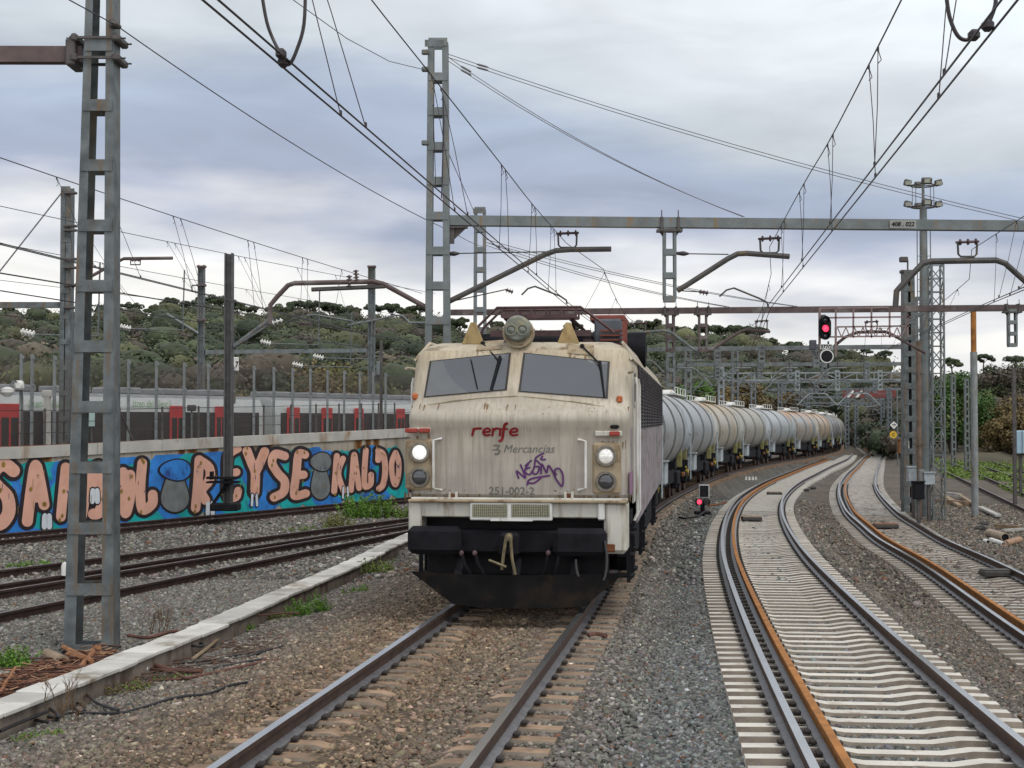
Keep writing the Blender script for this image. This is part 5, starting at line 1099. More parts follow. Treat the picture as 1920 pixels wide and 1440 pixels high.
rp = P(1722, 640, 49.0); o = thing('pipe_post', (rp.x, 49, -1.1), 'brown rusty post with cable duct beside the floodlight mast', 'post'); mb = MB(); mb.cyl((rp.x, 49, -1.1), (rp.x, 49, rp.z), .09, 10); mb.build('pole', M('brown post', (.16, .11, .08), .8, .1, .35, 5), o, True); mb = MB()
for z in (.2, 1.6, 3.1, 4.0): mb.box((rp.x, 49, z), (.36, .16, .05))
mb.build('straps', steel_dark, o); mb = MB(); mb.bbox((rp.x + .02, 48.8, .3), (.2, .14, .9), .02); mb.build('meter_box', M('grey small box', (.2, .2, .19), .7, 0, .2, 6), o)
# cabinets and clutter at the foot of that cluster
for px, py, w, h, D, mat, lab in ((1710, 842, .42, .5, 56, white_paint, 'white lidded box on a yellow stand by the tower feet'), (1713, 862, .3, .35, 55, yellow_m, 'small yellow box below the white lidded box'), (1722, 920, .34, .55, 47, under, 'black box at the foot of the brown post'), (1690, 838, .3, .6, 62, or_pipe, 'rusty orange little box in the trackside clutter'), (1712, 890, .4, .5, 50, grey_box, 'grey junction box low between the masts'), (1741, 898, .36, .4, 48.8, grey_box, 'grey cabinet between lattice tower legs')):
    c = P(px, py, D); o = thing('trackside_box', (c.x, D, -1.1), lab, 'box'); mb = MB(); mb.bbox(c, (w, .3, h), .025); mb.box(c + Vector((0, 0, h / 2 + .02)), (w * 1.12, .36, .04)); mb.build('case', mat, o); mb = MB(); mb.bar((c.x, D, -1.15), (c.x, D, c.z - h / 2), .1, .1); mb.build('post', steel_dark, o)
# speed signs
D_ = 118; p_ = P(1683, 800, D_); o = thing('track_sign', (p_.x, D_, -1.2), 'white diamond sign above a round yellow sign on a slim post', 'sign'); mb = MB(); mb.cyl((p_.x, D_ + .05, -1.8), (p_.x, D_ + .05, p_.z + 3), .06, 8); mb.build('post', galv, o)
c = P(1676, 797, D_); r_ = .42; mb = MB(); mb.add([c + Vector((a * q, -.02 * k, b * q)) for k, q in ((0, r_), (1, r_ * .78)) for a, b in ((0, 1), (1, 0), (0, -1), (-1, 0))], [(0, 1, 2, 3)], 0); mb.add([c + Vector((a * r_ * .8, -.025, b * r_ * .8)) for a, b in ((0, 1), (1, 0), (0, -1), (-1, 0))], [(0, 1, 2, 3)], 1); mb.box(c + Vector((.03, -.035, .02)), (.3, .01, .08), mi=0); mb.build('diamond_plate', [black, white_paint], o, fix=False)
c = P(1675, 815, D_); ylw = M('yellow sign', (.62, .38, .03), .6, 0, .1, 5); mb = MB(); mb.lathe(c, (0, -1, 0), [(0, .30), (.02, .30), (.02, 0)], 20, 0); q_ = mb.build('round_plate', ylw, o); vs, fs = text2d('C', .36, 0, .012); mb = MB(); mb.add([c + Vector((a, -.03, b - .12)) for a, b in vs], fs); mb.build('letter', black, q_, fix=False)
# --- dwarf signal beside the train
z_ = -.45; c = G(1320, 962, z_); dw = thing('dwarf_signal', c, 'low ground signal with a lit red lamp and a black panel beside the train', 'signal')
k = c.y / F; c = P(1320, 921, c.y); mb = MB(); mb.bbox(c, (20 * k, .06, 25 * k), .01); mb.build('frame', M('pale frame', (.45, .45, .44), .6, 0, .1, 8), dw); mb = MB(); mb.box(c + Vector((0, -.036, 0)), (16 * k, .02, 21 * k)); mb.build('panel', black, dw)
for px, m in ((1311, lamp_red), (1326, lens)):
    e = P(px, 941, c.y); mb = MB(); mb.bbox(e + Vector((0, .08, 0)), (.21, .2, .21), .03); mb.lathe(e, (0, -1, 0), [(-.02, .09), (.1, .095), (.1, .08), (0, .075)], 14); h_ = mb.build('lamp_housing', steel_dark, dw); mb = MB(); mb.lathe(e, (0, -1, 0), [(-.02, .08), (.03, .07), (.05, 0)], 14); mb.build('lamp_red' if m is lamp_red else 'lamp', m, h_, True)
mb = MB(); e = P(1318, 941, c.y); mb.bar((e.x, c.y + .1, z_ - .1), (e.x, c.y + .1, e.z), .12, .12); mb.bbox((e.x, c.y + .1, z_), (.5, .3, .1), .02); mb.build('base', under, dw)
lone('black cable looping on the ballast before the dwarf signal', [G(1262, 968, -.35), G(1285, 972, -.36), G(1310, 968, -.36), G(1322, 958, -.36), G(1318, 950, -.36)], .03, black)
lone('rusty rod running from the dwarf signal to the pale track', [G(1328, 948, -.42), G(1345, 946, -.42), G(1362, 942, -.42)], .035, rust)
c = G(1408, 900, -.5); mk = thing('white_markers', c, 'row of four small white pegs between the train and the pale track', 'markers')
for k in range(4): mb = MB(); q = c + Vector(((k - 1.5) * .16, 0, 0)); mb.tube([q, q + Vector((0, 0, .16))], [.065, .045], 8); mb.build('peg', white_paint, mk, True)
# --- masts of the left yard
def hpole(label, px, w, yt, yb_, D, zb_, mat, name='line_mast', base=False):
    t = P(px, yt, D); o = thing(name, (t.x, D, zb_), label, 'mast'); ww = w * D / F; mb = MB()
    for s_ in (-1, 1): mb.box((t.x + s_ * ww * .42, D, (t.z + zb_) / 2), (ww * .18, .26, t.z - zb_))
    mb.box((t.x, D, (t.z + zb_) / 2 - .01), (ww * .7, .05, t.z - zb_ - .02)); mb.build('pole', mat, o)
    if base:
        mb = MB(); z = zb_ + .9; mb.bbox((t.x - .05, D - .1, zb_ + .1), (.75, .6, .2), .03); mb.box((t.x - .1, D - .15, z), (.85, .5, .06)); mb.box((t.x - .1, D - .15, z - .12), (.85, .5, .05))
        mb.bar((t.x - .4, D - .2, zb_ + .15), (t.x + .05, D - .2, z - .1), .08, .08); mb.box((t.x - .42, D - .15, z + .06), (.06, .3, .22)); mb.build('base_bracket', under, o)
    return o
hp = hpole('dark H section pole standing against the graffiti wall', 430, 15, 475, 950, 39.6, -.05, M('dark H pole', (.085, .08, .08), .6, .2, .3, 5), base=True)
mb = MB(); y = 39.6; mb.tube([P(438, 650, y), P(512, 596, y)], .07, 8); mb.tube([P(438, 653, y), P(500, 612, y)], .025, 6); c_ = mb.build('cantilever_arm', galv_old, hp, True)
lm_ = ladder_mast; o = thing('lattice_mast', (P(127, 400, 39).x, 39, -.3), 'second batten mast on the left, behind the graffiti wall', 'mast'); t = P(127, 356, 39); lm_(o, (t.x, 39, -.3), t.z, 20 * 39 / F, 19 * 39 / F, .34, 14, galv_old, .14, fl=.42)
for y_ in (362, 424, 432, 486, 502, 535, 577): mb = MB(); mb.bbox(P(132, y_, 38.75), (.36, .12, .07), .02); mb.build('clamp', steel_dark, o)
mb = MB(); mb.bar(P(118, 572, 39), P(-60, 572, 38), .16, .16); mb.build('beam', galv_old, o)
cantilever(o, None, [P(135, 538, 38.8), P(218, 492, 38.8), P(232, 485, 38.8), P(324, 484, 38.8)], steel_red, None, None, None, .045)
mb = MB(); e = P(254, 492, 38.8); mb.tube([e + Vector((-.13, 0, .1)), e + Vector((-.13, 0, -.06)), e + Vector((.13, 0, -.06)), e + Vector((.13, 0, .1))], .022, 6); insul(mb, e + Vector((-.12, 0, .06)), e + Vector((.12, 0, .06)), .05, 3, 1); mb.build('saddle', [steel_red, ceramic], o, True)
for k, (px, w, yt, D, lab) in enumerate(((378, 12, 497, 62, 'slim mast behind the commuter train, left of the dark H pole'), (697, 13, 498, 66, 'slim mast behind the commuter train, left of the locomotive'))):
    o = hpole(lab, px, w, yt, 800, D, -.3, galv_old, 'line_mast')
    for y_ in (500, 535, 600): mb = MB(); mb.bbox(P(px, y_, D - .2), (.4, .2, .1), .02); mb.build('clamp', steel_red, o)
    if k == 0: mb = MB(); mb.bar(P(384, 660, 62), P(690, 657, 66), .16, .18); mb.build('beam', galv, o); mb = MB(); mb.tube([P(372, 625, 61.7), P(313, 589, 61.7)], .06, 6); mb.tube([P(372, 535, 61.7), P(360, 535, 61.7), P(360, 545, 61.7), P(370, 548, 61.7)], .04, 6); mb.build('cantilever_arm', galv, o, True)
    else:
        for q in ([P(660, 608, 65.7), P(705, 600, 65.7), P(742, 591, 65.7), P(755, 592, 65.7), P(768, 605, 65.7), P(800, 605, 65.7)], [P(575, 592, 65.7), P(590, 590, 65.7), P(660, 602, 65.7), P(670, 606, 65.7), P(652, 610, 65.7)]): mb = MB(); mb.tube(q, .05, 6); mb.build('cantilever_arm', galv, o, True)
        mb = MB(); insul(mb, P(560, 608, 65), P(582, 606, 65), .09, 4); mb.build('insulator', ceramic, o)
for k, (px, py, D) in enumerate(((498, 642, 60), (597, 669, 60), (558, 684, 60), (52, 624, 45), (235, 614, 55))):
    p = P(px, py, D); o = thing('insulator_arm', p, ['white insulator on a thin rod, right of the H pole', 'white insulator on a thin rod over the scrub', 'white insulator low over the brown scrub', 'white insulator on a slanting rod at the far left', 'white insulator rod by the near mast'][k], 'insulator'); mb = MB(); insul(mb, p - Vector((.22, 0, -.05)), p + Vector((.22, 0, -.05)), .12, 4); mb.build('insulator', ceramic_w, o, True); mb = MB(); mb.tube([p + Vector((.2, 0, -.05)), p + Vector((2.2, 0, -.1)), p + Vector((2.25, 0, 2.2))], .03, 5); mb.build('rod', galv_old, o)
# ------------------------------------------------------------------ graffiti wall, fences and commuter train
WA, WB = G(0, 1001, ZL - .05), G(757, 935, ZL - .05); wd = (WB - WA).normalized(); wnorm = Vector((wd.y, -wd.x, 0))   # normal faces the viewer
def wall_pt(px, py): return plane_hit(px, py, WA, wnorm)
def wuv(px, py): p = wall_pt(px, py); return (p - WA).dot(wd), p.z
def wxyz(u, z, off=0): return Vector((WA.x + wd.x * u + wnorm.x * off, WA.y + wd.y * u + wnorm.y * off, z))
wa_ = math.atan2(wd.y, wd.x)
conc_w = M('graffiti wall concrete', (.37, .33, .27), .9, 0, .18, 1.2, .15, (.20, .15, .10), .5, (2.2, 2.2, .45))
conc_c = M('wall coping concrete', (.46, .44, .40), .9, 0, .14, 2, .15, (.26, .14, .055), .42, (1.0, 1.0, .5))
gw_ = thing('graffiti_wall', wxyz(9, ZL - .1), 'long concrete retaining wall painted with salmon graffiti letters on blue and teal', 'wall')
u0, u1 = -14, 40
zt0 = wuv(0, 862)[1]; zt1 = wuv(757, 820)[1]; uw = wuv(757, 820)[0]
ztop = lambda u: zt0 + (zt1 - zt0) * max(0, min(1.6, u / uw))
mb = MB(); n = 27; bz = ZL - .5
for k in range(n):
    a, b = u0 + (u1 - u0) * k / n, u0 + (u1 - u0) * (k + 1) / n - .015
    mb.add([wxyz(a, bz), wxyz(b, bz), wxyz(b, ztop(b)), wxyz(a, ztop(a)), wxyz(a, bz, -.25), wxyz(b, bz, -.25), wxyz(b, ztop(b), -.25), wxyz(a, ztop(a), -.25)], [(0, 1, 2, 3), (4, 7, 6, 5), (0, 4, 5, 1), (2, 6, 7, 3), (0, 3, 7, 4), (1, 5, 6, 2)])
mb.build('wall_panels', conc_w, gw_)
mb = MB(); n = 22
for k in range(n):
    a, b = u0 + (u1 - u0) * k / n, u0 + (u1 - u0) * (k + 1) / n - .02; h = .30
    mb.add([wxyz(a, ztop(a) + .002, .05), wxyz(b, ztop(b) + .002, .05), wxyz(b, ztop(b) + h, .05), wxyz(a, ztop(a) + h, .05), wxyz(a, ztop(a) + .002, -.3), wxyz(b, ztop(b) + .002, -.3), wxyz(b, ztop(b) + h, -.3), wxyz(a, ztop(a) + h, -.3)], [(0, 1, 2, 3), (4, 7, 6, 5), (0, 4, 5, 1), (2, 6, 7, 3), (0, 3, 7, 4), (1, 5, 6, 2)])
mb.build('coping', conc_c, gw_)
# paint: blocks of blue and teal behind black-edged salmon letters
salmon = M('salmon spray paint', (.70, .385, .29), .6, 0, .10, 2, 0, (.60, .30, .20), .4, (1.2, 1.2, .8)); blk_p = M('black spray paint', (.02, .014, .018), .6, 0, .2, 3); blue_p = M('blue spray paint', (.03, .20, .58), .6, 0, .3, 1.6, 0, (.02, .06, .25), .35, (2, 2, 2)); teal_p = M('teal spray paint', (.01, .36, .36), .6, 0, .3, 1.6, 0, (.01, .14, .2), .35, (2, 2, 2)); wht_p = M('white spray paint', (.62, .66, .70), .6, 0, .08, 3); ochre_p = M('ochre spray paint', (.28, .17, .03), .6, 0, .2, 4); rust_st = M('rust streak', (.26, .12, .04), .9, 0, .4, 3)
wm = lambda a, b, off: wxyz(a, b, off)
wpm = lambda a, b, off: wall_pt(a, b) + wnorm * off
def W(pts, s3=True): return [wuv(x / 4 + (0 if s3 else 360), 780 + y / 4) for x, y in pts]
mb = MB(); mt = MB(); g = random.Random(11); k = 0
for x in range(-80, 757, 15):
    yt, yb = 885 - (885 - 842) * x / 757, 985 - (985 - 918) * x / 757
    (mb if (x // 39) % 2 else mt)
    for j in range(3):
        y_ = yt + (yb - yt) * (j + g.uniform(.05, .95)) / 3; tgt = mb if ((x + 200) // 46 + (1 if j == 1 and g.random() < .3 else 0)) % 2 else mt; k += 1
        p = wuv(x + g.uniform(-8, 8), y_); r_ = g.uniform(.30, .46); off = .003 + k * .00006; sg_ = 14
        tgt.add([wxyz(p[0] + r_ * 1.9 * math.cos(2 * math.pi * i / sg_) * g.uniform(.82, 1.1), min(p[1] + r_ * 1.15 * math.sin(2 * math.pi * i / sg_) * g.uniform(.82, 1.1), ztop(p[0]) - .12), off) for i in range(sg_)], [tuple(range(sg_))])
mb.build('paint_background', blue_p, gw_, fix=False); mt.build('paint_background', teal_p, gw_, fix=False)
LET = [  # letters in crop pixels: (strokes, width)
 (1, 's', [[(95, 410), (30, 365), (-40, 400), (-60, 480), (-10, 545), (50, 610), (60, 720), (10, 800), (-60, 820)]], 88),
 (1, 'a', [[(200, 790), (228, 560), (262, 370), (300, 520), (325, 665)], [(225, 610), (300, 605)]], 74),
 (1, 'n', [[(452, 755), (470, 560), (488, 385)], [(490, 395), (545, 560), (610, 740)], [(612, 745), (640, 560), (650, 420)]], 66),
 (1, 'd', [[(735, 380), (770, 470), (775, 600), (740, 720), (695, 735)], [(720, 400), (705, 500)]], 74),
 (1, 'o', [[(920, 420), (905, 560), (935, 730), (972, 600), (972, 440)]], 66),
 (1, 'l', [[(1062, 355), (1048, 540), (1062, 700), (1135, 660), (1140, 590)]], 66),
 (1, 'r', [[(1490, 330), (1478, 520), (1462, 690)], [(1495, 335), (1565, 390), (1565, 480), (1505, 560), (1535, 630)]], 64),
 (0, 'e', [[(340, 245), (270, 300), (262, 440), (262, 600), (325, 610), (340, 560)], [(268, 440), (330, 420)]], 52),
 (0, 'y', [[(408, 262), (445, 360), (470, 430), (466, 570)], [(470, 425), (505, 350), (540, 268)]], 62),
 (0, 's', [[(690, 300), (620, 285), (595, 350), (640, 430), (690, 490), (680, 570), (610, 610)]], 58),
 (0, 'e', [[(842, 290), (795, 288), (778, 430), (760, 570), (775, 600), (848, 580)], [(778, 445), (832, 440)]], 56),
 (0, 'k', [[(1082, 300), (1072, 430), (1062, 565)], [(1128, 320), (1092, 430), (1132, 560)]], 40),
 (0, 'a', [[(1188, 555), (1200, 420), (1212, 290), (1232, 420), (1248, 540)], [(1200, 470), (1236, 465)]], 38),
 (0, 'l', [[(1300, 258), (1290, 400), (1292, 525), (1335, 510), (1338, 440)]], 38),
 (0, 'd', [[(1392, 262), (1430, 290), (1445, 400), (1430, 510), (1398, 545)], [(1395, 280), (1392, 330)]], 40),
 (0, 'o', [[(1522, 275), (1494, 350), (1498, 450), (1520, 515), (1544, 440), (1545, 340), (1524, 278)]], 36)]
for s3, ch, sts, w in LET:
    wpx = w / 4; sc = .6 + .4 * wpx / 20; u_mid, z_mid = W([sts[0][len(sts[0]) // 2]], s3)[0]; px0 = sts[0][0][0] / 4 + (0 if s3 else 360)
    a_, b_ = wuv(px0, 900), wuv(px0, 900 + wpx); wm_ = abs(b_[1] - a_[1])
    ob = MB(); sb = MB()
    for st in sts:
        q = smooth_pts([(x / 4 + (0 if s3 else 360), 780 + y / 4) for x, y in st], 4); stroke(ob, q, wpx * 1.12 + 14 * sc, wpm, .012, seg=14); stroke(sb, q, wpx * 1.12, wpm, .022, seg=14)
    ou = ob.build('graffiti_letter', blk_p, gw_, fix=False); sb.build('letter_fill', salmon, ou, fix=False); ou['label'] = "black edged salmon graffiti letter '%s'" % ch.upper()
    hb = MB(); g = random.Random(ord(ch) + w)
    for j in range(3):
        st = sts[0]; x, y = st[g.randrange(len(st))]; c = W([(x + g.uniform(-12, 12), y + g.uniform(-30, 30))], s3)[0]; sg_ = 9; hb.add([wxyz(c[0] + wm_ * .22 * math.cos(2 * math.pi * i / sg_), c[1] + wm_ * .26 * math.sin(2 * math.pi * i / sg_), .030) for i in range(sg_)], [tuple(range(sg_))])
    hb.build('letter_spots', ochre_p, ou, fix=False)
mb = MB(); mo = MB()
for s3, x, y in ((1, 345, 790), (1, 1570, 695), (0, 462, 630), (0, 1145, 575), (1, 705, 600)):
    for dx in (-16, 16):
        q = W([(x + dx, y - 35), (x + dx * 1.2, y + 35)], s3); stroke(mo, q, .26 if s3 else .18, wm, .026); stroke(mb, q, .18 if s3 else .11, wm, .034)
mo.build('paint_background', blk_p, gw_, fix=False); mb.build('white_drips', wht_p, gw_, fix=False)
mb = MB()
for x, w, h in ((18, 22, 46), (85, 16, 40), (360, 12, 44), (400, 14, 40), (402, 8, 30), (505, 8, 40), (672, 9, 45), (690, 6, 50), (340, 6, 26), (705, 9, 32)):
    for j in range(4):
        c = wuv(x + (j - 1.5) * w / 4, 866 - x * .058); mb.add([wxyz(c[0] - .10, ztop(c[0]) - .002, .004), wxyz(c[0] + .11, ztop(c[0]) - .002, .004), wxyz(c[0] + .06, ztop(c[0]) - h / 60 * (.7 + .3 * (j % 2)), .004), wxyz(c[0] - .05, ztop(c[0]) - h / 60 * (.6 + .3 * (j % 3)), .004)], [(0, 1, 2, 3)])
mb.build('rust_streaks', rust_st, gw_, fix=False)
# plain spray patches where larger painted figures fill the gaps between the words
grey_p = M('grey spray paint', (.17, .18, .18), .6, 0, .25, 3)
for px, py, w_, h_ in ((327, 925, 25, 38), (600, 905, 17, 34)):
    for m_, k, off, dy in ((blk_p, 1.12, .014, 0), (grey_p, 1.0, .020, 0)):
        mb = MB(); mb.add([wpm(px + w_ * k * math.cos(a) * (1 + .12 * math.sin(3 * a)), py + h_ * k * math.sin(a) * (1 + .08 * math.cos(2 * a)), off) for a in [2 * math.pi * i / 26 for i in range(26)]], [tuple(range(26))]); mb.build('spray_patch', m_, gw_, fix=False)
    for m_, k, off in ((blk_p, 1.14, .026), (blue_p if px < 400 else grey_p, 1.0, .032)):
        mb = MB(); mb.add([wpm(px + w_ * 1.15 * k * math.cos(a), py - h_ * 1.15 + h_ * .50 * k * math.sin(a) * (1 + .2 * math.cos(a)), off) for a in [2 * math.pi * i / 22 for i in range(22)]], [tuple(range(22))]); mb.build('spray_patch', m_, gw_, fix=False)
# thin drips, darts and scribbles of the spray can
g = random.Random(21); mb = MB(); mw = MB()
for _ in range(70):
    x = g.uniform(0, 750); y = 905 - x * .045 + g.uniform(-25, 45); L_ = g.uniform(5, 18) * (1 - x / 1500); t = mb if g.random() < .6 else mw; k = g.uniform(.035, .045)
    if g.random() < .5: stroke(t, [(x, y), (x + g.uniform(-.5, .5), y + L_)], .8, wpm, k, seg=6)
    else: stroke(t, [(x, y), (x + g.uniform(-5, 5), y + g.uniform(-4, 4)), (x + g.uniform(-6, 6), y + g.uniform(-6, 6))], .9, wpm, k, seg=6)
mb.build('spray_scribbles', M('dark blue spray', (.015, .03, .13), .6, 0, .2, 4), gw_, fix=False); mw.build('spray_scribbles', ochre_p, gw_, fix=False)
# railing on the coping
rl = thing('wall_railing', wxyz(5, ztop(5) + .3), 'thin dark post and wire railing standing on the graffiti wall', 'railing')
for k, px in enumerate((47, 90, 230, 310, 378, 440, 500, 551, 598, 641, 683, 715, 745)):
    u = wuv(px, 850)[0]; mb = MB(); p = wxyz(u, ztop(u) + .28, -.12); hgt = .95; mb.bar(p, p + Vector((0, 0, hgt)), .05, .05)
    if px == 230:
        for s_ in (-.55, .55): mb.bar(p + wd * s_ + Vector((0, 0, .0)), p + Vector((0, 0, hgt - .1)), .035, .035)
    mb.build('post', steel_dark, rl)
mb = MB()
for h in (.33, .6, .9): mb.tube([wxyz(u, ztop(u) + .28 + h, -.12) for u in range(-10, 36, 4)], .008, 4)
mb.build('wires', wire_m, rl); mb = MB(); mb.bar(wxyz(-12, ztop(-12) + .31, -.02), wxyz(0, ztop(0) + .31, -.02), .06, .02); mb.bar(wxyz(0, ztop(0) + .31, -.02), wxyz(34, ztop(34) + .31, -.02), .06, .02); mb.build('kick_rail', rust, rl)
# tall mesh fence behind the wall
def mesh_mat():
    m = bpy.data.materials.new('woven mesh'); m.use_nodes = True; N, L = m.node_tree.nodes, m.node_tree.links; b = N['Principled BSDF']; b.inputs['Base Color'].default_value = (.10, .085, .072, 1); b.inputs['Roughness'].default_value = .6
    t = N.new('ShaderNodeUVMap'); s = N.new('ShaderNodeSeparateXYZ'); L.new(t.outputs[0], s.inputs[0])
    def stripe(sock, f, w):
        a = N.new('ShaderNodeMath'); a.operation = 'MULTIPLY'; L.new(sock, a.inputs[0]); a.inputs[1].default_value = f; w = .21
        c = N.new('ShaderNodeMath'); c.operation = 'FRACT'; L.new(a.outputs[0], c.inputs[0]); d = N.new('ShaderNodeMath'); d.operation = 'LESS_THAN'; L.new(c.outputs[0], d.inputs[0]); d.inputs[1].default_value = w; return d.outputs[0]
    x, y = stripe(s.outputs[0], 67, .24), stripe(s.outputs[1], 61, .24); mxx = N.new('ShaderNodeMath'); mxx.operation = 'MAXIMUM'; L.new(x, mxx.inputs[0]); L.new(y, mxx.inputs[1]); L.new(mxx.outputs[0], b.inputs['Alpha']); return m
fz = lambda u: 4.05
mf = thing('mesh_fence', wxyz(8, 1.9, -.55), 'tall grey woven mesh fence on steel posts behind the graffiti wall', 'fence')
me = bpy.data.meshes.new('mesh_panel'); us = list(range(-14, 42, 4)); vs = []; uvs = []
for u in us:
    for z in (1.2, 4.05): vs.append(wxyz(u, z, -.55) - mf.location); uvs.append((u, z))
me.from_pydata([tuple(v) for v in vs], [], [(2 * i, 2 * i + 2, 2 * i + 3, 2 * i + 1) for i in range(len(us) - 1)]); uvl = me.uv_layers.new(name='UVMap')
for lp in me.loops: uvl.data[lp.index].uv = uvs[lp.vertex_index]
me.materials.append(mesh_mat()); o = bpy.data.objects.new('mesh_panel', me); COL.objects.link(o); o.parent = mf
fencem = M('fence post steel', (.20, .21, .21), .6, .2, .2, 5)
for px in (12, 66, 86, 128, 180, 228, 266, 318, 370, 415, 460, 500, 537, 572, 605, 637, 668, 697, 722, 745):
    u = wuv(px, 780)[0]; mb = MB(); mb.bar(wxyz(u, 1.2, -.5), wxyz(u, 4.1, -.5), .07, .07); mb.bbox(wxyz(u, 4.0, -.44), (.05, .05, .08), .01); mb.bbox(wxyz(u, 3.3, -.44), (.05, .05, .08), .01); mb.build('fence_post', fencem, mf)
# fittings near the fence
c = wxyz(*wuv(52, 735), -.45); o = thing('street_light', c - Vector((0, 0, .6)), 'small curved double headed white light before the commuter train', 'lamp'); mb = MB(); a = wxyz(*wuv(38, 728), -.45); b = wxyz(*wuv(60, 722), -.45); mb.tube([wxyz(*wuv(66, 842), -.45), wxyz(*wuv(66, 745), -.45), b + Vector((.05, 0, .05)), wxyz(*wuv(50, 714), -.45), a], .025, 6); mb.build('bracket', galv, o, True); mb = MB(); mb.lathe(a + Vector((0, 0, .04)), (0, 0, -1), [(0, .05), (.05, .17), (.14, .17), (.24, .08), (.25, 0)], 14); mb.bbox(b, (.22, .2, .24), .05); mb.build('lamp_head', white_paint, o, True)
for px, yt, yb, w, mat, lab in ((107, 738, 820, 11, concrete, 'slim concrete post before the commuter train'), (377, 765, 840, 3, galv, 'thin post with a small dark sign plate behind the wall'),):
    c = wxyz(*wuv(px, (yt + yb) / 2), -.35); o = thing('post', c, lab, 'post'); t, b = wxyz(*wuv(px, yt), -.35), wxyz(*wuv(px, yb + 16), -.35); mb = MB(); mb.bar(b, t, w * .0135, w * .0135); mb.build('shaft', mat, o); mb = MB(); mb.bbox(t, (.24, .16, .18), .02); mb.build('head', steel_dark if w < 5 else concrete, o)
c = wxyz(*wuv(181, 787), -.4); o = thing('pale_board', c, 'pale green board behind the near lattice mast', 'board'); mb = MB(); mb.bbox(c, (.65, .05, .36), .01, wa_); mb.build('panel', M('pale green board', (.33, .44, .41), .7, 0, .1, 5), o); mb = MB(); mb.bar(c - Vector((0, 0, 1.0)) + wd * .25, c + wd * .25 - wnorm * .04, .04, .04); mb.bar(c - Vector((0, 0, 1.0)) - wd * .25, c - wd * .25 - wnorm * .04, .04, .04); mb.build('legs', steel_dark, o)
p = wxyz(*wuv(467, 682), -.5); o = thing('km_sign', p, 'white rounded distance board on the mesh fence', 'sign'); mb = MB(); mb.bbox(p, (.24, .04, .42), .08, wa_); mb.build('plate', white_paint, o); mb = MB(); mb.bar(p - Vector((0, 0, 1.2)) - wnorm * .05, p + Vector((0, 0, .15)) - wnorm * .05, .05, .05); mb.build('post', galv, o); vs, fs = text2d('7', .24, .1, .008); mb = MB(); mb.add([p + wd * a + Vector((0, 0, b - .09)) + wnorm * .025 for a, b in vs], fs); mb.build('number', black, o, fix=False)
p = wxyz(*wuv(745, 690), -.8); o = thing('tensioner', p - Vector((0, 0, 1.5)), 'grey wire tensioning weight with a wheel beside the locomotive roof', 'tensioner'); mb = MB(); mb.bbox(p, (.14, .2, .5), .02); mb.lathe(p - Vector((.1, 0, .35)), Vector((.4, -1, 0)), [(0, .2), (.03, .2), (.03, .15), (0, .15)], 16); mb.build('weight', galv, o); mb = MB(); mb.bar(p - Vector((-.1, 0, 3.2)), p + Vector((.1, 0, 1.0)), .1, .1); mb.build('post', steel_dark, o)
# commuter train
TO = -6.2; tn = wnorm; tbase = lambda u, z, off=0: wxyz(u, z, TO + off)
tr_white = M('train white', (.52, .54, .53), .35, 0, .06, 2); tr_dark = M('train dark band', (.028, .027, .03), .18, 0, .2, 2); tr_red = M('train red', (.50, .03, .035), .4, 0, .12, 3); tr_roof = M('train roof grey', (.24, .25, .26), .6, 0, .2, 2); green_t = M('green lettering', (.16, .36, .14), .6, 0, .1, 6)
def tuv(px, py): p = plane_hit(px, py, tbase(0, 0), wnorm); return (p - tbase(0, 0)).dot(wd), p.z
cuts = [tuv(506, 760)[0]]; ends = [(cuts[0] - 24.5, cuts[0] - .35), (cuts[0] + .35, cuts[0] + 24.2), (cuts[0] + 24.9, cuts[0] + 46)]
ZR = 3.30
doors = [(a_, tuv(a_ + w_ / 2, 790)[0] - tuv(a_ - w_ / 2, 790)[0]) for a_, w_ in ((16, 42), (331, 28), (413, 22), (549, 24), (612, 20), (672, 17), (750, 16))]
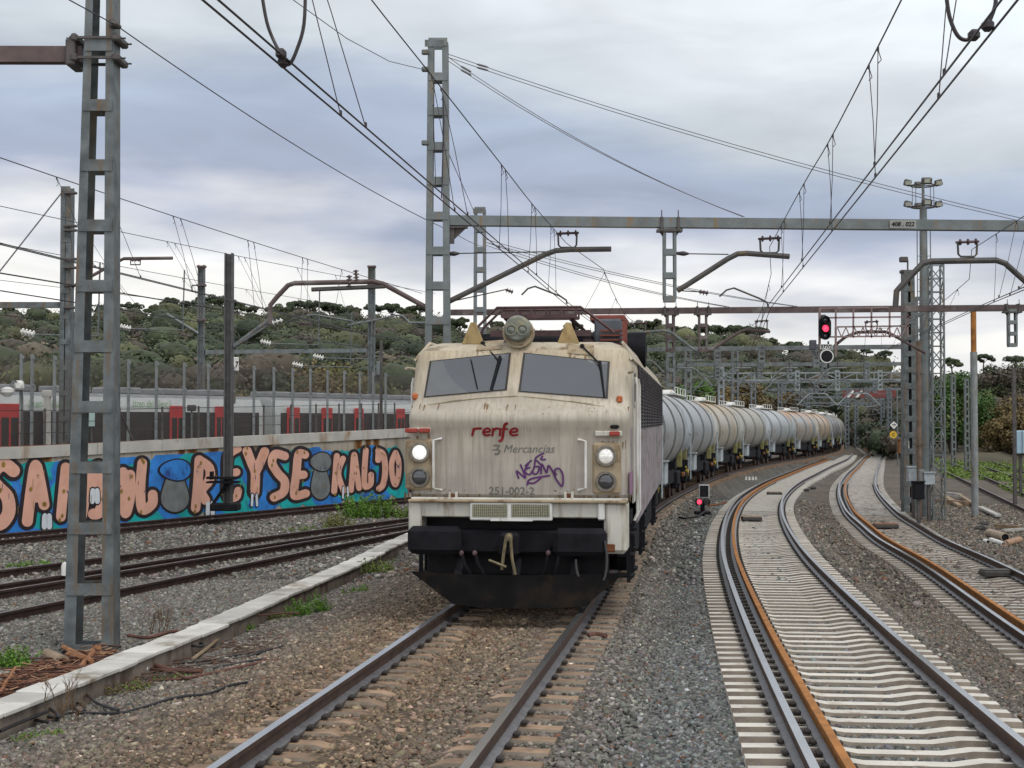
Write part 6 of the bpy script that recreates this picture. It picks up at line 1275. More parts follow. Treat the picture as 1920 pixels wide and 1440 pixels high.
for ci, (ua, ub) in enumerate(ends):
    o = thing('commuter_train_car', tbase((ua + ub) / 2, -.4, -1.4), ['white commuter train car with red doors and green lettering, at the far left', 'second white commuter train car with red doors, left of the locomotive', 'third commuter train car hidden behind the locomotive'][ci], 'train car', 'cars of the commuter train behind the fence')
    mb = MB(); pr = [(0, .55), (0, 2.62), (-.06, 2.9), (-.22, ZR - .12), (-.55, ZR), (-2.3, ZR), (-2.62, ZR - .12), (-2.8, 2.9), (-2.85, 2.62), (-2.85, .55)]
    n = len(pr); V = [tbase(u, z, off) for u in (ua, ub) for off, z in pr]; mi = [0, 0, 0, 1, 1, 1, 0, 0, 0, 0]
    for k in range(n): mb.add([V[k], V[(k + 1) % n], V[n + (k + 1) % n], V[n + k]], [(0, 1, 2, 3)], mi[k])
    mb.add(V[:n], [tuple(range(n))]); mb.add(V[n:], [tuple(range(n))]); mb.build('body', [tr_white, tr_roof], o)
    zs_ = 2.70; mb = MB(); mb.add([tbase(ua + .3, .95, .012), tbase(ub - .3, .95, .012), tbase(ub - .3, zs_, .012), tbase(ua + .3, zs_, .012)], [(0, 1, 2, 3)]); mb.build('window_band', tr_dark, o, fix=False)
    mb = MB()
    for k in range(10): u = ua + 1.5 + (ub - ua - 3) * k / 9; mb.bbox(tbase(u, ZR + .12, -1.4), (1.3, 1.1, .24), .05, wa_)
    mb.build('roof_equipment', tr_roof, o)
    for px, w in doors:
        u = tuv(px, 790)[0]
        if not (ua < u < ub): continue
        mb = MB(); mb.bbox(tbase(u, 1.72, .03), (w, .05, 2.4), .06, wa_); d_ = mb.build('door', tr_red, o)
        for s_ in (-.24, .24): mb = MB(); mb.bbox(tbase(u + s_ * w * .9, 1.66, .06), (w * .34, .02, 1.7), .01, wa_); mb.build('door_window', tr_dark, d_)
    mb = MB(); mb.box(tbase((ua + ub) / 2, .35, -1.4), (ub - ua - 2, 2.3, .5), wa_)
    mb.build('underframe', under, o)
    if ci == 0:
        for px, t in ((96, '(tren del silenci)'), (285, '(tren del silenci)')):
            vs, fs = text2d(t, .36); c = tuv(px, 757); mb = MB(); mb.add([tbase(c[0] + a * .8, c[1] - .12 + b, .02) for a, b in vs], fs); mb.build('lettering', green_t, o, fix=False)
# ------------------------------------------------------------------ hills and vegetation
SIL = [(-500, 590), (-200, 585), (0, 577), (100, 582), (200, 578), (280, 580), (320, 572), (400, 562), (440, 576), (480, 588), (540, 575), (580, 572), (630, 576), (680, 584), (740, 582), (780, 580), (850, 602), (950, 612), (1050, 616), (1180, 612), (1240, 612), (1300, 622), (1330, 616), (1410, 614), (1440, 632), (1480, 648), (1520, 658), (1560, 664), (1620, 664), (1700, 672), (1780, 674), (1850, 676), (1920, 668), (2100, 660), (2500, 650)]
sy = lambda px: float(np.interp(px, *zip(*SIL)))
DC = lambda px: float(np.interp(px, [-500, 900, 1300, 1500, 1750, 2500], [400, 400, 380, 330, 260, 230]))
D0h = lambda px: float(np.interp(px, [-500, 700, 900, 1300, 1550, 1760, 2500], [84, 100, 130, 165, 240, 110, 90]))
TREE = 7.6
def hill_pt(px, t):                       # t = 0 foot .. 1 crest, >1 behind
    d = D0h(px) + (DC(px) - D0h(px)) * t; zc = CH + (HORIZ - sy(px)) / F * DC(px) - TREE * (.8 if px > 1500 else 1)
    s = min(t, 1); s = s * s * (3 - 2 * s) * .5 + s * .5; z = -1.3 + (max(zc, 1) + 1.3) * s - (4 if t == 0 else 0)
    if t > 1: z -= (t - 1) * 12
    return Vector(((px - 960) / F * d, d, z))
pxs = list(range(-700, 2700, 40)); ts = [k / 18 for k in range(24)]; mb = MB()
for t in ts:
    for px in pxs: p = hill_pt(px, t); mb.v.append((p.x, p.y, p.z + rnd.uniform(-.5, .5) * (0 < t)))
w = len(pxs)
for j in range(len(ts) - 1):
    for i in range(w - 1): a = j * w + i; mb.f.append((a, a + 1, a + 1 + w, a + w)); mb.m.append(0)
tag(mb.build('hill', M('hillside earth', (.075, .065, .04), .95, 0, .4, .15, 0, (.04, .045, .02), .5, (.05, .05, .05)), None, True), kind='structure')
def leafm(name, col, var=.45, sc=.6, tr=.0):
    m = M(name, col, .7, 0, var, sc); return m
pine = leafm('pine foliage', (.040, .055, .024), .5, .35); pine2 = leafm('pale pine foliage', (.055, .072, .028), .45, .35); oak = leafm('dull green foliage', (.045, .055, .020), .5, .3); ochre = leafm('ochre brush', (.135, .095, .035), .4, .5); bare = leafm('bare brown twigs', (.085, .066, .048), .4, .5)
fresh = leafm('fresh green leaves', (.075, .15, .018), .4, 2.5); fresh_d = leafm('deep green leaves', (.05, .105, .02), .4, 1.2); olive = leafm('olive leaves', (.095, .115, .03), .4, 1.2); bark = M('bark', (.065, .05, .038), .95, 0, .3, 3)
npr = np.random.default_rng(9)
def clump(C, rad, n, leaf, seed, flat=1.0, shell=.55):   # C: (k,3) clump centres, rad (k,), n leaves each
    g = np.random.default_rng(seed); k = len(C)
    d = g.normal(size=(k, n, 3)); d /= np.linalg.norm(d, axis=2)[..., None]
    r = g.uniform(shell, 1, (k, n, 1)) ** .6; pos = C[:, None] + d * r * np.asarray(rad)[:, None, None] * np.array((1, 1, flat))
    pos = pos.reshape(-1, 3); m = len(pos); nn = d.reshape(-1, 3) + g.normal(0, .45, (m, 3)) + np.array((0, 0, .25)); a = np.cross(nn, g.normal(size=(m, 3))); a /= np.linalg.norm(a, axis=1)[:, None]; b = np.cross(nn, a); b /= np.linalg.norm(b, axis=1)[:, None]
    s = (leaf * g.uniform(.6, 1.3, m))[:, None]
    V = np.stack([pos - a * s, pos + b * s * .7, pos + a * s, pos - b * s * .7], 1); return V.reshape(-1, 3)
def leaves_obj(name, V, mat, parent=None):
    n = len(V) // 4; off = np.array(wloc(parent)) if parent else 0; return_ = np_mesh(name, V - off, np.arange(4 * n).reshape(-1, 4), mat)
    if parent: return_.parent = parent
    return return_
def merge(*a): return np.concatenate(a)
# distant wood that reads as one mass
def tintmat(name, rough=.75):
    m = vcol_mat(name, rough, near=False); return m
wood_m = tintmat('woodland foliage')
def woodmass(name, label, n, t0, t1, p0, p1, cols, rad, leaves, leaf, seed, flat=.75, lift=.5):
    g = np.random.default_rng(seed); C = []; rr = []
    for _ in range(n):
        px = g.uniform(p0, p1); t = g.uniform(t0, t1); p = hill_pt(px, t); r_ = g.uniform(*rad); C.append((p.x, p.y, p.z + r_ * lift)); rr.append(r_)
    C = np.array(C); rr = np.array(rr); col = np.array(cols)[g.integers(0, len(cols), n)] * g.lognormal(0, .28, (n, 1))
    k = 3                                              # each crown is three lobes
    C3 = (C[:, None] + g.normal(0, .42, (n, k, 3)) * rr[:, None, None] * np.array((1, 1, .5))).reshape(-1, 3); r3 = np.repeat(rr, k) * g.uniform(.45, .75, n * k)
    V = clump(C3, r3, leaves // k, leaf, seed, flat); T = np.repeat(np.repeat(col, k, 0), leaves // k, 0) * g.lognormal(0, .16, (n * k * (leaves // k), 1)); T = np.repeat(T, 4, 0)
    idx = {}; cv = []; cq = []                          # solid inner foliage core added to every lobe to lighten its black gaps
    def vid(p):
        if p not in idx: idx[p] = len(cv); cv.append(p)
        return idx[p]
    for ax in range(3):
        for s_ in (-1, 1):
            for i in (-1, 0):
                for j in (-1, 0):
                    q = []
                    for a, b in ((i, j), (i + 1, j), (i + 1, j + 1), (i, j + 1)): p = [a, b]; p.insert(ax, s_); q.append(vid(tuple(p)))
                    cq.append(q if (s_ > 0) != (ax == 1) else q[::-1])
    cv = np.array(cv, float); cv /= np.linalg.norm(cv, axis=1)[:, None]; m = len(C3)
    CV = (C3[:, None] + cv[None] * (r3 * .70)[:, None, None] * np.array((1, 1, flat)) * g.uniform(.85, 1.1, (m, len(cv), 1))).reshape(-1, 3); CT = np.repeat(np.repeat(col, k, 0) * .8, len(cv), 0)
    CF = (np.array(cq)[None] + (np.arange(m) * len(cv))[:, None, None]).reshape(-1, 4) + len(V)
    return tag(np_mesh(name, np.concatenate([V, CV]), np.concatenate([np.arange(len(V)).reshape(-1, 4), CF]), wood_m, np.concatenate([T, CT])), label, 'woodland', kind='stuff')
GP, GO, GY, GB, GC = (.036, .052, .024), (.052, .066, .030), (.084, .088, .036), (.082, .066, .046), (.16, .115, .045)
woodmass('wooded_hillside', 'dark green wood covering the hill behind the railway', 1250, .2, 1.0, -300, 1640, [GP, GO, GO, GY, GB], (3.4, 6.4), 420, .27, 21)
woodmass('right_hillside_wood', 'brown and green wooded slope at the far right', 420, .25, 1.0, 1560, 2250, [GO, GB, GB, GP], (2.0, 3.8), 300, .26, 31)
woodmass('ochre_scrub', 'ochre and brown scrub along the foot of the hill behind the fence', 460, .02, .26, -300, 900, [GC, GB, GC, GO], (1.6, 3.0), 280, .22, 41, .8)
woodmass('far_scrub', 'brown scrub at the foot of the hill beyond the wagons', 330, .0, .24, 1150, 1720, [GB, GO, GP], (1.6, 3.4), 330, .24, 51, .8)
# stone pines on the skyline, three shapes repeated
def pine_tree(seed, h, rx, flat):
    g = np.random.default_rng(seed); o = thing('stone_pine', (0, 0, 0), 'dark umbrella pine on the crest of the wooded hill', 'tree', 'umbrella pines along the skyline'); mb = MB(); mb.tube([(0, 0, -2), (.2, 0, h * .4), (-.1, .1, h * .75)], [.35, .28, .18], 7)
    for k in range(5): a = k * 1.3; mb.tube([(0, 0, h * .6), (rx * .5 * math.cos(a), rx * .5 * math.sin(a), h * .82)], [.14, .06], 5)
    mb.build('trunk', bark, o); n = 16; C = np.stack([g.uniform(-1, 1, n) * rx * .75, g.uniform(-1, 1, n) * rx * .75, h * .86 + g.uniform(-.5, .5, n) * rx * flat], 1); C[:, 2] -= (C[:, 0]**2 + C[:, 1]**2) / rx**2 * rx * .22
    leaves_obj('crown', clump(C, g.uniform(.2, .36, n) * rx, 190, .27, seed, .7), pine if seed % 2 else pine2, o); return o
prot = [pine_tree(3, 10, 3.9, .42), pine_tree(4, 9, 3.2, .62), pine_tree(5, 11, 4.4, .36)]
sp = [(20, 1), (75, 0), (160, 1), (205, 0), (245, 2), (285, 1), (318, 0), (352, 2), (395, 2), (420, 0), (445, 1), (475, 1), (530, 2), (560, 0), (592, 2), (618, 0), (640, 2), (664, 1), (700, 2), (735, 0), (765, 1), (785, 2), (862, 1), (930, 0), (1075, 1), (1150, 0), (1195, 2), (1232, 1), (1268, 0), (1290, 1), (1328, 2), (1352, 1), (1378, 0), (1408, 2), (1424, 0), (1450, 1), (1490, 0), (1530, 1), (1575, 0), (1625, 1), (1660, 0), (1785, 1), (1845, 0), (1905, 2)]
used = set()
for px, k in sp:
    o = prot[k] if k not in used else copy_tree(prot[k]); used.add(k); p = hill_pt(px, rnd.uniform(.93, 1.0)); s = rnd.uniform(.6, 1.0) * (.6 if px > 1500 else 1); top = CH + (HORIZ - sy(px) + rnd.uniform(8, 19)) / F * p.y; o.scale = (s, s, s); o.location = (p.x, p.y, top - (10.6, 9.9, 11.6)[k] * s); o.rotation_euler = (0, 0, rnd.uniform(0, 6.28))
# trees and shrubs nearer by
def bush(name, label, cat, base, rx, h, n, leaves, leaf, mats, seed, group=None, stem=True, flat=.9):
    o = thing(name, base, label, cat, group); g = np.random.default_rng(seed); b = np.array(base)
    a = g.uniform(0, 2 * np.pi, n); r_ = np.sqrt(g.random(n)) * rx * .75; zz = h * (.25 + .6 * g.random(n)) * (1 - .35 * (r_ / rx)**2); C = b + np.stack([r_ * np.cos(a), r_ * np.sin(a) * .8, zz], 1); rad = g.uniform(.22, .4, n) * min(rx, h * .6)
    if stem:
        mb = MB()
        for k in range(min(7, n)): c = C[k]; mb.tube([base, Vector(base).lerp(Vector(c), .5) + Vector((0, 0, h * .08)), c], [.035 * h ** .8, .022 * h ** .8, .008 * h ** .8], 5)
        mb.build('stems' if h < 3 else 'trunk', bark, o)
    mats = mats if isinstance(mats, list) else [mats]
    for k, m_ in enumerate(mats): sel = np.arange(n) % len(mats) == k; leaves_obj('foliage' if h < 3 else 'crown', clump(C[sel], rad[sel], leaves, leaf, seed + k, flat, .3), m_, o)
    return o
def hb(px, py, D): p = P(px, py, D); return Vector((p.x, p.y, p.z))
def twig(label, base, h, n, mat, seed, sp_=.6, name='bare_shrub', group=None):
    o = thing(name, base, label, 'shrub', group); g = random.Random(seed); mb = MB(); b = Vector(base)
    def grow(p, d, L, r_, lv):
        q = p + d * L; mb.tube([p, p.lerp(q, .5) + Vector((g.uniform(-.06, .06), g.uniform(-.06, .06), 0)) * L, q], [r_, r_ * .8, r_ * .55], 4, caps=False)
        if lv:
            for _ in range(3): e = (d + Vector((g.uniform(-sp_, sp_), g.uniform(-sp_, sp_), g.uniform(-.1, .5)))).normalized(); grow(p.lerp(q, g.uniform(.5, 1)), e, L * g.uniform(.5, .75), r_ * .55, lv - 1)
    for _ in range(n): grow(b + Vector((g.uniform(-.3, .3) * h, g.uniform(-.2, .2) * h, 0)), Vector((g.uniform(-.5, .5), g.uniform(-.5, .5), 1)).normalized(), h * g.uniform(.3, .42), .010 * h, 3)
    mb.build('twigs', mat, o); return o
tw = M('pale dry twigs', (.19, .135, .07), .9, 0, .3, 3); tw2 = M('ochre twigs', (.20, .14, .045), .9, 0, .35, 3)
for k, (px, D, h, m_, lab) in enumerate(((255, 82, 5.2, tw, 'pale bare shrub just right of the near mast, behind the commuter train'), (300, 86, 4.4, tw, 'pale bare shrub right of the one by the near mast'), (345, 84, 3.4, tw, 'low bare shrub left of the dark H pole'), (560, 96, 6.0, tw2, 'ochre bare tree between the H pole and the next mast'), (600, 99, 7.6, tw2, 'tallest ochre bare tree behind the commuter train'), (645, 97, 5.6, tw2, 'ochre bare tree left of the slim mast by the locomotive'), (680, 95, 4.5, tw2, 'low ochre bare shrub beside the slim mast by the locomotive'), (520, 92, 3.6, tw, 'small bare shrub right of the dark H pole'))):
    b = hill_pt(px, max(0, (D - D0h(px)) / (DC(px) - D0h(px)))); b.z -= .3; twig(lab, b, h, 9, m_, 60 + k)
bush('tree', 'ochre leafed tree behind the commuter train, left of the locomotive', 'tree', hill_pt(600, .05), 5.2, 8.2, 40, 130, .16, [ochre, leafm('dull yellow leaves', (.13, .115, .03), .4, .6)], 77)
bush('tree', 'bright fresh green tree above the first tank wagons', 'tree', hb(1300, 800, 120) - Vector((0, 0, .5)), 2.1, 5.2, 34, 240, .10, [fresh], 78)
bush('tree', 'ochre tree above the third tank wagon', 'tree', hb(1385, 805, 140) - Vector((0, 0, .5)), 3.2, 6.0, 34, 220, .13, [ochre], 79)
bush('tree', 'brownish ochre tree between tank wagons and lattice girder', 'tree', hb(1460, 805, 150), 3.6, 4.6, 30, 220, .13, [ochre, bare], 80)
for k, (px, yb_, D, rx, h, ms, lab) in enumerate(((1788, 845, 95, 2.2, 7.2, [fresh_d, fresh_d, olive], 'dense green tree right of the lattice tower'), (1835, 842, 100, 2.0, 5.6, [fresh_d, olive], 'second green tree, behind the grey round post'), (1870, 838, 110, 2.6, 8.2, [bare, oak], 'brownish tree right of the grey round post'), (1895, 842, 92, 2.0, 3.8, [ochre], 'ochre bush near the right edge'), (1925, 840, 96, 2.4, 5.2, [ochre, bare], 'ochre brown tree cut by the right edge'), (1850, 830, 150, 3.2, 9.4, [fresh, oak], 'light green treetop rising on the right slope'), (1905, 826, 165, 4.0, 12, [oak, bare], 'tall dull tree at the far right'), (1780, 826, 160, 3.2, 11.2, [pine, oak], 'dark round tree on the slope right of the lattice tower'), (1960, 835, 120, 4.0, 9.0, [bare, oak], 'bare brown tree outside the right edge'))):
    q_ = 1.38 if D < 130 else 1.1; D *= q_; b = P(px, yb_, D); bush('tree', lab, 'tree', Vector((b.x, D, -1.3)), rx * q_, h * q_ * .95, 38, 280, .05 + .0006 * D, ms, 90 + k)
# green verge at the right
g = np.random.default_rng(3); n = 42000; d = g.uniform(44, 170, n); x = x3(d) + np.where(d > 85, 5.2, 7.5) + g.random(n) ** 1.3 * 26; q_ = np.sin(x * .9) + np.sin(d * .31 + x * .4) + g.normal(0, .6, n) > -.35; x, d = x[q_], d[q_]; n = len(x); z = gz(x, d) + np.clip((x - x3(d) - 11) / 18, 0, 1) * 1.1
V = clump(np.stack([x, d, z + .06], 1), np.full(n, .16), 5, .07, 8, .8)
tag(leaves_obj('verge_grass', V, leafm('verge grass', (.125, .185, .03), .35, .4)), 'patchy bright green grass on the bank beside the right hand sidings', 'grass', kind='stuff')
# weeds on the ballast: leaf tufts and stalks
weed_l = leafm('weed leaves', (.10, .20, .022), .35, 6); weed_y = leafm('yellow green weeds', (.16, .165, .05), .35, 6); weed_b = leafm('dead brown weeds', (.14, .085, .045), .4, 6)
def weed(label, px, py, z, rx, h, n, seed, mats, leaf=.035, leaves=26, name='weed'):
    b = G(px, py, z); b.z = float(gz(b.x, b.y)) if abs(z) < 9 else z; o = thing(name, b, label, 'weeds'); gg = np.random.default_rng(seed * 7 + 1); mb = MB(); C = []
    for _ in range(n):
        a = gg.uniform(0, 6.28); r0 = rx * .8 * math.sqrt(gg.random()); s0 = b + Vector((r0 * math.cos(a), r0 * math.sin(a) * .8, 0)); s0.z = float(gz(s0.x, s0.y)); hh = h * gg.uniform(.3, 1.1) * (1.1 - .6 * r0 / rx); le = Vector((gg.normal() * .35, gg.normal() * .35, 1)).normalized() * hh
        mb.tube([s0, s0 + le * .6, s0 + le], [leaf * .10, leaf * .08, leaf * .05], 3, caps=False)
        for t in np.linspace(.15, 1, max(3, int(leaves / 5))): C.append(tuple(s0 + le * t))
    mb.build('stems', mats[-1] if len(mats) > 1 else mats[0], o); C = np.array(C); mats = list(mats)
    for k, m_ in enumerate(mats): q = C[np.arange(len(C)) % len(mats) == k]; leaves_obj('foliage', clump(q, np.full(len(q), leaf * 1.5), 5, leaf * .62, seed + k, .8, .2), m_, o)
    return o
weed('bright green bush growing against the foot of the graffiti wall beside the locomotive', 692, 962, ZL, .95, .95, 60, 1, [weed_l], .05, 60, 'green_bush')
weed('small green weeds right at the locomotive corner', 742, 962, ZL, .55, .5, 30, 2, [weed_l, weed_y], .045, 40)
weed('green leafy clump at the foot of the trough, middle one', 578, 1158, -.5, .40, .34, 60, 3, [weed_l], .024, 36)
weed('smaller green clump along the trough, left of the leafy one', 530, 1160, -.5, .3, .16, 34, 4, [weed_l, weed_b], .02, 30)
weed('green weeds by the trough right before the plough', 705, 1070, -.45, .42, .36, 46, 5, [weed_l, weed_y], .028, 34)
weed('faint green weed patch on the brown ballast left of the plough', 668, 1112, -.45, .28, .15, 26, 6, [weed_l], .02, 24)
weed('small low weed beside the trough near the cables', 465, 1178, -.5, .16, .10, 16, 7, [weed_l], .02, 24)
weed('vivid green clump at the left edge by the reed heap', 18, 1250, -.45, .30, .30, 60, 8, [weed_l], .024, 40)
weed('low green weed between the edge clump and the mast', 60, 1256, -.45, .14, .10, 20, 9, [weed_l], .018, 30)
weed('mossy green and straw patch in front of the near mast', 240, 1300, -.52, .40, .12, 60, 10, [weed_l, weed_y, weed_b], .018, 30)
weed('green sprigs by the trough below the mast foot', 320, 1285, -.52, .26, .10, 36, 11, [weed_l, weed_b], .018, 28)
weed('pale straw and green tuft by the lower left edge', 70, 1390, -.5, .30, .08, 40, 12, [weed_y, weed_l], .016, 24)
weed('yellow dry weeds between wall track and yard tracks', 632, 978, ZL, .55, .5, 46, 13, [weed_y], .035, 40)
weed('thin green weeds on the grey ballast at left', 80, 1048, ZL, .9, .14, 50, 14, [weed_l], .03, 28)
weed('faint green weeds left of the yellow dry weeds', 585, 985, ZL, .9, .16, 40, 15, [weed_l, weed_y], .03, 28)
twig('dead brown weed stalks beside the trough', G(300, 1190, -.46), .55, 10, weed_b, 5, .5, 'dead_weeds'); twig('thin dry stalk growing over the trough lids', G(115, 1330, -.3), .5, 6, weed_b, 6, .6, 'dead_weeds')
twig('dry brown stalks near the coiled cables', G(130, 1360, -.5), .45, 7, weed_b, 8, .7, 'dead_weeds'); twig('dry bent twig standing by the small timber', G(437, 1215, -.5), .22, 3, rust, 9, .6, 'dead_weeds')
# ------------------------------------------------------------------ debris and cables on the ground
def gp(px, py, z=-.5, up=0): p = G(px, py, z); return Vector((p.x, p.y, float(gz(p.x, p.y)) + up))
black_c = M('black cable', (.022, .02, .022), .5, 0, .3, 9); brown_c = M('brown branch', (.12, .055, .04), .85, 0, .35, 6, .2); pale_b = M('pale wood', (.26, .19, .12), .85, 0, .25, 8, .1); reed = M('red brown reeds', (.17, .075, .045), .85, 0, .45, 7)
def cable(label, pts, r=.014, mat=None, z=-.5, up=.03, name='cable', cat='cable'):
    q = smooth_w([gp(a, b, z, up + (c[0] if c else 0)) for a, b, *c in pts], 5); mb = MB(); mb.tube(q, r, 6); return tag(mb.build(name, mat or black_c, None, True), label, cat)
cable('long black cable snaking from the left edge across the brown ballast', [(58, 1350), (95, 1358), (125, 1342), (160, 1348), (220, 1360), (260, 1356), (330, 1340), (390, 1342), (430, 1328), (470, 1326)])
cable('black cable rising in a tall loop beside the trough', [(90, 1352), (110, 1355), (82, 1330), (95, 1318), (128, 1316), (136, 1303), (155, 1306), (180, 1330), (205, 1350), (222, 1361)], .016, None, -.5, .06)
cable('short coil of black cable near the weeds by the trough', [(118, 1342), (118, 1325), (140, 1318), (158, 1330), (150, 1342), (132, 1322)], .012)
cable('upper thin dark cable of the bundle left of the rails', [(330, 1245), (380, 1250), (430, 1246), (480, 1244), (520, 1242), (530, 1238)], .014)
cable('middle dark cable of the bundle left of the rails', [(300, 1258), (360, 1258), (420, 1255), (470, 1252), (505, 1245), (525, 1240)], .014)
cable('dark cable below the bundle curving up at its end', [(255, 1276), (330, 1276), (390, 1272), (450, 1268), (500, 1267)], .014)
cable('lowest brown cable of the bundle with a hooked end', [(280, 1282), (340, 1290), (400, 1286), (450, 1280), (485, 1276), (498, 1268)], .018, brown_c)
cable('dark cable lying over the pale trough lids', [(270, 1208), (300, 1197), (340, 1190), (380, 1191), (375, 1197), (345, 1195)], .016, None, -.3, .12)
cable('thin brown cable crossing the trough to the green clump', [(330, 1185), (380, 1165), (440, 1150), (480, 1143), (540, 1145), (560, 1150)], .012, brown_c, -.3, .14)
cable('dark rod lying along the trough at the lower left', [(0, 1345), (40, 1328), (88, 1310)], .016, None, -.3, .10)
cable('pale stick lying at a slant beside the cables', [(362, 1246), (388, 1222), (412, 1200)], .022, pale_b, -.5, .06, 'stick', 'stick')
cable('thick brown branch lying left of the cables', [(270, 1250), (310, 1262), (350, 1278), (378, 1284)], .028, brown_c, -.5, .06, 'branch', 'branch')
cable('forked thin branch beside the thick brown one', [(275, 1258), (320, 1270), (345, 1292), (358, 1297)], .016, brown_c, -.5, .05, 'branch', 'branch')
cable('brown branch resting against the cable trough', [(240, 1200), (280, 1204), (330, 1192), (372, 1200)], .024, brown_c, -.4, .12, 'branch', 'branch')
cable('dark stick lying right of the right rail near the plough', [(1102, 1196), (1118, 1194), (1136, 1197)], .03, brown_c, -.2, .05, 'stick', 'stick')
g = random.Random(4); hp_ = thing('reed_heap', gp(120, 1290, -.42), 'heap of red brown reeds and broken sticks along the trough at left', 'debris heap'); mbs = [MB(), MB(), MB()]; kx = 0
for _ in range(620):
    mb = mbs[g.choice((0, 0, 1, 1, 2))]
    t = g.random(); px = -60 + t * 260; py = 1316 - t * 75 + g.uniform(-26, 14); p = gp(px, py, -.42, g.uniform(.0, .13)); a = g.gauss(.5, .9); L = g.uniform(.12, .42); d = Vector((math.cos(a), math.sin(a), g.uniform(-.15, .2))).normalized() * L; mb.tube([p - d / 2, p + d / 2], g.uniform(.004, .011), 4)
for mb, m_ in zip(mbs, (reed, M('dark brown reeds', (.075, .035, .025), .9, 0, .4, 7), M('tan reeds', (.30, .17, .10), .85, 0, .35, 7))): mb.build('reeds', m_, hp_)
mb = MB()
for a, b, r_ in (((118, 1222), (172, 1256), .03), ((150, 1262), (175, 1238), .03), ((128, 1236), (160, 1250), .035), ((176, 1222), (186, 1232), .03), ((20, 1280), (8, 1300), .02), ((0, 1310), (28, 1270), .018)): mb.tube([gp(*a, -.42, .1), gp(*b, -.42, .14)], r_, 6)
mb.build('broken_sticks', M('orange brown wood', (.27, .12, .055), .85, 0, .35, 8, .2), hp_)
mb = MB(); p, q = gp(88, 1236, -.42, .09), gp(118, 1250, -.42, .09); mb.lathe(p, q - p, [(0, .05), (0, .075), ((q - p).length, .08), ((q - p).length, .05), (.05, .045)], 14); tag(mb.build('pipe_stub', M('dirty tan pipe', (.26, .19, .13), .8, 0, .3, 6), None), 'short dirty tan pipe lying on the reed heap', 'pipe')
c = gp(122, 1062, ZL, .05); c = G(122, 1062, ZL + .15); mb = MB(); mb.lathe(c - Vector((0, 0, .16)), (0, 0, 1), [(0, .06), (.16, .07), (.22, .05), (.24, 0)], 12); tag(mb.build('white_can', white_paint, None, True), 'small white can lying by the yard rails left of the near mast', 'can')
c = gp(262, 1262, -.5, .02); mb = MB(); gg = np.random.default_rng(2); V = [(c.x + math.cos(a) * .13 * gg.uniform(.6, 1.2), c.y + math.sin(a) * .10 * gg.uniform(.6, 1.2), c.z + gg.uniform(0, .08)) for a in np.linspace(0, 6, 9)]; mb.add(V + [(c.x, c.y, c.z + .11)], [(i, (i + 1) % 9, 9) for i in range(9)]); tag(mb.build('plastic_scrap', M('crumpled plastic', (.5, .52, .55), .3, 0, .2, 12), None), 'crumpled pale plastic scrap beside the trough', 'litter')
rub_m = M('dark rubble', (.05, .046, .042), .95, 0, .35, 9, .3)
g = random.Random(12); mb = MB()
for _ in range(130):
    px = g.uniform(215, 520); py = 1290 - (px - 215) * .22 + g.uniform(-34, 22); p = gp(px, py, -.5, g.uniform(.015, .04)); a = g.gauss(.25, .7); L = g.uniform(.10, .5); d = Vector((math.cos(a), math.sin(a), g.uniform(-.05, .08))).normalized() * L; mb.tube([p - d / 2, p + Vector((g.uniform(-.02, .02), g.uniform(-.02, .02), g.uniform(0, .03))), p + d / 2], g.uniform(.003, .007), 4)
tag(mb.build('dry_twigs', M('dry dark twigs', (.10, .06, .042), .9, 0, .45, 5), None), 'thin dry twigs scattered over the brown ballast around the cables', 'twigs', kind='stuff')
# timbers and pipes on the right
for k, (a, b, w, h, mat, lab) in enumerate((((1742, 940), (1815, 945), .26, .16, wood, 'brown timber lying before the lattice tower'), ((1770, 930), (1800, 950), .2, .1, pale_b, 'pale board under the brown timber'), ((1752, 932), (1805, 934), .16, .12, M('grey plank', (.27, .24, .21), .9, 0, .25, 5), 'grey plank behind the brown timber'), ((1800, 930), (1828, 948), .15, .1, pale_b, 'slanting pale board left of the grey round post'), ((1838, 952), (1872, 968), .22, .08, concrete, 'pale slab just right of the grey round post'), ((1772, 926), (1800, 929), .2, .12, concrete, 'light slab farther back in the timber heap'), ((1865, 987), (1912, 990), .12, .1, wood, 'thin brown timber over the pipes at right'), ((1882, 996), (1918, 993), .1, .07, concrete, 'grey bar lying over the pipes at right'))):
    p, q = gp(*a, -1.0, .12), gp(*b, -1.0, .12); mb = MB(); mb.bar(p, q, w, h); tag(mb.build('timber' if mat in (wood, pale_b) else 'slab', mat, None), lab, 'timber' if mat in (wood, pale_b) else 'slab')
for k, (a, b, r_, mat, lab) in enumerate((((1855, 1004), (1885, 1012), .13, M('tan clay pipe', (.33, .26, .19), .8, 0, .2, 6), 'tan clay pipe with a dark open mouth at right'), ((1858, 1014), (1882, 1022), .07, white_paint, 'white plastic pipe below the clay pipe'), ((1885, 1022), (1912, 1012), .09, M('orange clay pipe', (.33, .20, .12), .8, 0, .2, 6), 'orange clay pipe right of the white pipe'), ((1846, 1016), (1853, 1018), .06, white_paint, 'stub of white pipe left of the others'))):
    p, q = gp(*a, -1.0, r_), gp(*b, -1.0, r_); d = (q - p); L = d.length; mb = MB(); mb.lathe(p, d, [(.01, r_ * .8), (0, r_), (L, r_), (L, r_ * .82), (L - .3 * L, r_ * .8)], 16, 0); mb.lathe(q - d.normalized() * .05, d, [(0, r_ * .8), (.002, 0)], 14, 1); tag(mb.build('pipe', [mat, black], None, True), lab, 'pipe')
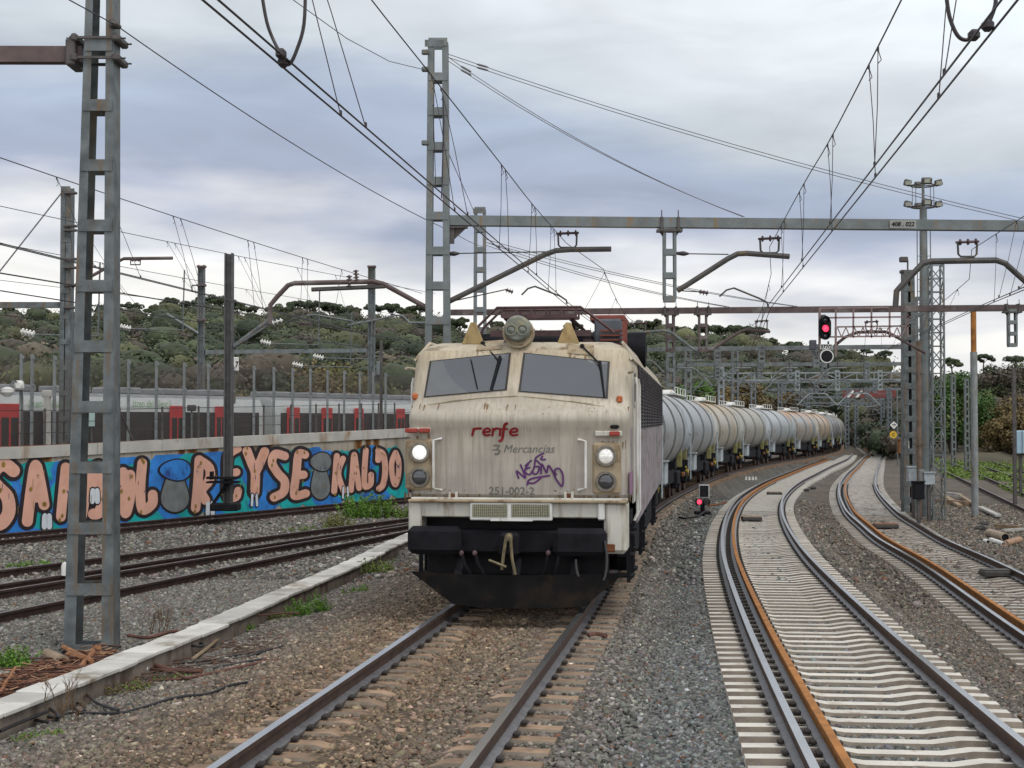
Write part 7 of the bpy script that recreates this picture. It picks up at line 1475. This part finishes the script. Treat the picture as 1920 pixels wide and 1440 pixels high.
for k, (px, py, s, lab) in enumerate(((1843, 975, .22, 'dark lump of broken asphalt by the right pipes'), (1838, 985, .26, 'bigger dark lump among the stones at right'), (1870, 1012, .12, 'dark stone under the clay pipe'), (1525, 915, .22, 'dark scrap heap between the two curving tracks'), (1512, 920, .2, 'small dark scrap left of the scrap heap'))):
    c = gp(px, py, -.9, s * .3); gg = np.random.default_rng(k); mb = MB(); nn_ = 14; V = [];
    for i in range(60): v = Vector(gg.normal(size=3)).normalized(); V.append(c + Vector((v.x * s * .8, v.y * s * .5, v.z * s * .35)) * float(gg.uniform(.75, 1.1)))
    import bmesh
    bm = bmesh.new(); [bm.verts.new(v) for v in V]; hull = bmesh.ops.convex_hull(bm, input=bm.verts); bmesh.ops.delete(bm, geom=list({e for e in hull['geom_interior'] + hull['geom_unused'] if isinstance(e, bmesh.types.BMVert)}), context='VERTS'); bm.verts.index_update(); mb.add([v.co for v in bm.verts], [[v.index for v in f.verts] for f in bm.faces]); bm.free()
    tag(mb.build('rubble_lump', rub_m, None), lab, 'rubble')
o = thing('signal_cabinet', P(1914, 852, 62), 'pale blue cabinet on a slim post cut by the right edge', 'cabinet'); c = P(1916, 829, 62); mb = MB(); mb.bbox(c, (.62, .4, 1.0), .04); mb.build('case', M('pale blue cabinet', (.30, .42, .52), .6, 0, .1, 4), o); mb = MB(); mb.bar(c - Vector((.0, -.2, .0)), c - Vector((0, -.2, 2.2)), .12, .12); mb.box(c + Vector((-.06, -.205, 0)), (.02, .02, .96)); mb.build('post', steel_dark, o)
for k, (px, yt, yb_, D, lab) in enumerate(((1901, 690, 880, 58, 'thin dark post left of the blue cabinet'), (1787, 705, 838, 105, 'small pale batten mast among the right trees'), (1812, 712, 842, 98, 'small pale batten mast left of the grey round post'))):
    t = P(px, yt, D); o = thing('line_mast', (t.x, D, -1.2), lab, 'mast')
    if k: ladder_mast(o, (t.x, D, -1.3), t.z, .34, .28, .25, 14, galv, .16, fl=.26)
    else: mb = MB(); mb.bar((t.x, D, -1.3), (t.x, D, t.z), .13, .13); mb.build('pole', steel_dark, o); mb = MB(); mb.bar((t.x, D, t.z - .4), (t.x - .9, D, t.z - .1), .05, .05); mb.build('arm', steel_dark, o)
